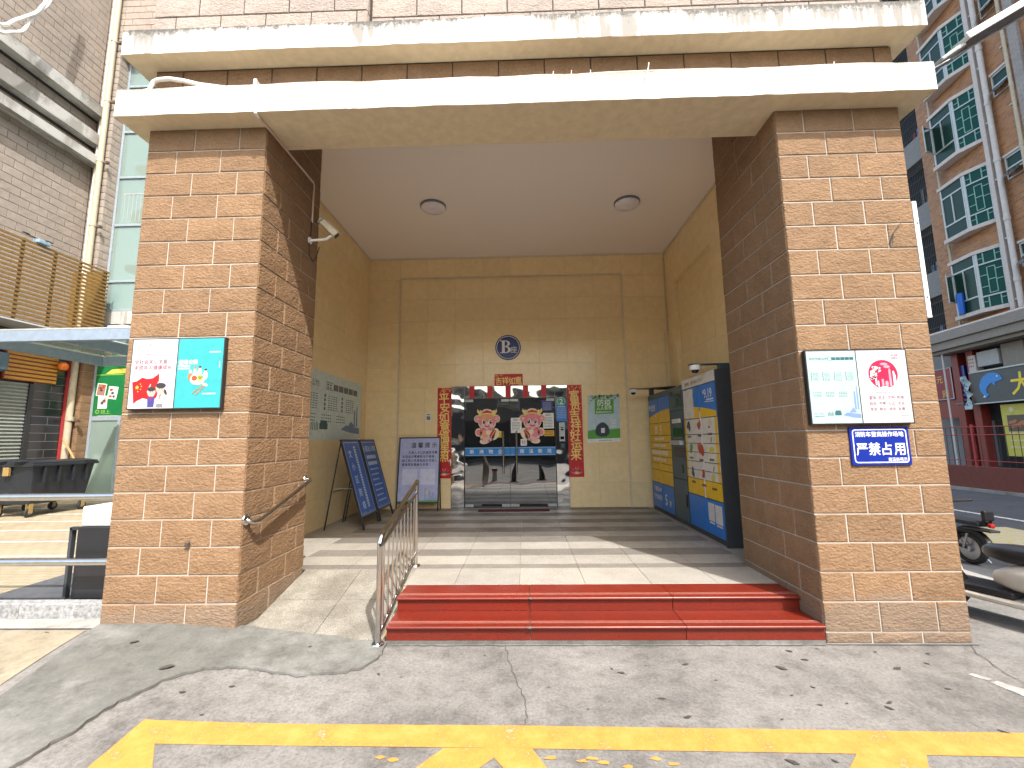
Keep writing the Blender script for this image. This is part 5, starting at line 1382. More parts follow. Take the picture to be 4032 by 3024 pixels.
MB().tube(arc((Wx + .004, 4.135, 1.08), (Wx + .075, 4.135, 1.035), a0, 8) + [a1] + arc(a1, (Wx + .078, 5.26, 1.362), (Wx + .004, 5.235, 1.352), 6)[1:], .0215, 14).build('rail', 'stainless', wh, smooth=True)
for y, z in ((4.135, 1.08), (5.235, 1.352)):
    MB().lathe([(.055, 0), (.055, .006), (.045, .018), (.024, .022)], (Wx + .001, y, z), 24, None, 0).build('wall_flange', 'stainless_bright', wh, smooth=True)
# side railing beyond the ramp pillar
sr = thing('plaza_railing', 'two horizontal stainless rails running out from the ramp pillar over the kerb', 'railing', (-6, 4.33, .28))
for z in (1.285, .655):
    MB().tube([(-9.5, 4.33, z), (-3.905, 4.33, z)], .036, 16).build('rail', 'stainless', sr, smooth=True)
for x in (-7.4, -9.2):
    MB().tube([(x, 4.33, .27), (x, 4.33, 1.30)], .036, 14).build('post', 'stainless', sr, smooth=True)

# ================================================================== CAMERA, CABLES, CONDUITS
cc = thing('bullet_camera', 'cream bullet security camera on a bracket at the corner of the ramp pillar', 'security camera', (-2.62, 5.1, 4.4))
MB().lathe([(.045, 0), (.045, .012), (.02, .02)], (-2.64, 5.05, 4.30), 16, None, 0).build('wall_plate', 'white_plastic', cc)
MB().tube([(-2.63, 5.05, 4.30), (-2.47, 5.13, 4.35), (-2.42, 5.16, 4.41)], .016, 10).build('bracket', 'white_plastic', cc, smooth=True)
dv = Vector((0.42, 0.10, -0.42)).normalized()
ctr = Vector((-2.44, 5.15, 4.50))
sd = dv.cross(Vector((0, 0, 1))).normalized(); upv = sd.cross(dv).normalized()
MB(ctr, dv, sd, upv).box(-.13, .12, -.042, .042, -.04, .04).build('body', 'cream_plastic', cc, bev=.012)
MB(ctr, dv, sd, upv).box(-.14, .155, -.05, .05, .041, .048).build('sun_shield', 'cream_plastic', cc, bev=.003)
MB(ctr, dv, sd, upv).box(.1205, .124, -.036, .036, -.034, .034).build('lens_plate', 'lens_black', cc)
MB(ctr, dv, sd, upv).lathe([(.052, -.155), (.052, -.131)], (0, 0, 0), 18, None, 0).build('rear_cap', 'alu', cc, smooth=True)
cb = thing('camera_cable', 'thin dark cable looping from the conduit down to the bullet camera', 'cable', (-2.62, 5.06, 4.4))
MB().tube([(-2.632, 5.06, 4.56), (-2.63, 5.06, 4.40), (-2.632, 5.03, 4.24), (-2.632, 5.05, 4.10), (-2.625, 5.13, 4.06), (-2.60, 5.16, 4.14), (-2.55, 5.13, 4.25)], .006, 6).build('strand', 'dark_rubber', cb, smooth=True)
wc = thing('beam_conduit', 'white conduit running down the lower concrete beam and along the pillar', 'conduit', (-2.64, 4.3, 5.2))
MB().tube([(-2.655, 3.99, 5.40), (-2.655, 3.853, 5.43), (-2.652, 3.848, 5.32), (-2.648, 3.85, 5.22), (-2.645, 3.85, 5.10), (-2.635, 3.86, 5.075), (-2.632, 3.92, 5.072)], .014, 8).build('strand', 'cable_white', wc, smooth=True)
MB().tube([(-2.645, 3.99, 5.415), (-2.64, 3.852, 5.435), (-2.646, 3.85, 5.31)], .009, 8).build('strand', 'cable_white', wc, smooth=True)
MB().tube([(-2.632, 3.92, 5.072), (-2.629, 4.44, 5.075), (-2.629, 5.05, 5.08), (-2.629, 5.075, 5.06), (-2.629, 5.07, 4.55)], .0115, 8).build('pipe_run', 'conduit_pink', wc, smooth=True)
bc = thing('beam_cable', 'thick white hose lying along the ledge of the lower concrete beam', 'hose', (-3.4, 3.97, 5.42))
MB().tube([(-4.05, 3.95, 5.41), (-3.86, 3.98, 5.47), (-3.845, 4.0, 5.585), (-3.80, 4.0, 5.61), (-3.66, 3.98, 5.60), (-3.48, 3.96, 5.55), (-3.30, 3.95, 5.49), (-3.0, 3.93, 5.42), (-2.6, 3.92, 5.412)], .022, 10).build('strand', 'cable_white', bc, smooth=True)
MB().tube([(-4.0, 3.93, 5.405), (-3.6, 3.93, 5.43), (-3.3, 3.93, 5.44), (-3.0, 3.92, 5.42), (-2.66, 3.915, 5.408)], .013, 8).build('strand', 'cable_white', bc, smooth=True)
bw = thing('ledge_wire', 'thin white wires lying on top of the lower concrete beam', 'wire', (0.5, 3.9, 5.4))
rn = random.Random(12)
for k in range(2):
    pts = [(-2.6 + i * .35, 3.885 + k * .03 + rn.uniform(-.01, .01), 5.396 + k * .004 + abs(rn.gauss(0, .006)) * (1 if i > 0 else 0)) for i in range(19)]
    MB().tube(pts, .0075, 6).build('strand', 'cable_white', bw, smooth=True)
MB().tube([(1.29, 3.88, 5.40), (1.30, 3.87, 5.49), (1.285, 3.85, 5.42), (1.25, 3.84, 5.30)], .004, 5).build('loose_end', 'cable_white', bw)
for x in (0.35, 0.53, 0.72, 3.1):
    MB().tube([(x, 3.88, 5.39), (x + .004, 3.88, 5.44)], .004, 5).build('tie_end', 'cable_white', bw)
rc = thing('wall_conduit', 'cream conduit running down the back corner beside the parcel locker', 'conduit', (3.3, 9.8, 4))
MB().tube([(3.335, 9.78, CZ - .06), (3.335, 9.78, 4.20), (3.28, 9.78, 4.17), (3.27, 9.78, 4.10), (3.27, 9.78, 2.70)], .014, 8).build('pipe_run', 'cream_plastic', rc, smooth=True)
# rusty fixing pins dangling above the locker
for y, z0, z1 in ((8.86, 2.73, 2.95), (8.05, 2.71, 2.92)):
    pass
tw = thing('dry_twig', 'thin dry twig caught on the pillar with the blue notice', 'twig', (3.7, 4.07, 3.6))
MB().tube([(3.575, 4.066, 3.63), (3.62, 4.062, 3.74), (3.66, 4.058, 3.80), (3.72, 4.055, 3.86)], .006, 6, r2=.002).tube([(3.62, 4.062, 3.74), (3.60, 4.06, 3.66), (3.595, 4.062, 3.61)], .003, 5).build('stem', 'leaf_dry', tw)
wp = thing('edge_board', 'narrow white board fixed edge-on to the outer side of the notice pillar', 'board', (3.9, 4.12, 3.5))
MB().box(3.862, 3.905, 4.095, 4.125, 2.90, 4.08).build('panel', 'white_plastic', wp, bev=.002)
for z in (3.1, 3.85):
    MB().lathe([(.008, 0), (.008, -.004), (0, -.006)], (3.885, 4.094, z), 8, None, 1).build('screw', 'dark_rubber', wp)
fx = thing('pillar_stub', 'small rusty bolt stub left in the stone of the ramp pillar', 'bolt', (-3.14, 4.07, .87))
MB().lathe([(.020, 0), (.020, -.02), (.012, -.03), (0, -.03)], (-3.135, 4.078, .885), 10, None, 1).box(-3.155, -3.11, 4.05, 4.075, .862, .873).build('stub', 'bracket_rust', fx)
# solar street light reaching in from the side of the beam
sl_ = thing('solar_lamp', 'solar street light with a bright metal edge on an arm from the porch beam', 'street lamp', (4.3, 4.3, 5.7))
ax0, ax1 = Vector((4.04, 4.34, 5.445)), Vector((4.74, 4.38, 5.865))
MB().tube([ax0, ax1], .020, 12).build('arm', 'stainless_bright', sl_, smooth=True)
MB().box(4.039, 4.06, 4.452, 4.55, 5.395, 5.50).tube([ax0, (4.045, 4.50, 5.43)], .02, 8).build('wall_bracket', 'alu', sl_)
hx_ = Vector((1.0, 0.0, 0.585)).normalized(); hs = Vector((0, 1, 0)); hn = hx_.cross(hs).normalized()
hp = Vector((4.89, 4.3, 6.07))
def HL(): return MB(hp, hx_, hs, hn)
HL().box(0, 1.5, 0.001, .36, -.012, .0).build('solar_panel', 'solar_black', sl_)
HL().box(-.02, 1.52, -.03, 0, -.03, .045).box(-.02, 1.52, .361, .375, -.03, .02).box(-.02, -.001, 0.001, .360, -.03, .02).build('edge_frame', 'edge_white', sl_, bev=.006)
HL().prism([(-.021, .02), (-.021, .34), (-.12, .30), (-.26, .18), (-.26, .09), (-.12, .03)], -.06, -.02).build('lamp_neck', 'alu', sl_, bev=.01)
for i in range(9): HL().box(.02 + i * .16, .024 + i * .16, .01, .35, -.014, -.0115).build('cell_seam', 'kiosk_grey', sl_)
# ================================================================== LEFT WING
wg = thing('side_wing', 'grey brick side wing with three pale cornices and a drainpipe corner', 'building', (-14.6, 11.5, 0))
MB().box(-15.5, -14.315, 4.0, 13.5, 4.9, 20).build('core_wall', 'mortar_dark', wg)
MB().box(-14.314, -14.305, 4.0, 9.70, 4.95, 20).build('plain_wall', 'back_tile', wg)
pier = thing('brick_pier', 'narrow brick corner pier with the drainpipe, running up beside the glazing strip', 'pier', (-13.9, 13.2, 0))
wing_n = 0
ROW0 = 5.10
MBR = MB()
for k in range(50):
    z = ROW0 + 0.25 * k
    inband = any(a < z + .13 and z + .12 < b for a, b in ((11.0, 11.30), (11.70, 12.10), (12.70, 13.08)))
    y0 = 9.70 if k % 2 else 9.455
    if not inband:
        for q in range(8):
            a = y0 + q * .49; b = min(a + .49, 12.995)
            if b - a < .06: continue
            if z < 15.4 and wing_n < 285:
                course(wg, a, z, [b - a], .25, '+x', -14.30, 'stone_wing', gap=.012); wing_n += 1
            else: MBR.box(-14.325, -14.30, a + .006, b - .006, z + .006, z + .244)
    # narrow return facing the street and its side
    w = [.24, .30] if k % 2 else [.54]
    course(pier, -14.30, z, w, .25, '-y', 13.0, 'stone_wing', gap=.012)
    if k < 42: course(pier, 13.012, z, [.15, .23] if k % 2 else [.38], .25, '+x', -13.76, 'stone_wing', gap=.012)
mbo = MBR.build('high_blocks', 'stone_wing', wg); mbo['kind'] = 'stuff'
upw = thing('brick_wall', 'brick wall bridging over the glazing strip high above the cornice', 'wall', (-12, 13.2, 15.5))
for k in range(42, 52):
    z = ROW0 + 0.25 * k
    w = [.28] + [.49] * 5 if k % 2 else [.49] * 5 + [.28]
    course(upw, -13.76, z, w, .25, '-y', 13.0, 'stone_grey', gap=.012)
MB().box(-13.80, -8.0, 13.015, 13.6, 15.4, 20).build('core_wall', 'mortar_dark', upw)
for k in range(1, 20):
    z = ROW0 - 0.25 * k
    if z > 0.2:
        course(pier, -13.995, z, [.22], .25, '-y', 13.0, 'stone_brown', gap=.012)
        course(pier, 13.012, z, [.38], .25, '+x', -13.775, 'stone_brown', gap=.012)
MB().box(-14.32, -13.79, 13.015, 13.6, 0.2, 5.09).build('core_wall', 'mortar', pier)
MB().box(-14.318, -13.78, 13.015, 13.6, 5.092, 20).build('core_wall', 'mortar_dark', pier)
for a, b, d, mt in ((11.00, 11.30, .32, 'wing_cornice'), (11.70, 12.10, .26, 'wing_cornice'), (12.70, 13.08, .32, 'wing_cornice')):
    MB().box(-14.32, -14.30 + d, 4.0, 12.998, a, b).build('cornice', mt, wg, bev=.006)
# glazed stair column in the corner
GY = 13.40
gl = thing('stair_glazing', 'tall blue grey framed glazing strip beside the drainpipe corner', 'glazing', (-12.8, GY, 6))
bars = [2.62, 6.16, 7.16, 9.13, 10.86, 12.55, 14.3, 16.0]
for x in (-13.72, -12.55, -11.4):
    MB().box(x - .035, x + .035, GY - .05, GY + .05, 5.86, 15.6).build('mullion', 'frame_bluegrey', gl, bev=.004)
for z in bars[1:]:
    MB().box(-13.684, -10.8, GY - .045, GY + .045, z - .04, z + .04).build('transom', 'frame_bluegrey', gl, bev=.004)
for z0, z1 in zip(bars[1:-1], bars[2:]):
    MB().box(-13.68, -12.59, GY - .006, GY + .006, z0 + .041, z1 - .041).build('pane', 'pale_glass', gl)
    MB().box(-12.51, -11.44, GY - .006, GY + .006, z0 + .041, z1 - .041).build('pane', 'pale_glass', gl)
MB().box(-13.74, -10.8, GY - .06, GY + .1, 5.70, 6.115).build('sill_band', 'wing_cornice', gl, bev=.004)
rl = MB()
for i in range(6): rl.box(-13.45 + i * .14, -13.43 + i * .14, GY - .012, GY - .008, 9.25, 10.25)
rl.box(-13.5, -12.6, GY - .013, GY - .008, 10.24, 10.28)
rl.build('stair_rail', 'alu', gl)
MB().box(-13.74, -8.0, GY + 1.5, GY + 1.6, 0.2, 15.4).build('back_panel', 'plaster', gl)
for k in range(5):
    z = 5.9 + k * 1.85
    MB().add([(-13.7, GY + .5, z), (-13.7, GY + 1.4, z), (-10.8, GY + 1.4, z + 1.6 * (-1) ** k + (1.6 if k % 2 else 0)), (-10.8, GY + .5, z + 1.6 * (-1) ** k + (1.6 if k % 2 else 0)), (-13.7, GY + .5, z + .22), (-13.7, GY + 1.4, z + .22), (-10.8, GY + 1.4, z + .22 + 1.6 * (-1) ** k + (1.6 if k % 2 else 0)), (-10.8, GY + .5, z + .22 + 1.6 * (-1) ** k + (1.6 if k % 2 else 0))], [(3, 2, 1, 0), (4, 5, 6, 7), (0, 1, 5, 4), (1, 2, 6, 5), (2, 3, 7, 6), (3, 0, 4, 7)]).build('stair_flight', 'plaster', gl)
# ground level: glass shopfront with its green poster
sf = thing('glass_shopfront', 'steel framed glass shopfront behind the black bins', 'shopfront', (-13.2, GY, .2))
for x in (-13.73, -12.80):
    MB().box(x - .04, x + .04, GY - .08, GY - .01, .2, 5.5).build('frame_post', 'frame_bluegrey', sf, bev=.004)
MB().box(-13.689, -12.0, GY - .075, GY - .012, 2.56, 2.70).box(-13.689, -12, GY - .075, GY - .012, .2, .30).build('frame_rail', 'frame_bluegrey', sf, bev=.004)
MB().box(-13.689, -12.841, GY - .05, GY - .03, .301, 2.559).build('pane', 'pale_glass', sf)
gp = thing('green_poster', 'bright green advertising poster with tilted photographs over the shopfront', 'poster', (-13.2, GY, 3.5))
def GPF(w): return MB((-13.68, GY - .085 - w, 2.72), (1, 0, 0), (0, 0, 1), (0, -1, 0))
GPF(0).box(0, .95, 0, 2.2, -.02, 0).build('sheet', 'poster_green', gp)
for k, (u, v, rot, m_) in enumerate(((.22, .82, -.1, 'photo_a'), (.60, .72, -.12, 'photo_b'), (.30, .42, .03, 'photo_b'), (.28, 1.85, 0, 'photo_a'), (.75, 1.9, 0, 'photo_b'))):
    f = GPF(.002); c, q = math.cos(rot), math.sin(rot); w_, h_ = (.15, .20)
    def rp_(a, b): return (u + a * c - b * q, v + a * q + b * c)
    f.prism([rp_(-w_, -h_), rp_(w_, -h_), rp_(w_, h_), rp_(-w_, h_)], 0, .002, 0)
    f.prism([rp_(-w_ * .88, -h_ * .9), rp_(w_ * .88, -h_ * .9), rp_(w_ * .88, h_ * .9), rp_(-w_ * .88, h_ * .9)], .0022, .003, 1)
    rn = random.Random(k)
    for j in range(5): f.ell(u + rn.uniform(-.08, .08), v + rn.uniform(-.12, .12), rn.uniform(.02, .06), rn.uniform(.02, .05), .0032, .0036, 2 + j % 2, 9)
    f.build('photo_print', ['white_print', m_, 'fruit_red', 'mask_dark'], gp)
f = GPF(.002); f.text('线上', .28, .06, .15, 0, None, .02, 'l').ring(.16, .12, .04, .065, 0, .001, None, 20).sheet([(0, 1.28), (.95, 1.30), (.95, 1.33), (0, 1.31)], 0); f.build('lettering', 'leaf_print', gp)
GPF(.002).prism([(.3, 1.33), (.95, 1.35), (.95, 1.50), (.5, 1.47)], 0, .001).build('yellow_flash', 'menu_yellow', gp)
# drainpipe in the corner
dp = thing('drainpipe', 'old cream drainpipe with rusty clamps in the corner of the brick wing', 'drainpipe', (-13.9, 12.85, 0))
MB().tube([(-13.90, 12.86, 4.9), (-13.90, 12.86, 18)], .085, 16).build('pipe_run', 'pipe_cream', dp, smooth=True)
MB().tube([(-13.93, 12.86, .2), (-13.93, 12.86, 4.9)], .088, 16).build('pipe_run', 'pipe_cream', dp, smooth=True)
MB().tube([(-14.11, 12.92, 5.0), (-14.11, 12.92, 18)], .028, 10).build('thin_pipe', 'cable_white', dp, smooth=True)
for z in (2.6, 6.9, 8.9, 11.15, 13.35, 15.6):
    MB().tube([(-13.90, 12.86, z - .06), (-13.90, 12.86, z + .06)], .098, 16).build('collar', 'pipe_cream', dp, smooth=True)
    MB().tube([(-13.80, 12.86, z - .07), (-13.66, 12.95, z - .07)], .022, 8).box(-13.70, -13.62, 12.84, 12.92, z - .11, z - .03).build('clamp', 'bracket_rust', dp)
# garden hoses looping down from above
hs_ = thing('white_hose', 'two thick white hoses looping across the top of the grey brick wing', 'hose', (-12.5, 10, 12))
from_pts = [((-13.6, 9.1, 12.9), (-13.6, 9.67, 12.81), (-13.6, 9.98, 13.27), (-13.6, 10.22, 13.66), (-13.6, 10.39, 13.95), (-13.6, 10.5, 14.26), (-13.6, 10.6, 14.7), (-13.6, 10.9, 17)),
            ((-13.6, 9.2, 12.5), (-13.6, 9.7, 12.61), (-13.6, 9.9, 12.82), (-13.6, 10.11, 13.05), (-13.62, 10.22, 13.27), (-13.65, 10.34, 13.69), (-13.62, 10.51, 14.17), (-13.6, 10.69, 14.75), (-13.6, 11.0, 17))]
def smooth_path(p, n=6):
    p = [Vector(q) for q in p]; out = []
    for i in range(len(p) - 1):
        a, b, c, d = p[max(0, i - 1)], p[i], p[i + 1], p[min(len(p) - 1, i + 2)]
        for k in range(n):
            t = k / n
            out.append(0.5 * ((2 * b) + (c - a) * t + (2 * a - 5 * b + 4 * c - d) * t * t + (3 * b - a - 3 * c + d) * t ** 3))
    out.append(p[-1]); return out
for q in from_pts: MB().tube(smooth_path(q), .042, 10).build('strand', 'cable_white', hs_, smooth=True)
# ------------------------------------------------------------------ slatted timber screen
ss = thing('slat_screen', 'long screen of horizontal timber slats under the grey brick wing', 'screen', (-13.2, 11, 5))
for i in range(19):
    z = 5.16 + i * .116
    MB().box(-13.215, -13.185, 7.0, 12.90, z - .031, z + .031).build('slat', 'slat_wood', ss, bev=.003)
for y in (8.0, 9.4, 10.55, 11.35, 12.05, 12.78):
    MB().box(-13.27, -13.217, y - .03, y + .03, 5.10, 7.30).build('post', 'slat_wood', ss, bev=.003)
MB().box(-14.29, -13.18, 7.0, 12.88, 5.03, 5.07).build('soffit', 'soffit_grey', ss)
MB().box(-14.28, -13.22, 12.80, 12.86, 5.08, 7.25).build('end_frame', 'slat_wood', ss)
# bright kite-like scrap on top of the screen: a small blue toy drone
dr = thing('toy_drone', 'small pale blue toy drone stranded on top of the timber slat screen', 'drone', (-13.2, 10.8, 7.34))
MB().box(-13.28, -13.10, 10.78, 11.08, 7.29, 7.40).build('body', 'toy_blue', dr, bev=.02)
MB().tube([(-13.2, 10.55, 7.42), (-13.2, 10.95, 7.41)], .012, 6).tube([(-13.35, 10.95, 7.41), (-13.05, 10.95, 7.40)], .012, 6).build('arm', 'dark_rubber', dr)
MB().box(-13.23, -13.17, 10.48, 10.62, 7.43, 7.445).build('rotor', 'dark_rubber', dr); MB().box(-13.18, -13.12, 11.0, 11.16, 7.42, 7.435).build('rotor', 'dark_rubber', dr)
# ------------------------------------------------------------------ shop row under the screen
sr_ = thing('shop_row', 'dark shop front with a grey roller shutter and black marble under the slat screen', 'shopfront', (-14.2, 10, .2))
MB().box(-14.6, -14.08, 4.0, 13.0, .2, 5.02).build('wall', 'shop_dark', sr_)
nsl = 34
for i in range(nsl):
    z = .22 + i * .098
    MB().add([(-14.03, 5.0, z), (-14.03, 11.75, z), (-14.005, 11.75, z + .05), (-14.005, 5.0, z + .05), (-14.03, 11.75, z + .094), (-14.03, 5.0, z + .094)], [(0, 1, 2, 3), (3, 2, 4, 5)]).build('shutter_slat', 'shutter', sr_)
MB().box(-14.07, -13.98, 11.76, 11.86, .2, 3.55).build('shutter_guide', 'frame_black', sr_)
MB().box(-14.075, -14.02, 11.87, 12.72, .2, 5.0).build('marble_panel', 'marble_dark', sr_)
MB().box(-14.075, -13.97, 12.73, 12.99, .2, 5.0).build('timber_pier', 'ox_maroon', sr_)
for i in range(7):
    z = 3.62 + i * .115
    MB().box(-14.005, -13.975, 11.12, 12.42, z, z + .075).build('sign_slat', 'slat_orange', sr_, bev=.003)
MB().box(-14.05, -14.006, 11.10, 12.44, 3.60, 4.40).build('sign_back', 'ox_maroon', sr_)
MB().box(-14.0, -13.6, 9.6, 10.9, 3.75, 4.25).build('shade_box', 'kiosk_grey', sr_, bev=.05)
MB().lathe([(.09, 0), (.12, .08), (.12, .16), (.07, .22), (0, .22)], (-13.86, 12.46, 4.05), 16).build('lantern', 'signal_orange', sr_, smooth=True)
# ------------------------------------------------------------------ steel canopy with glass
cn = thing('glass_canopy', 'blue grey steel canopy with glass panels beside the ramp pillar', 'canopy', (-10.5, 10.5, 4.05))
def cbeam(x0, x1, y0, y1, name='beam'):
    MB().box(x0, x1, y0, y1, 4.06, 4.30).build(name, 'canopy_steel', cn, bev=.006)
    MB().box(x0, x1, y0, y1, 4.304, 4.34).build('flashing', 'alu', cn, bev=.004)
cbeam(-14.0, -8.0, 8.90, 9.02); cbeam(-12.25, -12.13, 9.03, 11.94); cbeam(-12.25, -8.0, 11.95, 12.07); cbeam(-8.12, -8.0, 9.03, 11.94); cbeam(-10.2, -10.1, 9.03, 11.94)
for a, b in ((-12.12, -10.21), (-10.09, -8.13)):
    MB().box(a, b, 9.0, 11.96, 4.345, 4.36).build('pane', 'canopy_glass', cn)
MB().box(-8.47, -8.33, 9.02, 9.16, .2, 4.06).build('post', 'post_dark', cn, bev=.006)
MB().box(-8.12, -8.0, 11.8, 11.92, .2, 4.06).build('post', 'post_dark', cn, bev=.006)
cw = thing('canopy_cable', 'loose white cables lying along the canopy by the glazing', 'cable', (-12.6, 12.2, 5.2))
for k in range(3): MB().tube(smooth_path([(-13.3, 12.9, 5.3 + .05 * k), (-12.7, 12.7, 5.33 - .03 * k), (-12.2, 12.5, 5.42 - .1 * k), (-11.3, 12.4, 5.15 + .03 * k)]), .014, 6).build('strand', 'cable_white', cw, smooth=True)
# ------------------------------------------------------------------ wheeled bins
def dumpster(x0, y0, label, rz=0.0):
    t = thing('wheeled_bin', label, 'bin', (x0, y0, .2), 'large black wheeled bins')
    w, l = .98, 1.42
    V8 = [(.09, .10, .28), (w - .09, .10, .28), (w - .09, l - .10, .28), (.09, l - .10, .28), (0, 0, 1.17), (w, 0, 1.17), (w, l, 1.17), (0, l, 1.17)]
    Q = lambda p: (x0 + p[0], y0 + p[1], .2 + p[2])
    MB().add([Q(p) for p in V8], [(3, 2, 1, 0), (0, 1, 5, 4), (1, 2, 6, 5), (2, 3, 7, 6), (3, 0, 4, 7), (4, 5, 6, 7)]).build('body', 'dumpster', t, bev=.03)
    for a, b in ((-.05, w + .05),): MB().box(x0 + a, x0 + b, y0 - .05, y0 + l + .05, .2 + 1.13, .2 + 1.19).build('rim', 'dumpster', t, bev=.012)
    vs = []; n = 7
    for i in range(n):
        u = i / (n - 1); z = 1.195 + .07 * math.sin(math.pi * (0.12 + .76 * u)); vs += [Q((-.03 + (w + .06) * u, -.03, z)), Q((-.03 + (w + .06) * u, l + .03, z)), Q((-.03 + (w + .06) * u, -.03, 1.192)), Q((-.03 + (w + .06) * u, l + .03, 1.192))]
    fs = []
    for i in range(n - 1):
        a, b = 4 * i, 4 * i + 4
        fs += [(a, b, b + 1, a + 1), (a, a + 2, b + 2, b), (a + 1, b + 1, b + 3, a + 3)]
    fs += [(0, 1, 3, 2), (4 * (n - 1), 4 * (n - 1) + 2, 4 * (n - 1) + 3, 4 * (n - 1) + 1)]
    MB().add(vs, fs).build('lid', 'dumpster', t, smooth='fix')
    for u in (.26, .72): MB().lathe([(.13, 0), (.15, .015), (.13, .03), (.10, .02), (.10, .0)], Q((u, .0, 1.232)), 20).build('lid_handle', 'dumpster', t, smooth=True)
    MB().box(x0 + w * .36, x0 + w * .50, y0 - .06, y0 - .005, .2 + .93, .2 + 1.12).build('latch', 'brass', t, bev=.006)
    for k in range(4): MB().box(x0 + w + .002 - .02 * 0, x0 + w + .03, y0 + .22 + k * .32, y0 + .27 + k * .32, .2 + .75, .2 + 1.12).build('rib', 'dumpster', t, bev=.005)
    for (u, v) in ((.12, .13), (w - .12, .13), (.12, l - .13), (w - .12, l - .13)):
        q = Q((u, v, 0)); wl_ = MB().lathe([(.03, -.03), (.095, -.028), (.10, -.015), (.10, .015), (.095, .028), (.03, .03)], (q[0], q[1], .2 + .10), 20, None, 0).build('wheel', 'dark_rubber', t, smooth=True)
        MB().lathe([(.045, -.033), (.045, .033)], (q[0], q[1], .2 + .10), 14, None, 0).build('hub', 'grey_print', wl_)
        MB().box(q[0] - .045, q[0] - .034, q[1] - .04, q[1] + .04, .2 + .09, .2 + .30).box(q[0] + .034, q[0] + .045, q[1] - .04, q[1] + .04, .2 + .09, .2 + .30).build('castor_fork', 'brass', t)
    return t
dumpster(-12.02, 9.55, 'black wheeled bin with brass latch, next to the dark canopy post')
dumpster(-13.25, 9.40, 'black wheeled bin standing closer to the grey roller shutter')
tk = thing('wooden_stick', 'short wooden stick leaning by the drainpipe behind the bins', 'stick', (-13.4, 12.5, 1))
MB().tube([(-13.75, 12.6, 2.0), (-13.25, 12.75, 1.0), (-13.0, 12.75, .2)], .03, 8).build('stem', 'wood_stick', tk)
# black cabinet with a white box against the pillar
kc = thing('black_cabinet', 'black cabinet with a white box on top behind the ramp pillar', 'cabinet', (-4.4, 4.7, .2))
MB().box(-4.64, -4.10, 4.50, 4.95, .205, .955).build('body', 'cabinet_black', kc, bev=.006)
MB().box(-4.60, -4.14, 4.49, 4.4995, .26, .60).build('door', 'frame_black', kc)
MB().box(-4.63, -4.12, 4.52, 4.92, .958, 1.16).build('top_box', 'white_plastic', kc, bev=.01)
MB().box(-4.78, -4.75, 4.55, 4.60, .205, .94).box(-4.78, -4.64, 4.55, 4.60, .915, .945).box(-4.79, -4.70, 4.53, 4.62, .201, .225).build('side_frame', 'post_dark', kc, bev=.003)
# ================================================================== RIGHT: ORANGE TILED APARTMENT HOUSE
A8 = R(8)
dvv = Vector((math.sin(A8), math.cos(A8), 0)); nv_ = Vector((-math.cos(A8), math.sin(A8), 0))
FO = Vector((18, 16, 0))
def FA(w=0.0, u=0.0, v=0.0): return MB(FO + nv_ * w - dvv * u + Vector((0, 0, v)), -dvv, (0, 0, 1), nv_)
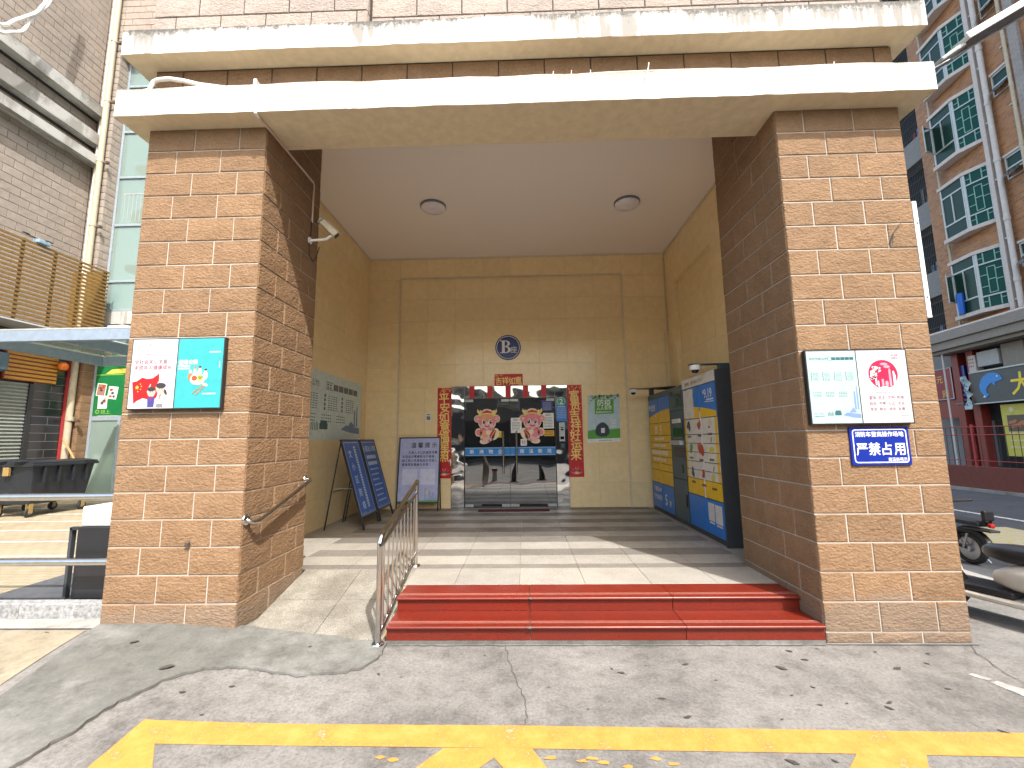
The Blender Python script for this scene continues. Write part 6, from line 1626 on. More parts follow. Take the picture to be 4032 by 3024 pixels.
# u: far (-) to near (+);  v: height;  w: out of the facade
ap = thing('apartment_house', 'orange tiled apartment house with green glazed bay windows', 'building', tuple(FO))
FA().box(-2.74, 6.6, 5.95, 27, -8, 0).build('wall', 'apt_tile', ap)
FA().box(-2.74, 6.6, -.02, 5.94, -8, -1.0).build('ground_floor_wall', 'shop_dark', ap)
PER = 3.3
for k in range(5):
    zb = 6.40 + PER * k; zt = zb + 2.32
    # plan of the bay: far end, corner, near end
    P0_, P1_, P2_, P3_ = (-1.66, 0.02), (-1.62, .34), (-.55, .34), (.22, .02)
    bay = [P0_, P1_, P2_, P3_]
    for z0, z1, nm in ((zb, zb + .15, 'bay_sill'), (zt, zt + .14, 'bay_head')):
        m = FA(); g = .05
        pts = [(-1.72, 0.001), (-1.72, .40), (-.53, .40), (.28, 0.001)]
        vs = [(u, z, w) for z in (z0, z1) for u, w in pts]; n = 4
        m.add(vs, [(3, 2, 1, 0), (4, 5, 6, 7)] + [(i, (i + 1) % n, n + (i + 1) % n, n + i) for i in range(n)]); m.build(nm, 'trim_pale', ap)
    win = FA()
    def quad(a, b, z0, z1, off=0.0):
        d = Vector((b[0] - a[0], b[1] - a[1])); nrm = Vector((-d.y, d.x)).normalized() * off
        return [(a[0] + nrm.x, z0, a[1] + nrm.y), (b[0] + nrm.x, z0, b[1] + nrm.y), (b[0] + nrm.x, z1, b[1] + nrm.y), (a[0] + nrm.x, z1, a[1] + nrm.y)]
    wf = FA()
    def bar(a, b, t0, t1, z0, z1, th=.03):
        pa = (a[0] + (b[0] - a[0]) * t0, a[1] + (b[1] - a[1]) * t0); pb = (a[0] + (b[0] - a[0]) * t1, a[1] + (b[1] - a[1]) * t1)
        q0 = quad(pa, pb, z0, z1, th); q1 = quad(pa, pb, z0, z1, -.01)
        wf.add(q0 + q1, [(0, 1, 2, 3), (7, 6, 5, 4), (0, 4, 5, 1), (1, 5, 6, 2), (2, 6, 7, 3), (3, 7, 4, 0)])
    zi0, zi1 = zb + .15, zt
    for t0, t1 in ((0, .05), (.95, 1.0), (.45, .49)): bar(P1_, P2_, t0, t1, zi0 + (.55 if t0 == .45 else 0), zi1 - (.45 if t0 == .45 else 0))
    for z in (zi0 + .5, zi1 - .45): bar(P1_, P2_, .05, .95, z, z + .06)
    for t0, t1 in ((0, .10), (.92, 1.0)): bar(P2_, P3_, t0, t1, zi0, zi1)
    for z in (zi0 + .42, zi1 - .48): bar(P2_, P3_, .10, .92, z, z + .05)
    bar(P0_, P1_, 0, 1, zi0, zi0 + .05); bar(P0_, P1_, 0, 1, zi1 - .05, zi1)
    fo = wf.build('window_frame', 'alu', ap)
    m = FA(); m.add(quad(P1_, P2_, zi0, zi1), [(0, 1, 2, 3)]); m.add(quad(P0_, P1_, zi0, zi1), [(0, 1, 2, 3)]); m.build('pane', 'green_glass', fo)
    m = FA(); m.add(quad(P2_, P3_, zi0, zi1), [(0, 1, 2, 3)]); m.build('pane', 'teal_glass', fo)
    wf = FA()
    for t in (.30, .72): bar(P2_, P3_, t - .02, t + .02, zi1 - .42, zi1 - .02, .02); bar(P2_, P3_, t - .02, t + .02, zi0 + .02, zi0 + .42, .02)
    bar(P2_, P3_, .36, .39, zi0 + .55, zi1 - .62, .02); bar(P2_, P3_, .64, .67, zi0 + .55, zi1 - .62, .02); bar(P2_, P3_, .36, .67, zi0 + .53, zi0 + .56, .02); bar(P2_, P3_, .36, .67, zi1 - .64, zi1 - .61, .02)
    for q, z in ((0, zi0 + .8), (1, zi0 + 1.0), (0, zi0 + 1.25), (1, zi0 + 1.4)): bar(P2_, P3_, .12 if q == 0 else .67, .36 if q == 0 else .90, z, z + .03, .02)
    for z in (zi0 + .22, zi1 - .24): bar(P2_, P3_, .12, .30, z, z + .025, .02); bar(P2_, P3_, .72, .90, z + .05, z + .075, .02)
    bar(P2_, P3_, .39, .64, zi0 + 1.05, zi0 + 1.08, .02)
    wf.build('window_grille', 'grille_green', fo)
    # louvres seen behind the front glass
    # open casement
    if k in (0, 2):
        a = Vector((-1.60, .36)); b = Vector((-1.30, .88)) if k == 2 else Vector((-1.45, .72))
        wf = FA(); Pa, Pb = (a.x, a.y), (b.x, b.y)
        for t0, t1 in ((0, .08), (.92, 1)): bar(Pa, Pb, t0, t1, zi0 + .55, zi1 - .42, .02)
        for z in (zi0 + .55, zi1 - .47): bar(Pa, Pb, .08, .92, z, z + .05, .02)
        co = wf.build('open_casement', 'alu', ap)
        m = FA(); m.add(quad(Pa, Pb, zi0 + .6, zi1 - .47), [(0, 1, 2, 3)]); m.build('pane', 'green_glass', co)
    # small awning windows beyond the pipes
    z0 = 7.70 + PER * k - (.05)
    so = FA().box(.86, 1.52, z0, z0 + .05, 0, .06).box(.86, 1.52, z0 + .80, z0 + .86, 0, .06).box(.86, .91, z0 + .05, z0 + .80, 0, .06).box(1.47, 1.52, z0 + .05, z0 + .80, 0, .06).box(.91, 1.47, z0 + .38, z0 + .43, 0, .055).build('window_frame', 'alu', ap)
    FA().box(.91, 1.47, z0 + .43, z0 + .80, 0.002, .02).build('pane', 'green_glass', so)
    FA().add([(.91, z0 + .40, .03), (1.47, z0 + .40, .03), (1.47, z0 + .05, .30), (.91, z0 + .05, .30)], [(0, 1, 2, 3), (3, 2, 1, 0)]).build('open_sash', 'green_glass', so)
    FA().box(.85, 1.53, z0 + .87, z0 + .95, 0, .10).build('window_head', 'trim_pale', ap)
    # windows further along, towards us
    wo = FA().box(2.75, 2.81, z0 - .6, z0 + 1.3, 0, .07).box(4.1, 4.16, z0 - .6, z0 + 1.3, 0, .07).box(2.81, 4.1, z0 - .6, z0 - .54, 0, .07).box(2.81, 4.1, z0 + 1.24, z0 + 1.3, 0, .07).box(3.42, 3.48, z0 - .54, z0 + 1.24, 0, .06).build('window_frame', 'alu', ap)
    FA().box(2.81, 4.1, z0 - .54, z0 + 1.24, .002, .02).build('pane', 'window_glass', wo)
    gm = FA()
    for q in range(8): gm.box(2.78 + q * .19, 2.80 + q * .19, z0 - .7, z0 + 1.35, .30, .32)
    for q in range(5): gm.box(2.74, 4.18, z0 - .7 + q * .5, z0 - .68 + q * .5, .295, .315)
    gm.build('window_cage', 'ox_maroon', wo)
FA().box(.30, .47, 5.96, 27, 0.0, .16).build('trim_column', 'trim_pale', ap)
FA().box(1.72, 2.05, 5.96, 27, 0.0, .10).build('tile_strip', 'pale_tile', ap)
FA().box(-2.12, -1.98, 6.2, 27, 0.0, .03).build('corner_seam', 'apt_tile', ap) if False else None
def vpipe(u, r, mat, label, z0=6.2):
    t = thing('wall_pipe', label, 'pipe', tuple(FO - dvv * u + nv_ * .15 + Vector((0, 0, z0))), 'pipes down the orange tiled house')
    FA().tube([(u, z0, .14), (u, 27, .14)], r, 12).build('pipe_run', mat, t, smooth=True)
    for k in range(7): FA().tube([(u, z0 + 1 + k * 2.3, .14), (u, z0 + 1.14 + k * 2.3, .14)], r * 1.2, 12).build('collar', mat, t, smooth=True)
    for k in range(7): FA().box(u - .17, u - r, z0 + .35 + k * 2.3, z0 + .40 + k * 2.3, .0, .16).build('clip', mat, t)
vpipe(.70, .085, 'apt_pipe', 'thick pale drainpipe beside the bay windows of the orange house')
vpipe(1.62, .055, 'pipe_cream', 'thin cream pipe beside the small awning windows of the orange house')
vpipe(-1.86, .045, 'pipe_cream', 'thin cream pipe on the far side of the bay windows')
bk = thing('blue_bucket', 'tall blue plastic tube standing on the lowest bay window sill', 'bucket', tuple(FO + nv_ * .45 + dvv * 1.35 + Vector((0, 0, 6.56))))
FA().lathe([(.10, 0), (.115, .45), (.115, .85), (.10, .86)], (-1.30, 6.56, .45), 14, None, 1).build('tube', 'bucket_blue', bk, smooth=True)
# orange pipe and awning over the shops
op = thing('orange_gas_pipe', 'orange pipe running over the concrete canopy of the shops', 'pipe', tuple(FO + Vector((0, 0, 6.2))))
FA().tube([(-3.4, 6.19, .25), (6, 6.19, .25)], .035, 8).build('pipe_run', 'orange_pipe', op, smooth=True)
cp = thing('shop_canopy', 'stepped grey concrete canopy over the row of shops', 'canopy', tuple(FO + Vector((0, 0, 5.2))))
FA().box(-3.35, 6.6, 5.60, 5.94, -.5, .85).box(-3.25, 6.6, 5.28, 5.595, -.5, .75).box(-3.05, 6.6, 5.14, 5.275, -.5, .60).build('slab', 'awning', cp, bev=.01)
FA().tube([(-3.4, 5.99, .80), (6.0, 5.99, .80)], .05, 10).build('gutter_pipe', 'apt_pipe', cp, smooth=True)
for q in range(4): FA().box(-2.6, 6.0, 6.02 + q * .035, 6.04 + q * .035, .2, .21).build('wire_run', 'grey_print', cp)
# shops
rs = thing('red_shop_sign', 'red shop sign with golden characters at the far end of the shops', 'shop sign', tuple(FO + dvv * 3 + Vector((0, 0, 3.3))))
FA(.0).box(-4.6, -2.68, 3.26, 4.62, -.5, .12).build('board', 'shop_red', rs)
FA(.122).box(-2.72, -2.68, 3.26, 4.62, 0, .01).box(-4.6, -2.72, 3.26, 3.29, 0, .01).box(-4.6, -2.72, 4.59, 4.62, 0, .01).build('border', 'poster_mint', rs)
f = FA(.124); f.text('元', -3.40, 4.02, .36, 0, None, .02, 'c').text('网', -3.18, 3.36, .36, 0, None, .02, 'c').text('装', -3.60, 3.36, .36, 0, None, .02, 'c') if False else None
FA(.124).text('元', -3.33, 4.02, .36, 0, None, .02, 'c').build('character', 'sign_gold', rs); FA(.124).text('网', -3.10, 3.36, .38, 0, None, .02, 'c').build('character', 'sign_gold', rs)
FA().box(-2.66, -2.12, 3.30, 4.60, -.4, .06).build('side_panel', 'sign_navy', rs)
fs_ = thing('fish_shop_sign', 'dark shop sign with a leaping blue fish and a yellow character', 'shop sign', tuple(FO + Vector((0, 0, 3))))
FA(.0).box(-1.55, 6.4, 2.96, 4.20, -.3, .30).build('board', 'shop_sign_grey', fs_)
FA(.30).box(-1.58, 6.4, 4.17, 4.22, 0, .03).box(-1.58, 6.4, 2.93, 2.97, 0, .03).build('border', 'alu', fs_)
def fishpts(): 
    return [(-.42, 3.78), (-.44, 3.90), (-.52, 4.00), (-.66, 4.07), (-.84, 4.08), (-1.02, 3.98), (-1.14, 3.82), (-1.20, 3.62), (-1.18, 3.42), (-1.10, 3.28), (-1.06, 3.20), (-1.02, 3.12), (-.96, 3.20), (-.90, 3.24), (-.98, 3.34), (-.98, 3.48), (-.90, 3.60), (-.78, 3.70), (-.72, 3.62), (-.66, 3.60), (-.66, 3.70), (-.54, 3.74)]
f = FA(.305); f.prism([(u * 1.25 + .28, z) for u, z in reversed(fishpts())], 0, .01); f.build('fish', 'fish_blue', fs_)
f = FA(.318); f.ell(-.42, 3.92, .03, .03, 0, .004, None, 10).ell(-1.05, 3.2, .05, .03, 0, .004, None, 8, .6); f.build('fish_eye', 'white_print', fs_)
FA(.306).text('大', .42, 3.23, .86, 0, None, .03, 'c', .95).text('鱼', 1.45, 3.23, .86, 0, None, .03, 'c', .95).build('lettering', 'sign_yellow', fs_) if False else FA(.306).text('大', .42, 3.23, .86, 0, None, .03, 'c', .95).build('lettering', 'sign_yellow', fs_)
pw = thing('plastic_drape', 'pale crumpled plastic banner hanging at the end of the fish sign', 'banner', tuple(FO + dvv * 1.6 + Vector((0, 0, 3))))
rn = random.Random(5); m = FA(.34); nn = 9
vs = [(-1.95 + .30 * j + .10 * (i / nn) * 1 + rn.uniform(-.04, .04), 4.1 - 1.35 * i / nn, rn.uniform(-.08, .08)) for i in range(nn + 1) for j in range(2)]
m.add(vs, [(2 * i, 2 * i + 2, 2 * i + 3, 2 * i + 1) for i in range(nn)]); m.build('sheet', 'poster_mint', pw)
f = FA(.43); 
for i in range(6): f.dashes(-1.82, -1.66, 3.9 - i * .2, .09, 0, None, 2, .3, i)
f.build('print', 'navy_print', pw)
gb = thing('shop_units', 'grey and cream air unit boxes above the fish sign', 'air unit', tuple(FO + Vector((0, 0, 4.3))))
FA().box(-1.35, -.45, 4.40, 4.98, -.2, .15).build('grey_box', 'soffit_grey', gb, bev=.01); FA().box(-.35, .5, 4.25, 5.10, -.2, .12).build('cream_box', 'awning', gb, bev=.01)
FA().box(-1.75, -1.42, 4.25, 4.9, -.1, .16).build('grille_box', 'trim_pale', gb)
FA(.162).dashes(-1.72, -1.48, 4.72, .06, 0, None, 3, .4).dashes(-1.72, -1.48, 4.58, .06, 0, None, 3, .4, 2).dashes(-1.72, -1.48, 4.44, .06, 0, None, 3, .4, 5).build('grille', 'ox_maroon', gb)
mp_ = thing('menu_poster', 'yellow menu poster with a picture of fried food in the shop window', 'poster', tuple(FO + Vector((0, 0, 2))))
FA(.1).box(-.75, 1.1, .95, 2.85, -.05, 0).build('sheet', 'menu_yellow', mp_)
FA(.102).box(-.55, .25, 1.85, 2.45, 0, .004).build('picture', 'fruit_brown', mp_)
f = FA(.108)
for k in range(9): rnx = random.Random(k); f.ell(-.42 + .07 * k, 2.12 + rnx.uniform(-.1, .1), .10, .06, .0004 * k, .0004 * k + .002, None, 10, rnx.uniform(-.6, .6))
f.build('food_print', 'orange_print', mp_)
f = FA(.102); f.ell(-.35, 2.66, .09, .09, 0, .003, None, 14)
for r_ in range(3):
    for c_ in range(3): f.box(-.55 + c_ * .30, -.32 + c_ * .30, 1.68 - r_ * .24 + .06, 1.79 - r_ * .24, 0, .003)
f.build('print', 'fruit_cream', mp_)
for u, lab in ((-2.45, 'red column beside the red shop sign'), (-1.72, 'red column at the end of the fish sign')):
    t = thing('red_column', lab, 'column', tuple(FO - dvv * u), 'red columns of the shop row')
    FA().box(u - .16, u + .16, 0, 5.13, -.2, .12).build('shaft', 'red_column', t, bev=.01)
    FA().box(u - .19, u + .19, 3.0, 3.06, -.2, .15).build('collar', 'grey_print', t)
FA().box(-4.6, -2.7, 2.45, 3.24, -.3, .05).build('fascia_panel', 'red_column', rs)
wp_ = thing('shop_pole', 'thin white pole holding up the shop canopy', 'pole', tuple(FO + dvv * 2.4 + nv_ * .5))
FA().tube([(-2.42, 0.1, .55), (-2.42, 5.13, .55)], .035, 10).build('shaft', 'apt_pipe', wp_, smooth=True)
for i, u in enumerate((-3.4, -3.05, -2.2, -.95)):
    FA().box(u - .02, u + .3, .5, 2.3, -.6, -.55).build('shop_door', 'red_column' if i % 2 else 'grey_wall', rs)
# iron railing on the red wall
rw = thing('red_wall', 'low dark red wall across the road with an iron railing on top', 'wall', (14.2, 13, 0))
MB().box(14.1, 14.28, 6.0, 34, -.02, .78).build('plinth', 'red_wall', rw, bev=.01)
for z in (.95, 1.75, 2.0): MB().tube([(14.2, 6, z), (14.2, 34, z)], .016, 6).build('rail', 'ox_maroon', rw)
m = MB()
for k in range(90): m.tube([(14.2, 6 + k * .18, .78), (14.2, 6 + k * .18, 2.0)], .009, 5)
b_ = m.build('railing_bars', 'iron', rw); b_['kind'] = 'stuff'
for k in range(9): MB().box(14.17, 14.23, 6.5 + k * 1.9, 6.56 + k * 1.9, .78, 2.08).build('railing_post', 'ox_maroon', rw)
struct(MB().add([(14.3, 5, .16), (19, 5, .16), (22, 40, .16), (14.3, 40, .16)], [(0, 1, 2, 3)]).build('shop_terrace', 'concrete_ground'))
# grey building further along
gy = thing('grey_building', 'grey apartment block with barred balcony windows behind the orange house', 'building', tuple(FO + dvv * 3.5))
FA().box(-14, -2.9, 0, 27, -9, -.9).build('wall', 'grey_wall', gy)
for k in range(7):
    z = 5.6 + k * 3.3
    FA().box(-14, -2.95, z - .9, z + .25, -.9, -.35).build('balcony_wall', 'grey_wall', gy)
    FA().box(-13.9, -2.97, z + .3, z + 2.3, -.9, -.86).build('dark_opening', 'dark_room', gy)
    m = FA()
    for q in range(46): m.box(-7.6 + q * .10, -7.585 + q * .10, z + .25, z + 2.35, -.42, -.405)
    for q in range(4): m.box(-7.6, -2.97, z + .45 + q * .55, z + .47 + q * .55, -.43, -.40)
    m.build('window_bars', 'iron', gy)
    rn = random.Random(k)
    for q in range(4): FA().box(-3.9 + q * .24, -3.75 + q * .24, z + .3, z + .3 + rn.uniform(.3, .9), -.7, -.6).build('laundry', rn.choice(['grey_print', 'ox_maroon', 'slat_wood', 'poster_blue']), gy)
tw_ = thing('shade_tower', 'unseen tower block near the orange house, added to shade the road', 'building', (24, -4, 0))
MB().box(19.4, 32, -26, 8.4, 0, 37).build('wall', 'opp_tile', tw_)  # out of view, added with its height set to shade the road
# the houses across the road behind the viewer, seen only in the door glass
ob = thing('opposite_house', 'plain tiled house across the road, mirrored in the door glass', 'building', (0, -16, 0))
MB().box(-22, 15, -24, -15, 0, 6.2).build('wall', 'opp_tile', ob)
for i in range(8):
    for j in range(1):
        fo = MB().box(-19 + i * 4.2, -17 + i * 4.2, -15.0, -14.94, 4.2 + j * 3, 5.9 + j * 3).build('window_frame', 'alu', ob)
        MB().box(-18.92 + i * 4.2, -17.08 + i * 4.2, -14.94, -14.93, 4.28 + j * 3, 5.82 + j * 3).build('pane', 'window_glass', fo)
MB().box(-22, 15, -15, -14.9, .3, 3.3).build('shop_band', 'shop_dark', ob)
# ================================================================== E-BIKE AND SCOOTER
eb = thing('electric_bike', 'small black electric bike parked in the shade behind the notice pillar', 'electric bike', (6.25, 6.3, 0))
bh = Vector((-.06, .998, 0)).normalized(); bsd = Vector((0, 0, 1)).cross(bh)
def EB(): return MB((6.20, 6.42, .008), bh, bsd, (0, 0, 1))     # x forward from the rear axle, y to the left, z up
def wheel(F, x, r, par):
    w = F().lathe([(r * .72, -.035), (r * .90, -.042), (r, -.02), (r, .02), (r * .90, .042), (r * .72, .035), (r * .72, -.035)], (x, 0, r), 28, None, 1).build('wheel', 'dark_rubber', par, smooth=True)
    m = F().lathe([(r * .72, -.025), (r * .62, -.02), (r * .62, .02), (r * .72, .025)], (x, 0, r), 28, None, 1).lathe([(.05, -.06), (.05, .06)], (x, 0, r), 12, None, 1)
    for k in range(5):
        a = k * 2 * math.pi / 5
        m.tube([(x + .04 * math.cos(a), 0, r + .04 * math.sin(a)), (x + r * .66 * math.cos(a), 0, r + r * .66 * math.sin(a))], .014, 6)
    m.build('rim', 'bike_metal', w, smooth=True)
wheel(EB, 0, .21, eb); wheel(EB, 1.02, .21, eb)
EB().tube(smooth_path([(-.05, 0, .46), (.12, 0, .44), (.30, 0, .36), (.48, 0, .25), (.70, 0, .27), (.84, 0, .50), (.92, 0, .86)]), .032, 10).tube([(.12, .05, .42), (0, .06, .21), (.42, .05, .27)], .015, 8).tube([(.12, -.05, .42), (0, -.06, .21), (.42, -.05, .27)], .015, 8).build('frame', 'scooter_black', eb, smooth=True)
EB().box(-.22, .34, -.10, .10, .535, .60).build('seat', 'scooter_black', eb, bev=.025)
EB().prism([(-.30, -.07), (-.24, -.07), (-.24, .07), (-.30, .07)], .62, .76).tube([(-.22, .05, .55), (-.28, .05, .66)], .012, 6).tube([(-.22, -.05, .55), (-.28, -.05, .66)], .012, 6).build('backrest', 'scooter_black', eb, bev=.02)
EB().box(-.34, .02, -.07, .07, .475, .505).build('rear_rack', 'iron', eb, bev=.006)
a_ = []
EB().tube([(.25 * math.cos(t), 0, .21 + .25 * math.sin(t)) for t in [R(20 + 12 * k) for k in range(13)]], .05, 8).build('mudguard', 'scooter_black', eb, smooth=True)
EB().tube([(.92, 0, .86), (.94, 0, 1.0)], .02, 8).tube([(.88, .31, 1.01), (.94, .12, 1.0), (.94, -.12, 1.0), (.88, -.31, 1.01)], .014, 8).build('handlebar', 'bike_metal', eb, smooth=True)
for s_ in (-1, 1):
    EB().tube([(.885, s_ * .20, 1.01), (.87, s_ * .34, 1.012)], .020, 10).build('grip', 'dark_rubber', eb, smooth=True)
    EB().lathe([(0, -.02), (.024, -.015), (.026, .01), (0, .02)], (.86, s_ * .19, .93), 12, None, 0).build('indicator', 'signal_orange', eb, smooth=True)
    EB().tube([(.93, s_ * .15, 1.02), (.92, s_ * .24, 1.10)], .007, 6).lathe([(0, -.006), (.045, -.004), (.045, .004), (0, .006)], (.92, s_ * .26, 1.12), 14, None, 0).build('mirror', 'bike_metal', eb)
EB().tube([(.70, .05, .40), (.98, .05, .30), (1.02, .07, .21)], .018, 8).tube([(.92, -.05, .80), (1.02, -.07, .21)], .018, 8).build('fork', 'bike_metal', eb, smooth=True)
EB().box(.74, .90, -.14, .14, .52, .82).build('front_bag', 'scooter_black', eb, bev=.04)
EB().tube([(.10, -.08, .26), (-.06, -.20, .02)], .010, 6).tube([(.16, -.08, .26), (-.01, -.20, .02)], .010, 6).build('side_stand', 'bike_metal', eb)
EB().tube([(-.08, -.09, .40), (.0, -.08, .22)], .013, 8).tube([(-.06, .09, .42), (.02, .08, .22)], .013, 8).build('shock', 'bike_metal', eb, smooth=True)
EB().lathe([(0, -.03), (.03, -.02), (.03, .02), (0, .03)], (-.30, 0, .56), 12, None, 0).build('tail_lamp', 'flag_red', eb)
# beige scooter, mostly outside the picture
sc_ = thing('motor_scooter', 'beige motor scooter with a black seat cut off by the picture edge', 'scooter', (4.9, 4.25, 0))
def SB(): return MB((4.86, 3.93, 0.0), (-.38, .925, 0), (-.925, -.38, 0), (0, 0, 1))      # x forward
wheel(SB, -.12, .24, sc_); wheel(SB, 1.12, .24, sc_)
def loft(F, secs, n=14):
    m = F(); vs, fs = [], []
    for x, y, z, ry, rz in secs:
        for k in range(n):
            t = 2 * math.pi * k / n; c, q = math.cos(t), math.sin(t)
            vs.append((x, y + ry * math.copysign(abs(c) ** .7, c), z + rz * math.copysign(abs(q) ** .7, q)))
    for i in range(len(secs) - 1):
        for k in range(n): fs.append((i * n + k, i * n + (k + 1) % n, (i + 1) * n + (k + 1) % n, (i + 1) * n + k))
    fs += [tuple(range(n - 1, -1, -1)), tuple(range((len(secs) - 1) * n, len(secs) * n))]
    return m.add(vs, fs)
loft(SB, [(-.50, 0, .58, .04, .04), (-.40, 0, .56, .12, .11), (-.1, 0, .52, .17, .16), (.25, 0, .48, .19, .16), (.52, 0, .44, .17, .12), (.66, 0, .42, .10, .06)]).build('rear_body', 'scooter_beige', sc_, smooth='fix')
loft(SB, [(-.45, 0, .70, .05, .03), (-.30, 0, .705, .13, .06), (.0, 0, .69, .16, .075), (.30, 0, .665, .165, .085), (.55, 0, .65, .15, .085), (.70, 0, .655, .09, .06), (.74, 0, .65, .04, .03)]).build('seat', 'scooter_black', sc_, smooth='fix')
SB().box(.50, 1.02, -.18, .18, .26, .325).build('footboard', 'scooter_black', sc_, bev=.02)
SB().prism([(.30, -.21), (1.06, -.19), (1.16, -.08), (1.16, .08), (1.06, .19), (.30, .21)], .195, .255).build('lower_fairing', 'scooter_beige', sc_, bev=.02)
loft(SB, [(1.00, 0, .34, .19, .06), (1.06, 0, .55, .20, .10), (1.10, 0, .80, .17, .08), (1.06, 0, .98, .11, .05)]).build('front_shield', 'scooter_beige', sc_, smooth='fix')
SB().tube([(1.04, 0, .96), (1.02, 0, 1.06)], .03, 8).tube([(.92, .33, 1.09), (1.02, .1, 1.08), (1.02, -.1, 1.08), (.92, -.33, 1.09)], .017, 8).build('handlebar', 'scooter_black', sc_, smooth=True)
SB().box(1.06, 1.20, -.07, .07, .88, .98).build('headlamp', 'white_plastic', sc_, bev=.02)
SB().tube([(1.06, .07, .5), (1.12, .08, .24)], .025, 8).tube([(1.06, -.07, .5), (1.12, -.08, .24)], .025, 8).build('fork', 'bike_metal', sc_, smooth=True)
SB().tube([(.42, .10, .22), (.34, .24, .02)], .014, 8).tube([(.42, -.10, .22), (.50, -.22, .02)], .014, 8).build('stand', 'iron', sc_, smooth=True)
SB().box(-.2, .25, -.12, .12, .16, .36).build('engine', 'iron', sc_, bev=.03)

# ================================================================== THINGS MIRRORED IN THE DOOR
def cone(x, y, label):
    t = thing('traffic_cone', label, 'traffic cone', (x, y, 0), 'dark traffic cones on the road')
    MB().lathe([(.13, .03), (.05, .70), (.03, .72), (0, .72)], (x, y, 0), 20).build('cone_body', 'cone_dark', t, smooth=True)
    MB().box(x - .2, x + .2, y - .2, y + .2, .002, .035).build('base', 'cone_dark', t, bev=.01)
cone(0.70, .75, 'dark traffic cone in front of the porch, mirrored in the door glass')
cone(-0.45, .55, 'dark traffic cone nearer the stone bollard')
bo = thing('stone_bollard', 'round grey stone bollard with a red band by the road', 'bollard', (-1.25, 1.0, 0))
MB().lathe([(.11, 0), (.11, .50), (.12, .55), (.10, .60), (0, .62)], (-1.25, 1.0, 0), 20).build('shaft', 'soffit_grey', bo, smooth=True)
MB().lathe([(.15, .47), (.15, .58)], (-1.25, 1.0, 0), 20).build('band', 'shop_red', bo, smooth=True)
cr = thing('parked_car', 'white car parked on the road behind the viewer', 'car', (-4.9, -1.8, 0))
def CB(): return MB((-4.9, -1.8, 0), (1, 0, 0), (0, 1, 0), (0, 0, 1))
m = CB(); secs = [(-2.1, .45, .62, .50), (-1.7, .75, .62, .62), (-1.0, .84, .62, .70), (1.0, .85, .62, .68), (1.7, .80, .60, .62), (2.1, .55, .58, .48)]
def loftc(secs, zb):
    vs, fs = [], []
    for x, hw, _, zt in secs: vs += [(x, -hw, zb), (x, hw, zb), (x, hw * .96, zt + .18), (x, -hw * .96, zt + .18)]
    for i in range(len(secs) - 1):
        for k in range(4): fs.append((i * 4 + k, i * 4 + (k + 1) % 4, i * 4 + 4 + (k + 1) % 4, i * 4 + 4 + k))
    fs += [(3, 2, 1, 0), tuple(range(4 * len(secs) - 4, 4 * len(secs)))]
    return vs, fs
m.add(*loftc(secs, .22)); m.build('body', 'car_white', cr, smooth='fix', bev=.06)
CB().add([(-1.3, -.74, .86), (.95, -.74, .86), (.95, .74, .86), (-1.3, .74, .86), (-.75, -.6, 1.42), (.35, -.6, 1.42), (.35, .6, 1.42), (-.75, .6, 1.42)], [(0, 1, 5, 4), (1, 2, 6, 5), (2, 3, 7, 6), (3, 0, 4, 7), (4, 5, 6, 7)]).build('cabin_glass', 'window_glass', cr, bev=.05)
CB().box(-.7, .3, -.58, .58, 1.405, 1.44).build('roof', 'car_white', cr, bev=.02)
for x in (-1.3, 1.3):
    for y in (-.78, .78): CB().lathe([(.1, -.1), (.32, -.1), (.34, 0), (.32, .1), (.1, .1)], (x, y, .34), 22, None, 1).build('wheel', 'dark_rubber', cr, smooth=True)
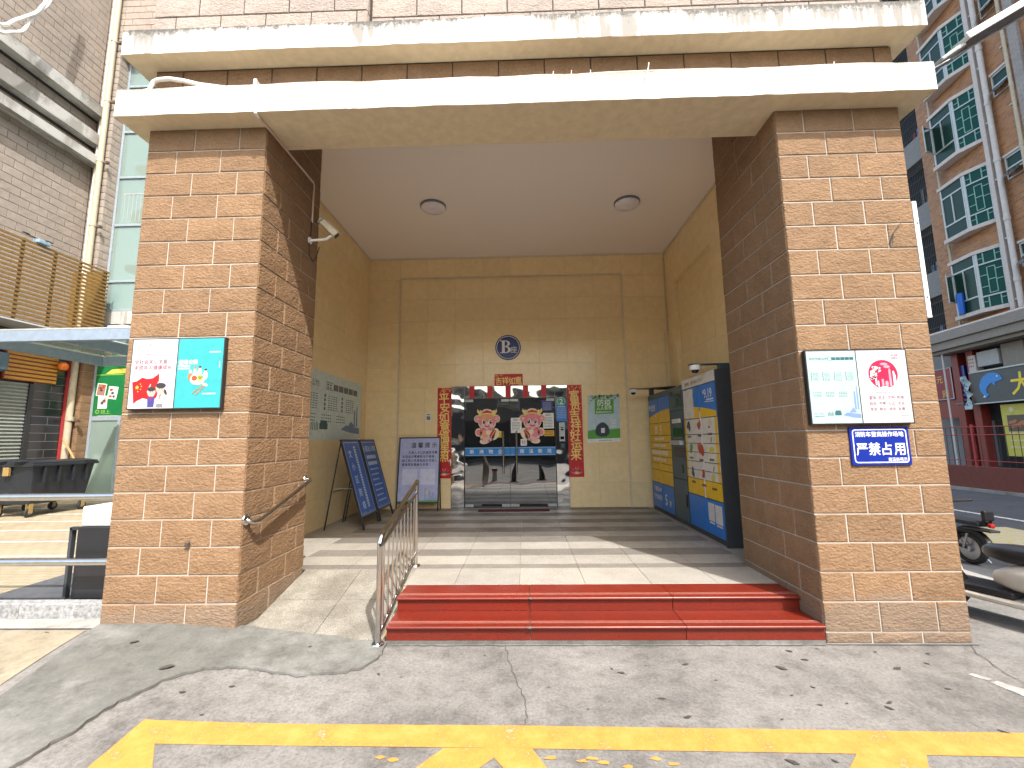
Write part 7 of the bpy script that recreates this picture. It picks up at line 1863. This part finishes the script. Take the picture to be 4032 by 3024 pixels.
# ================================================================== FALLEN LEAVES
lm = []
for k in range(4):
    rn = random.Random(k); L_ = 1.0; n = 6; vs = []
    for i in range(n + 1):
        t = i / n; w = .28 * math.sin(math.pi * t) ** .8 * (1 + .2 * rn.random())
        b_ = .12 * math.sin(math.pi * t * 1.3 + k)
        vs += [(t - .5, w + b_ * .5, .02 + .10 * rn.random()), (t - .5, b_ * .5, .03 + .02 * rn.random()), (t - .5, -w + b_ * .5, .02 + .12 * rn.random())]
    fs = []
    for i in range(n):
        for j in range(2): fs.append((i * 3 + j, i * 3 + j + 1, i * 3 + j + 4, i * 3 + j + 3))
    me = bpy.data.meshes.new('fallen_leaf'); me.from_pydata(vs, [], fs); me.materials.append(MATS['leaf_dry']); me.update(); lm.append(me)
rn = random.Random(21)
spots = [(2.2, 3.94, .09), (2.24, 3.80, .10), (1.98, 3.67, .14), (1.26, 3.73, .10), (.72, 3.60, .10), (.66, 3.66, .06), (.93, 3.27, .09), (1.03, 3.07, .11), (2.46, 3.98, .06), (2.9, 3.93, .06), (2.86, 3.67, .12), (3.15, 3.74, .08), (2.98, 3.39, .08),
         (2.44, 3.23, .09), (2.39, 3.17, .09), (2.05, 3.41, .06), (1.96, 3.2, .06), (1.46, 2.68, .12), (2.88, 2.94, .09), (2.15, 3.22, .05), (1.84, 3.31, .05), (.94, 3.71, .04), (-2.17, 3.36, .08), (-2.47, 3.27, .09), (-1.16, 3.58, .07),
         (-.97, 3.54, .05), (-2.16, 3.05, .05), (-4.3, 4.0, .09), (-.36, 3.87, .05), (1.62, 3.05, .05), (.40, 3.15, .04), (3.3, 3.9, .07), (.15, 3.4, .04), (1.4, 3.5, .04), (1.7, 2.69, .06)]
LEAF = {0: 'dry leaf lying close to the red steps beside the notice pillar', 2: 'longest dry leaf, in front of the pillar end of the red steps', 7: 'ragged dry leaf just above the yellow line, out from the middle of the steps',
        17: 'dry leaf on the road on the viewer side of the long yellow line', 18: 'dry leaf touching the far edge of the yellow line below the notice pillar', 22: 'dry leaf just outside the bulge of the ragged apron edge',
        23: 'dry leaf between the ragged apron edge and the corner of the yellow line', 24: 'dry leaf on the road closest to the foot of the steel railing', 27: 'dry leaf on the tan paving in front of the granite kerb',
        28: 'dry leaf near the red steps, on the ramp side of the long crack', 32: 'dry leaf nearest to the middle of the long crack', 10: 'curled dry leaf in front of the middle of the notice pillar', 12: 'dry leaf nearest to the worn white paint patch',
        34: 'tiny dry leaf beside the yellow arrow paint under the line'}
for i, (x, y, s_) in enumerate(spots):
    o = bpy.data.objects.new('fallen_leaf', lm[i % 4]); COL.objects.link(o)
    o.location = (x, y, gz(x, y) + .004); o.rotation_euler = (0, 0, rn.uniform(-1.0, .6)); s_ *= .62; o.scale = (s_, s_ * rn.uniform(.5, .85), s_ * .5)
    tag(o, LEAF.get(i, 'small dry dark leaf lying on the sunlit grey concrete'), 'leaf', 'dry leaves on the concrete')
for x, y, s_, lab in ((-2.78, 3.50, .15, 'largest dry leaf, lying on the smooth apron by the crack'), (-3.30, 3.78, .10, 'dry leaf lying on the apron close to the stone pillar'), (-1.87, 3.92, .05, 'tiny dry leaf on the apron below the ramp')):
    o = bpy.data.objects.new('fallen_leaf', lm[0]); COL.objects.link(o)
    o.location = (x, y, apron_z(x, y) + .006); o.rotation_euler = (0, 0, .6); o.scale = (s_ * .7, s_ * .6, s_ * .4)
    tag(o, lab, 'leaf', 'dry leaves on the concrete')
dm = thing('door_mat', 'thin dark red door mat in front of the glass door', 'mat', (-.24, 9.5, FZ))
MB().box(-1.0, .52, 9.36, 9.62, FZ + .001, FZ + .012).build('pile', 'mat_red', dm)
bpy.context.view_layer.update()
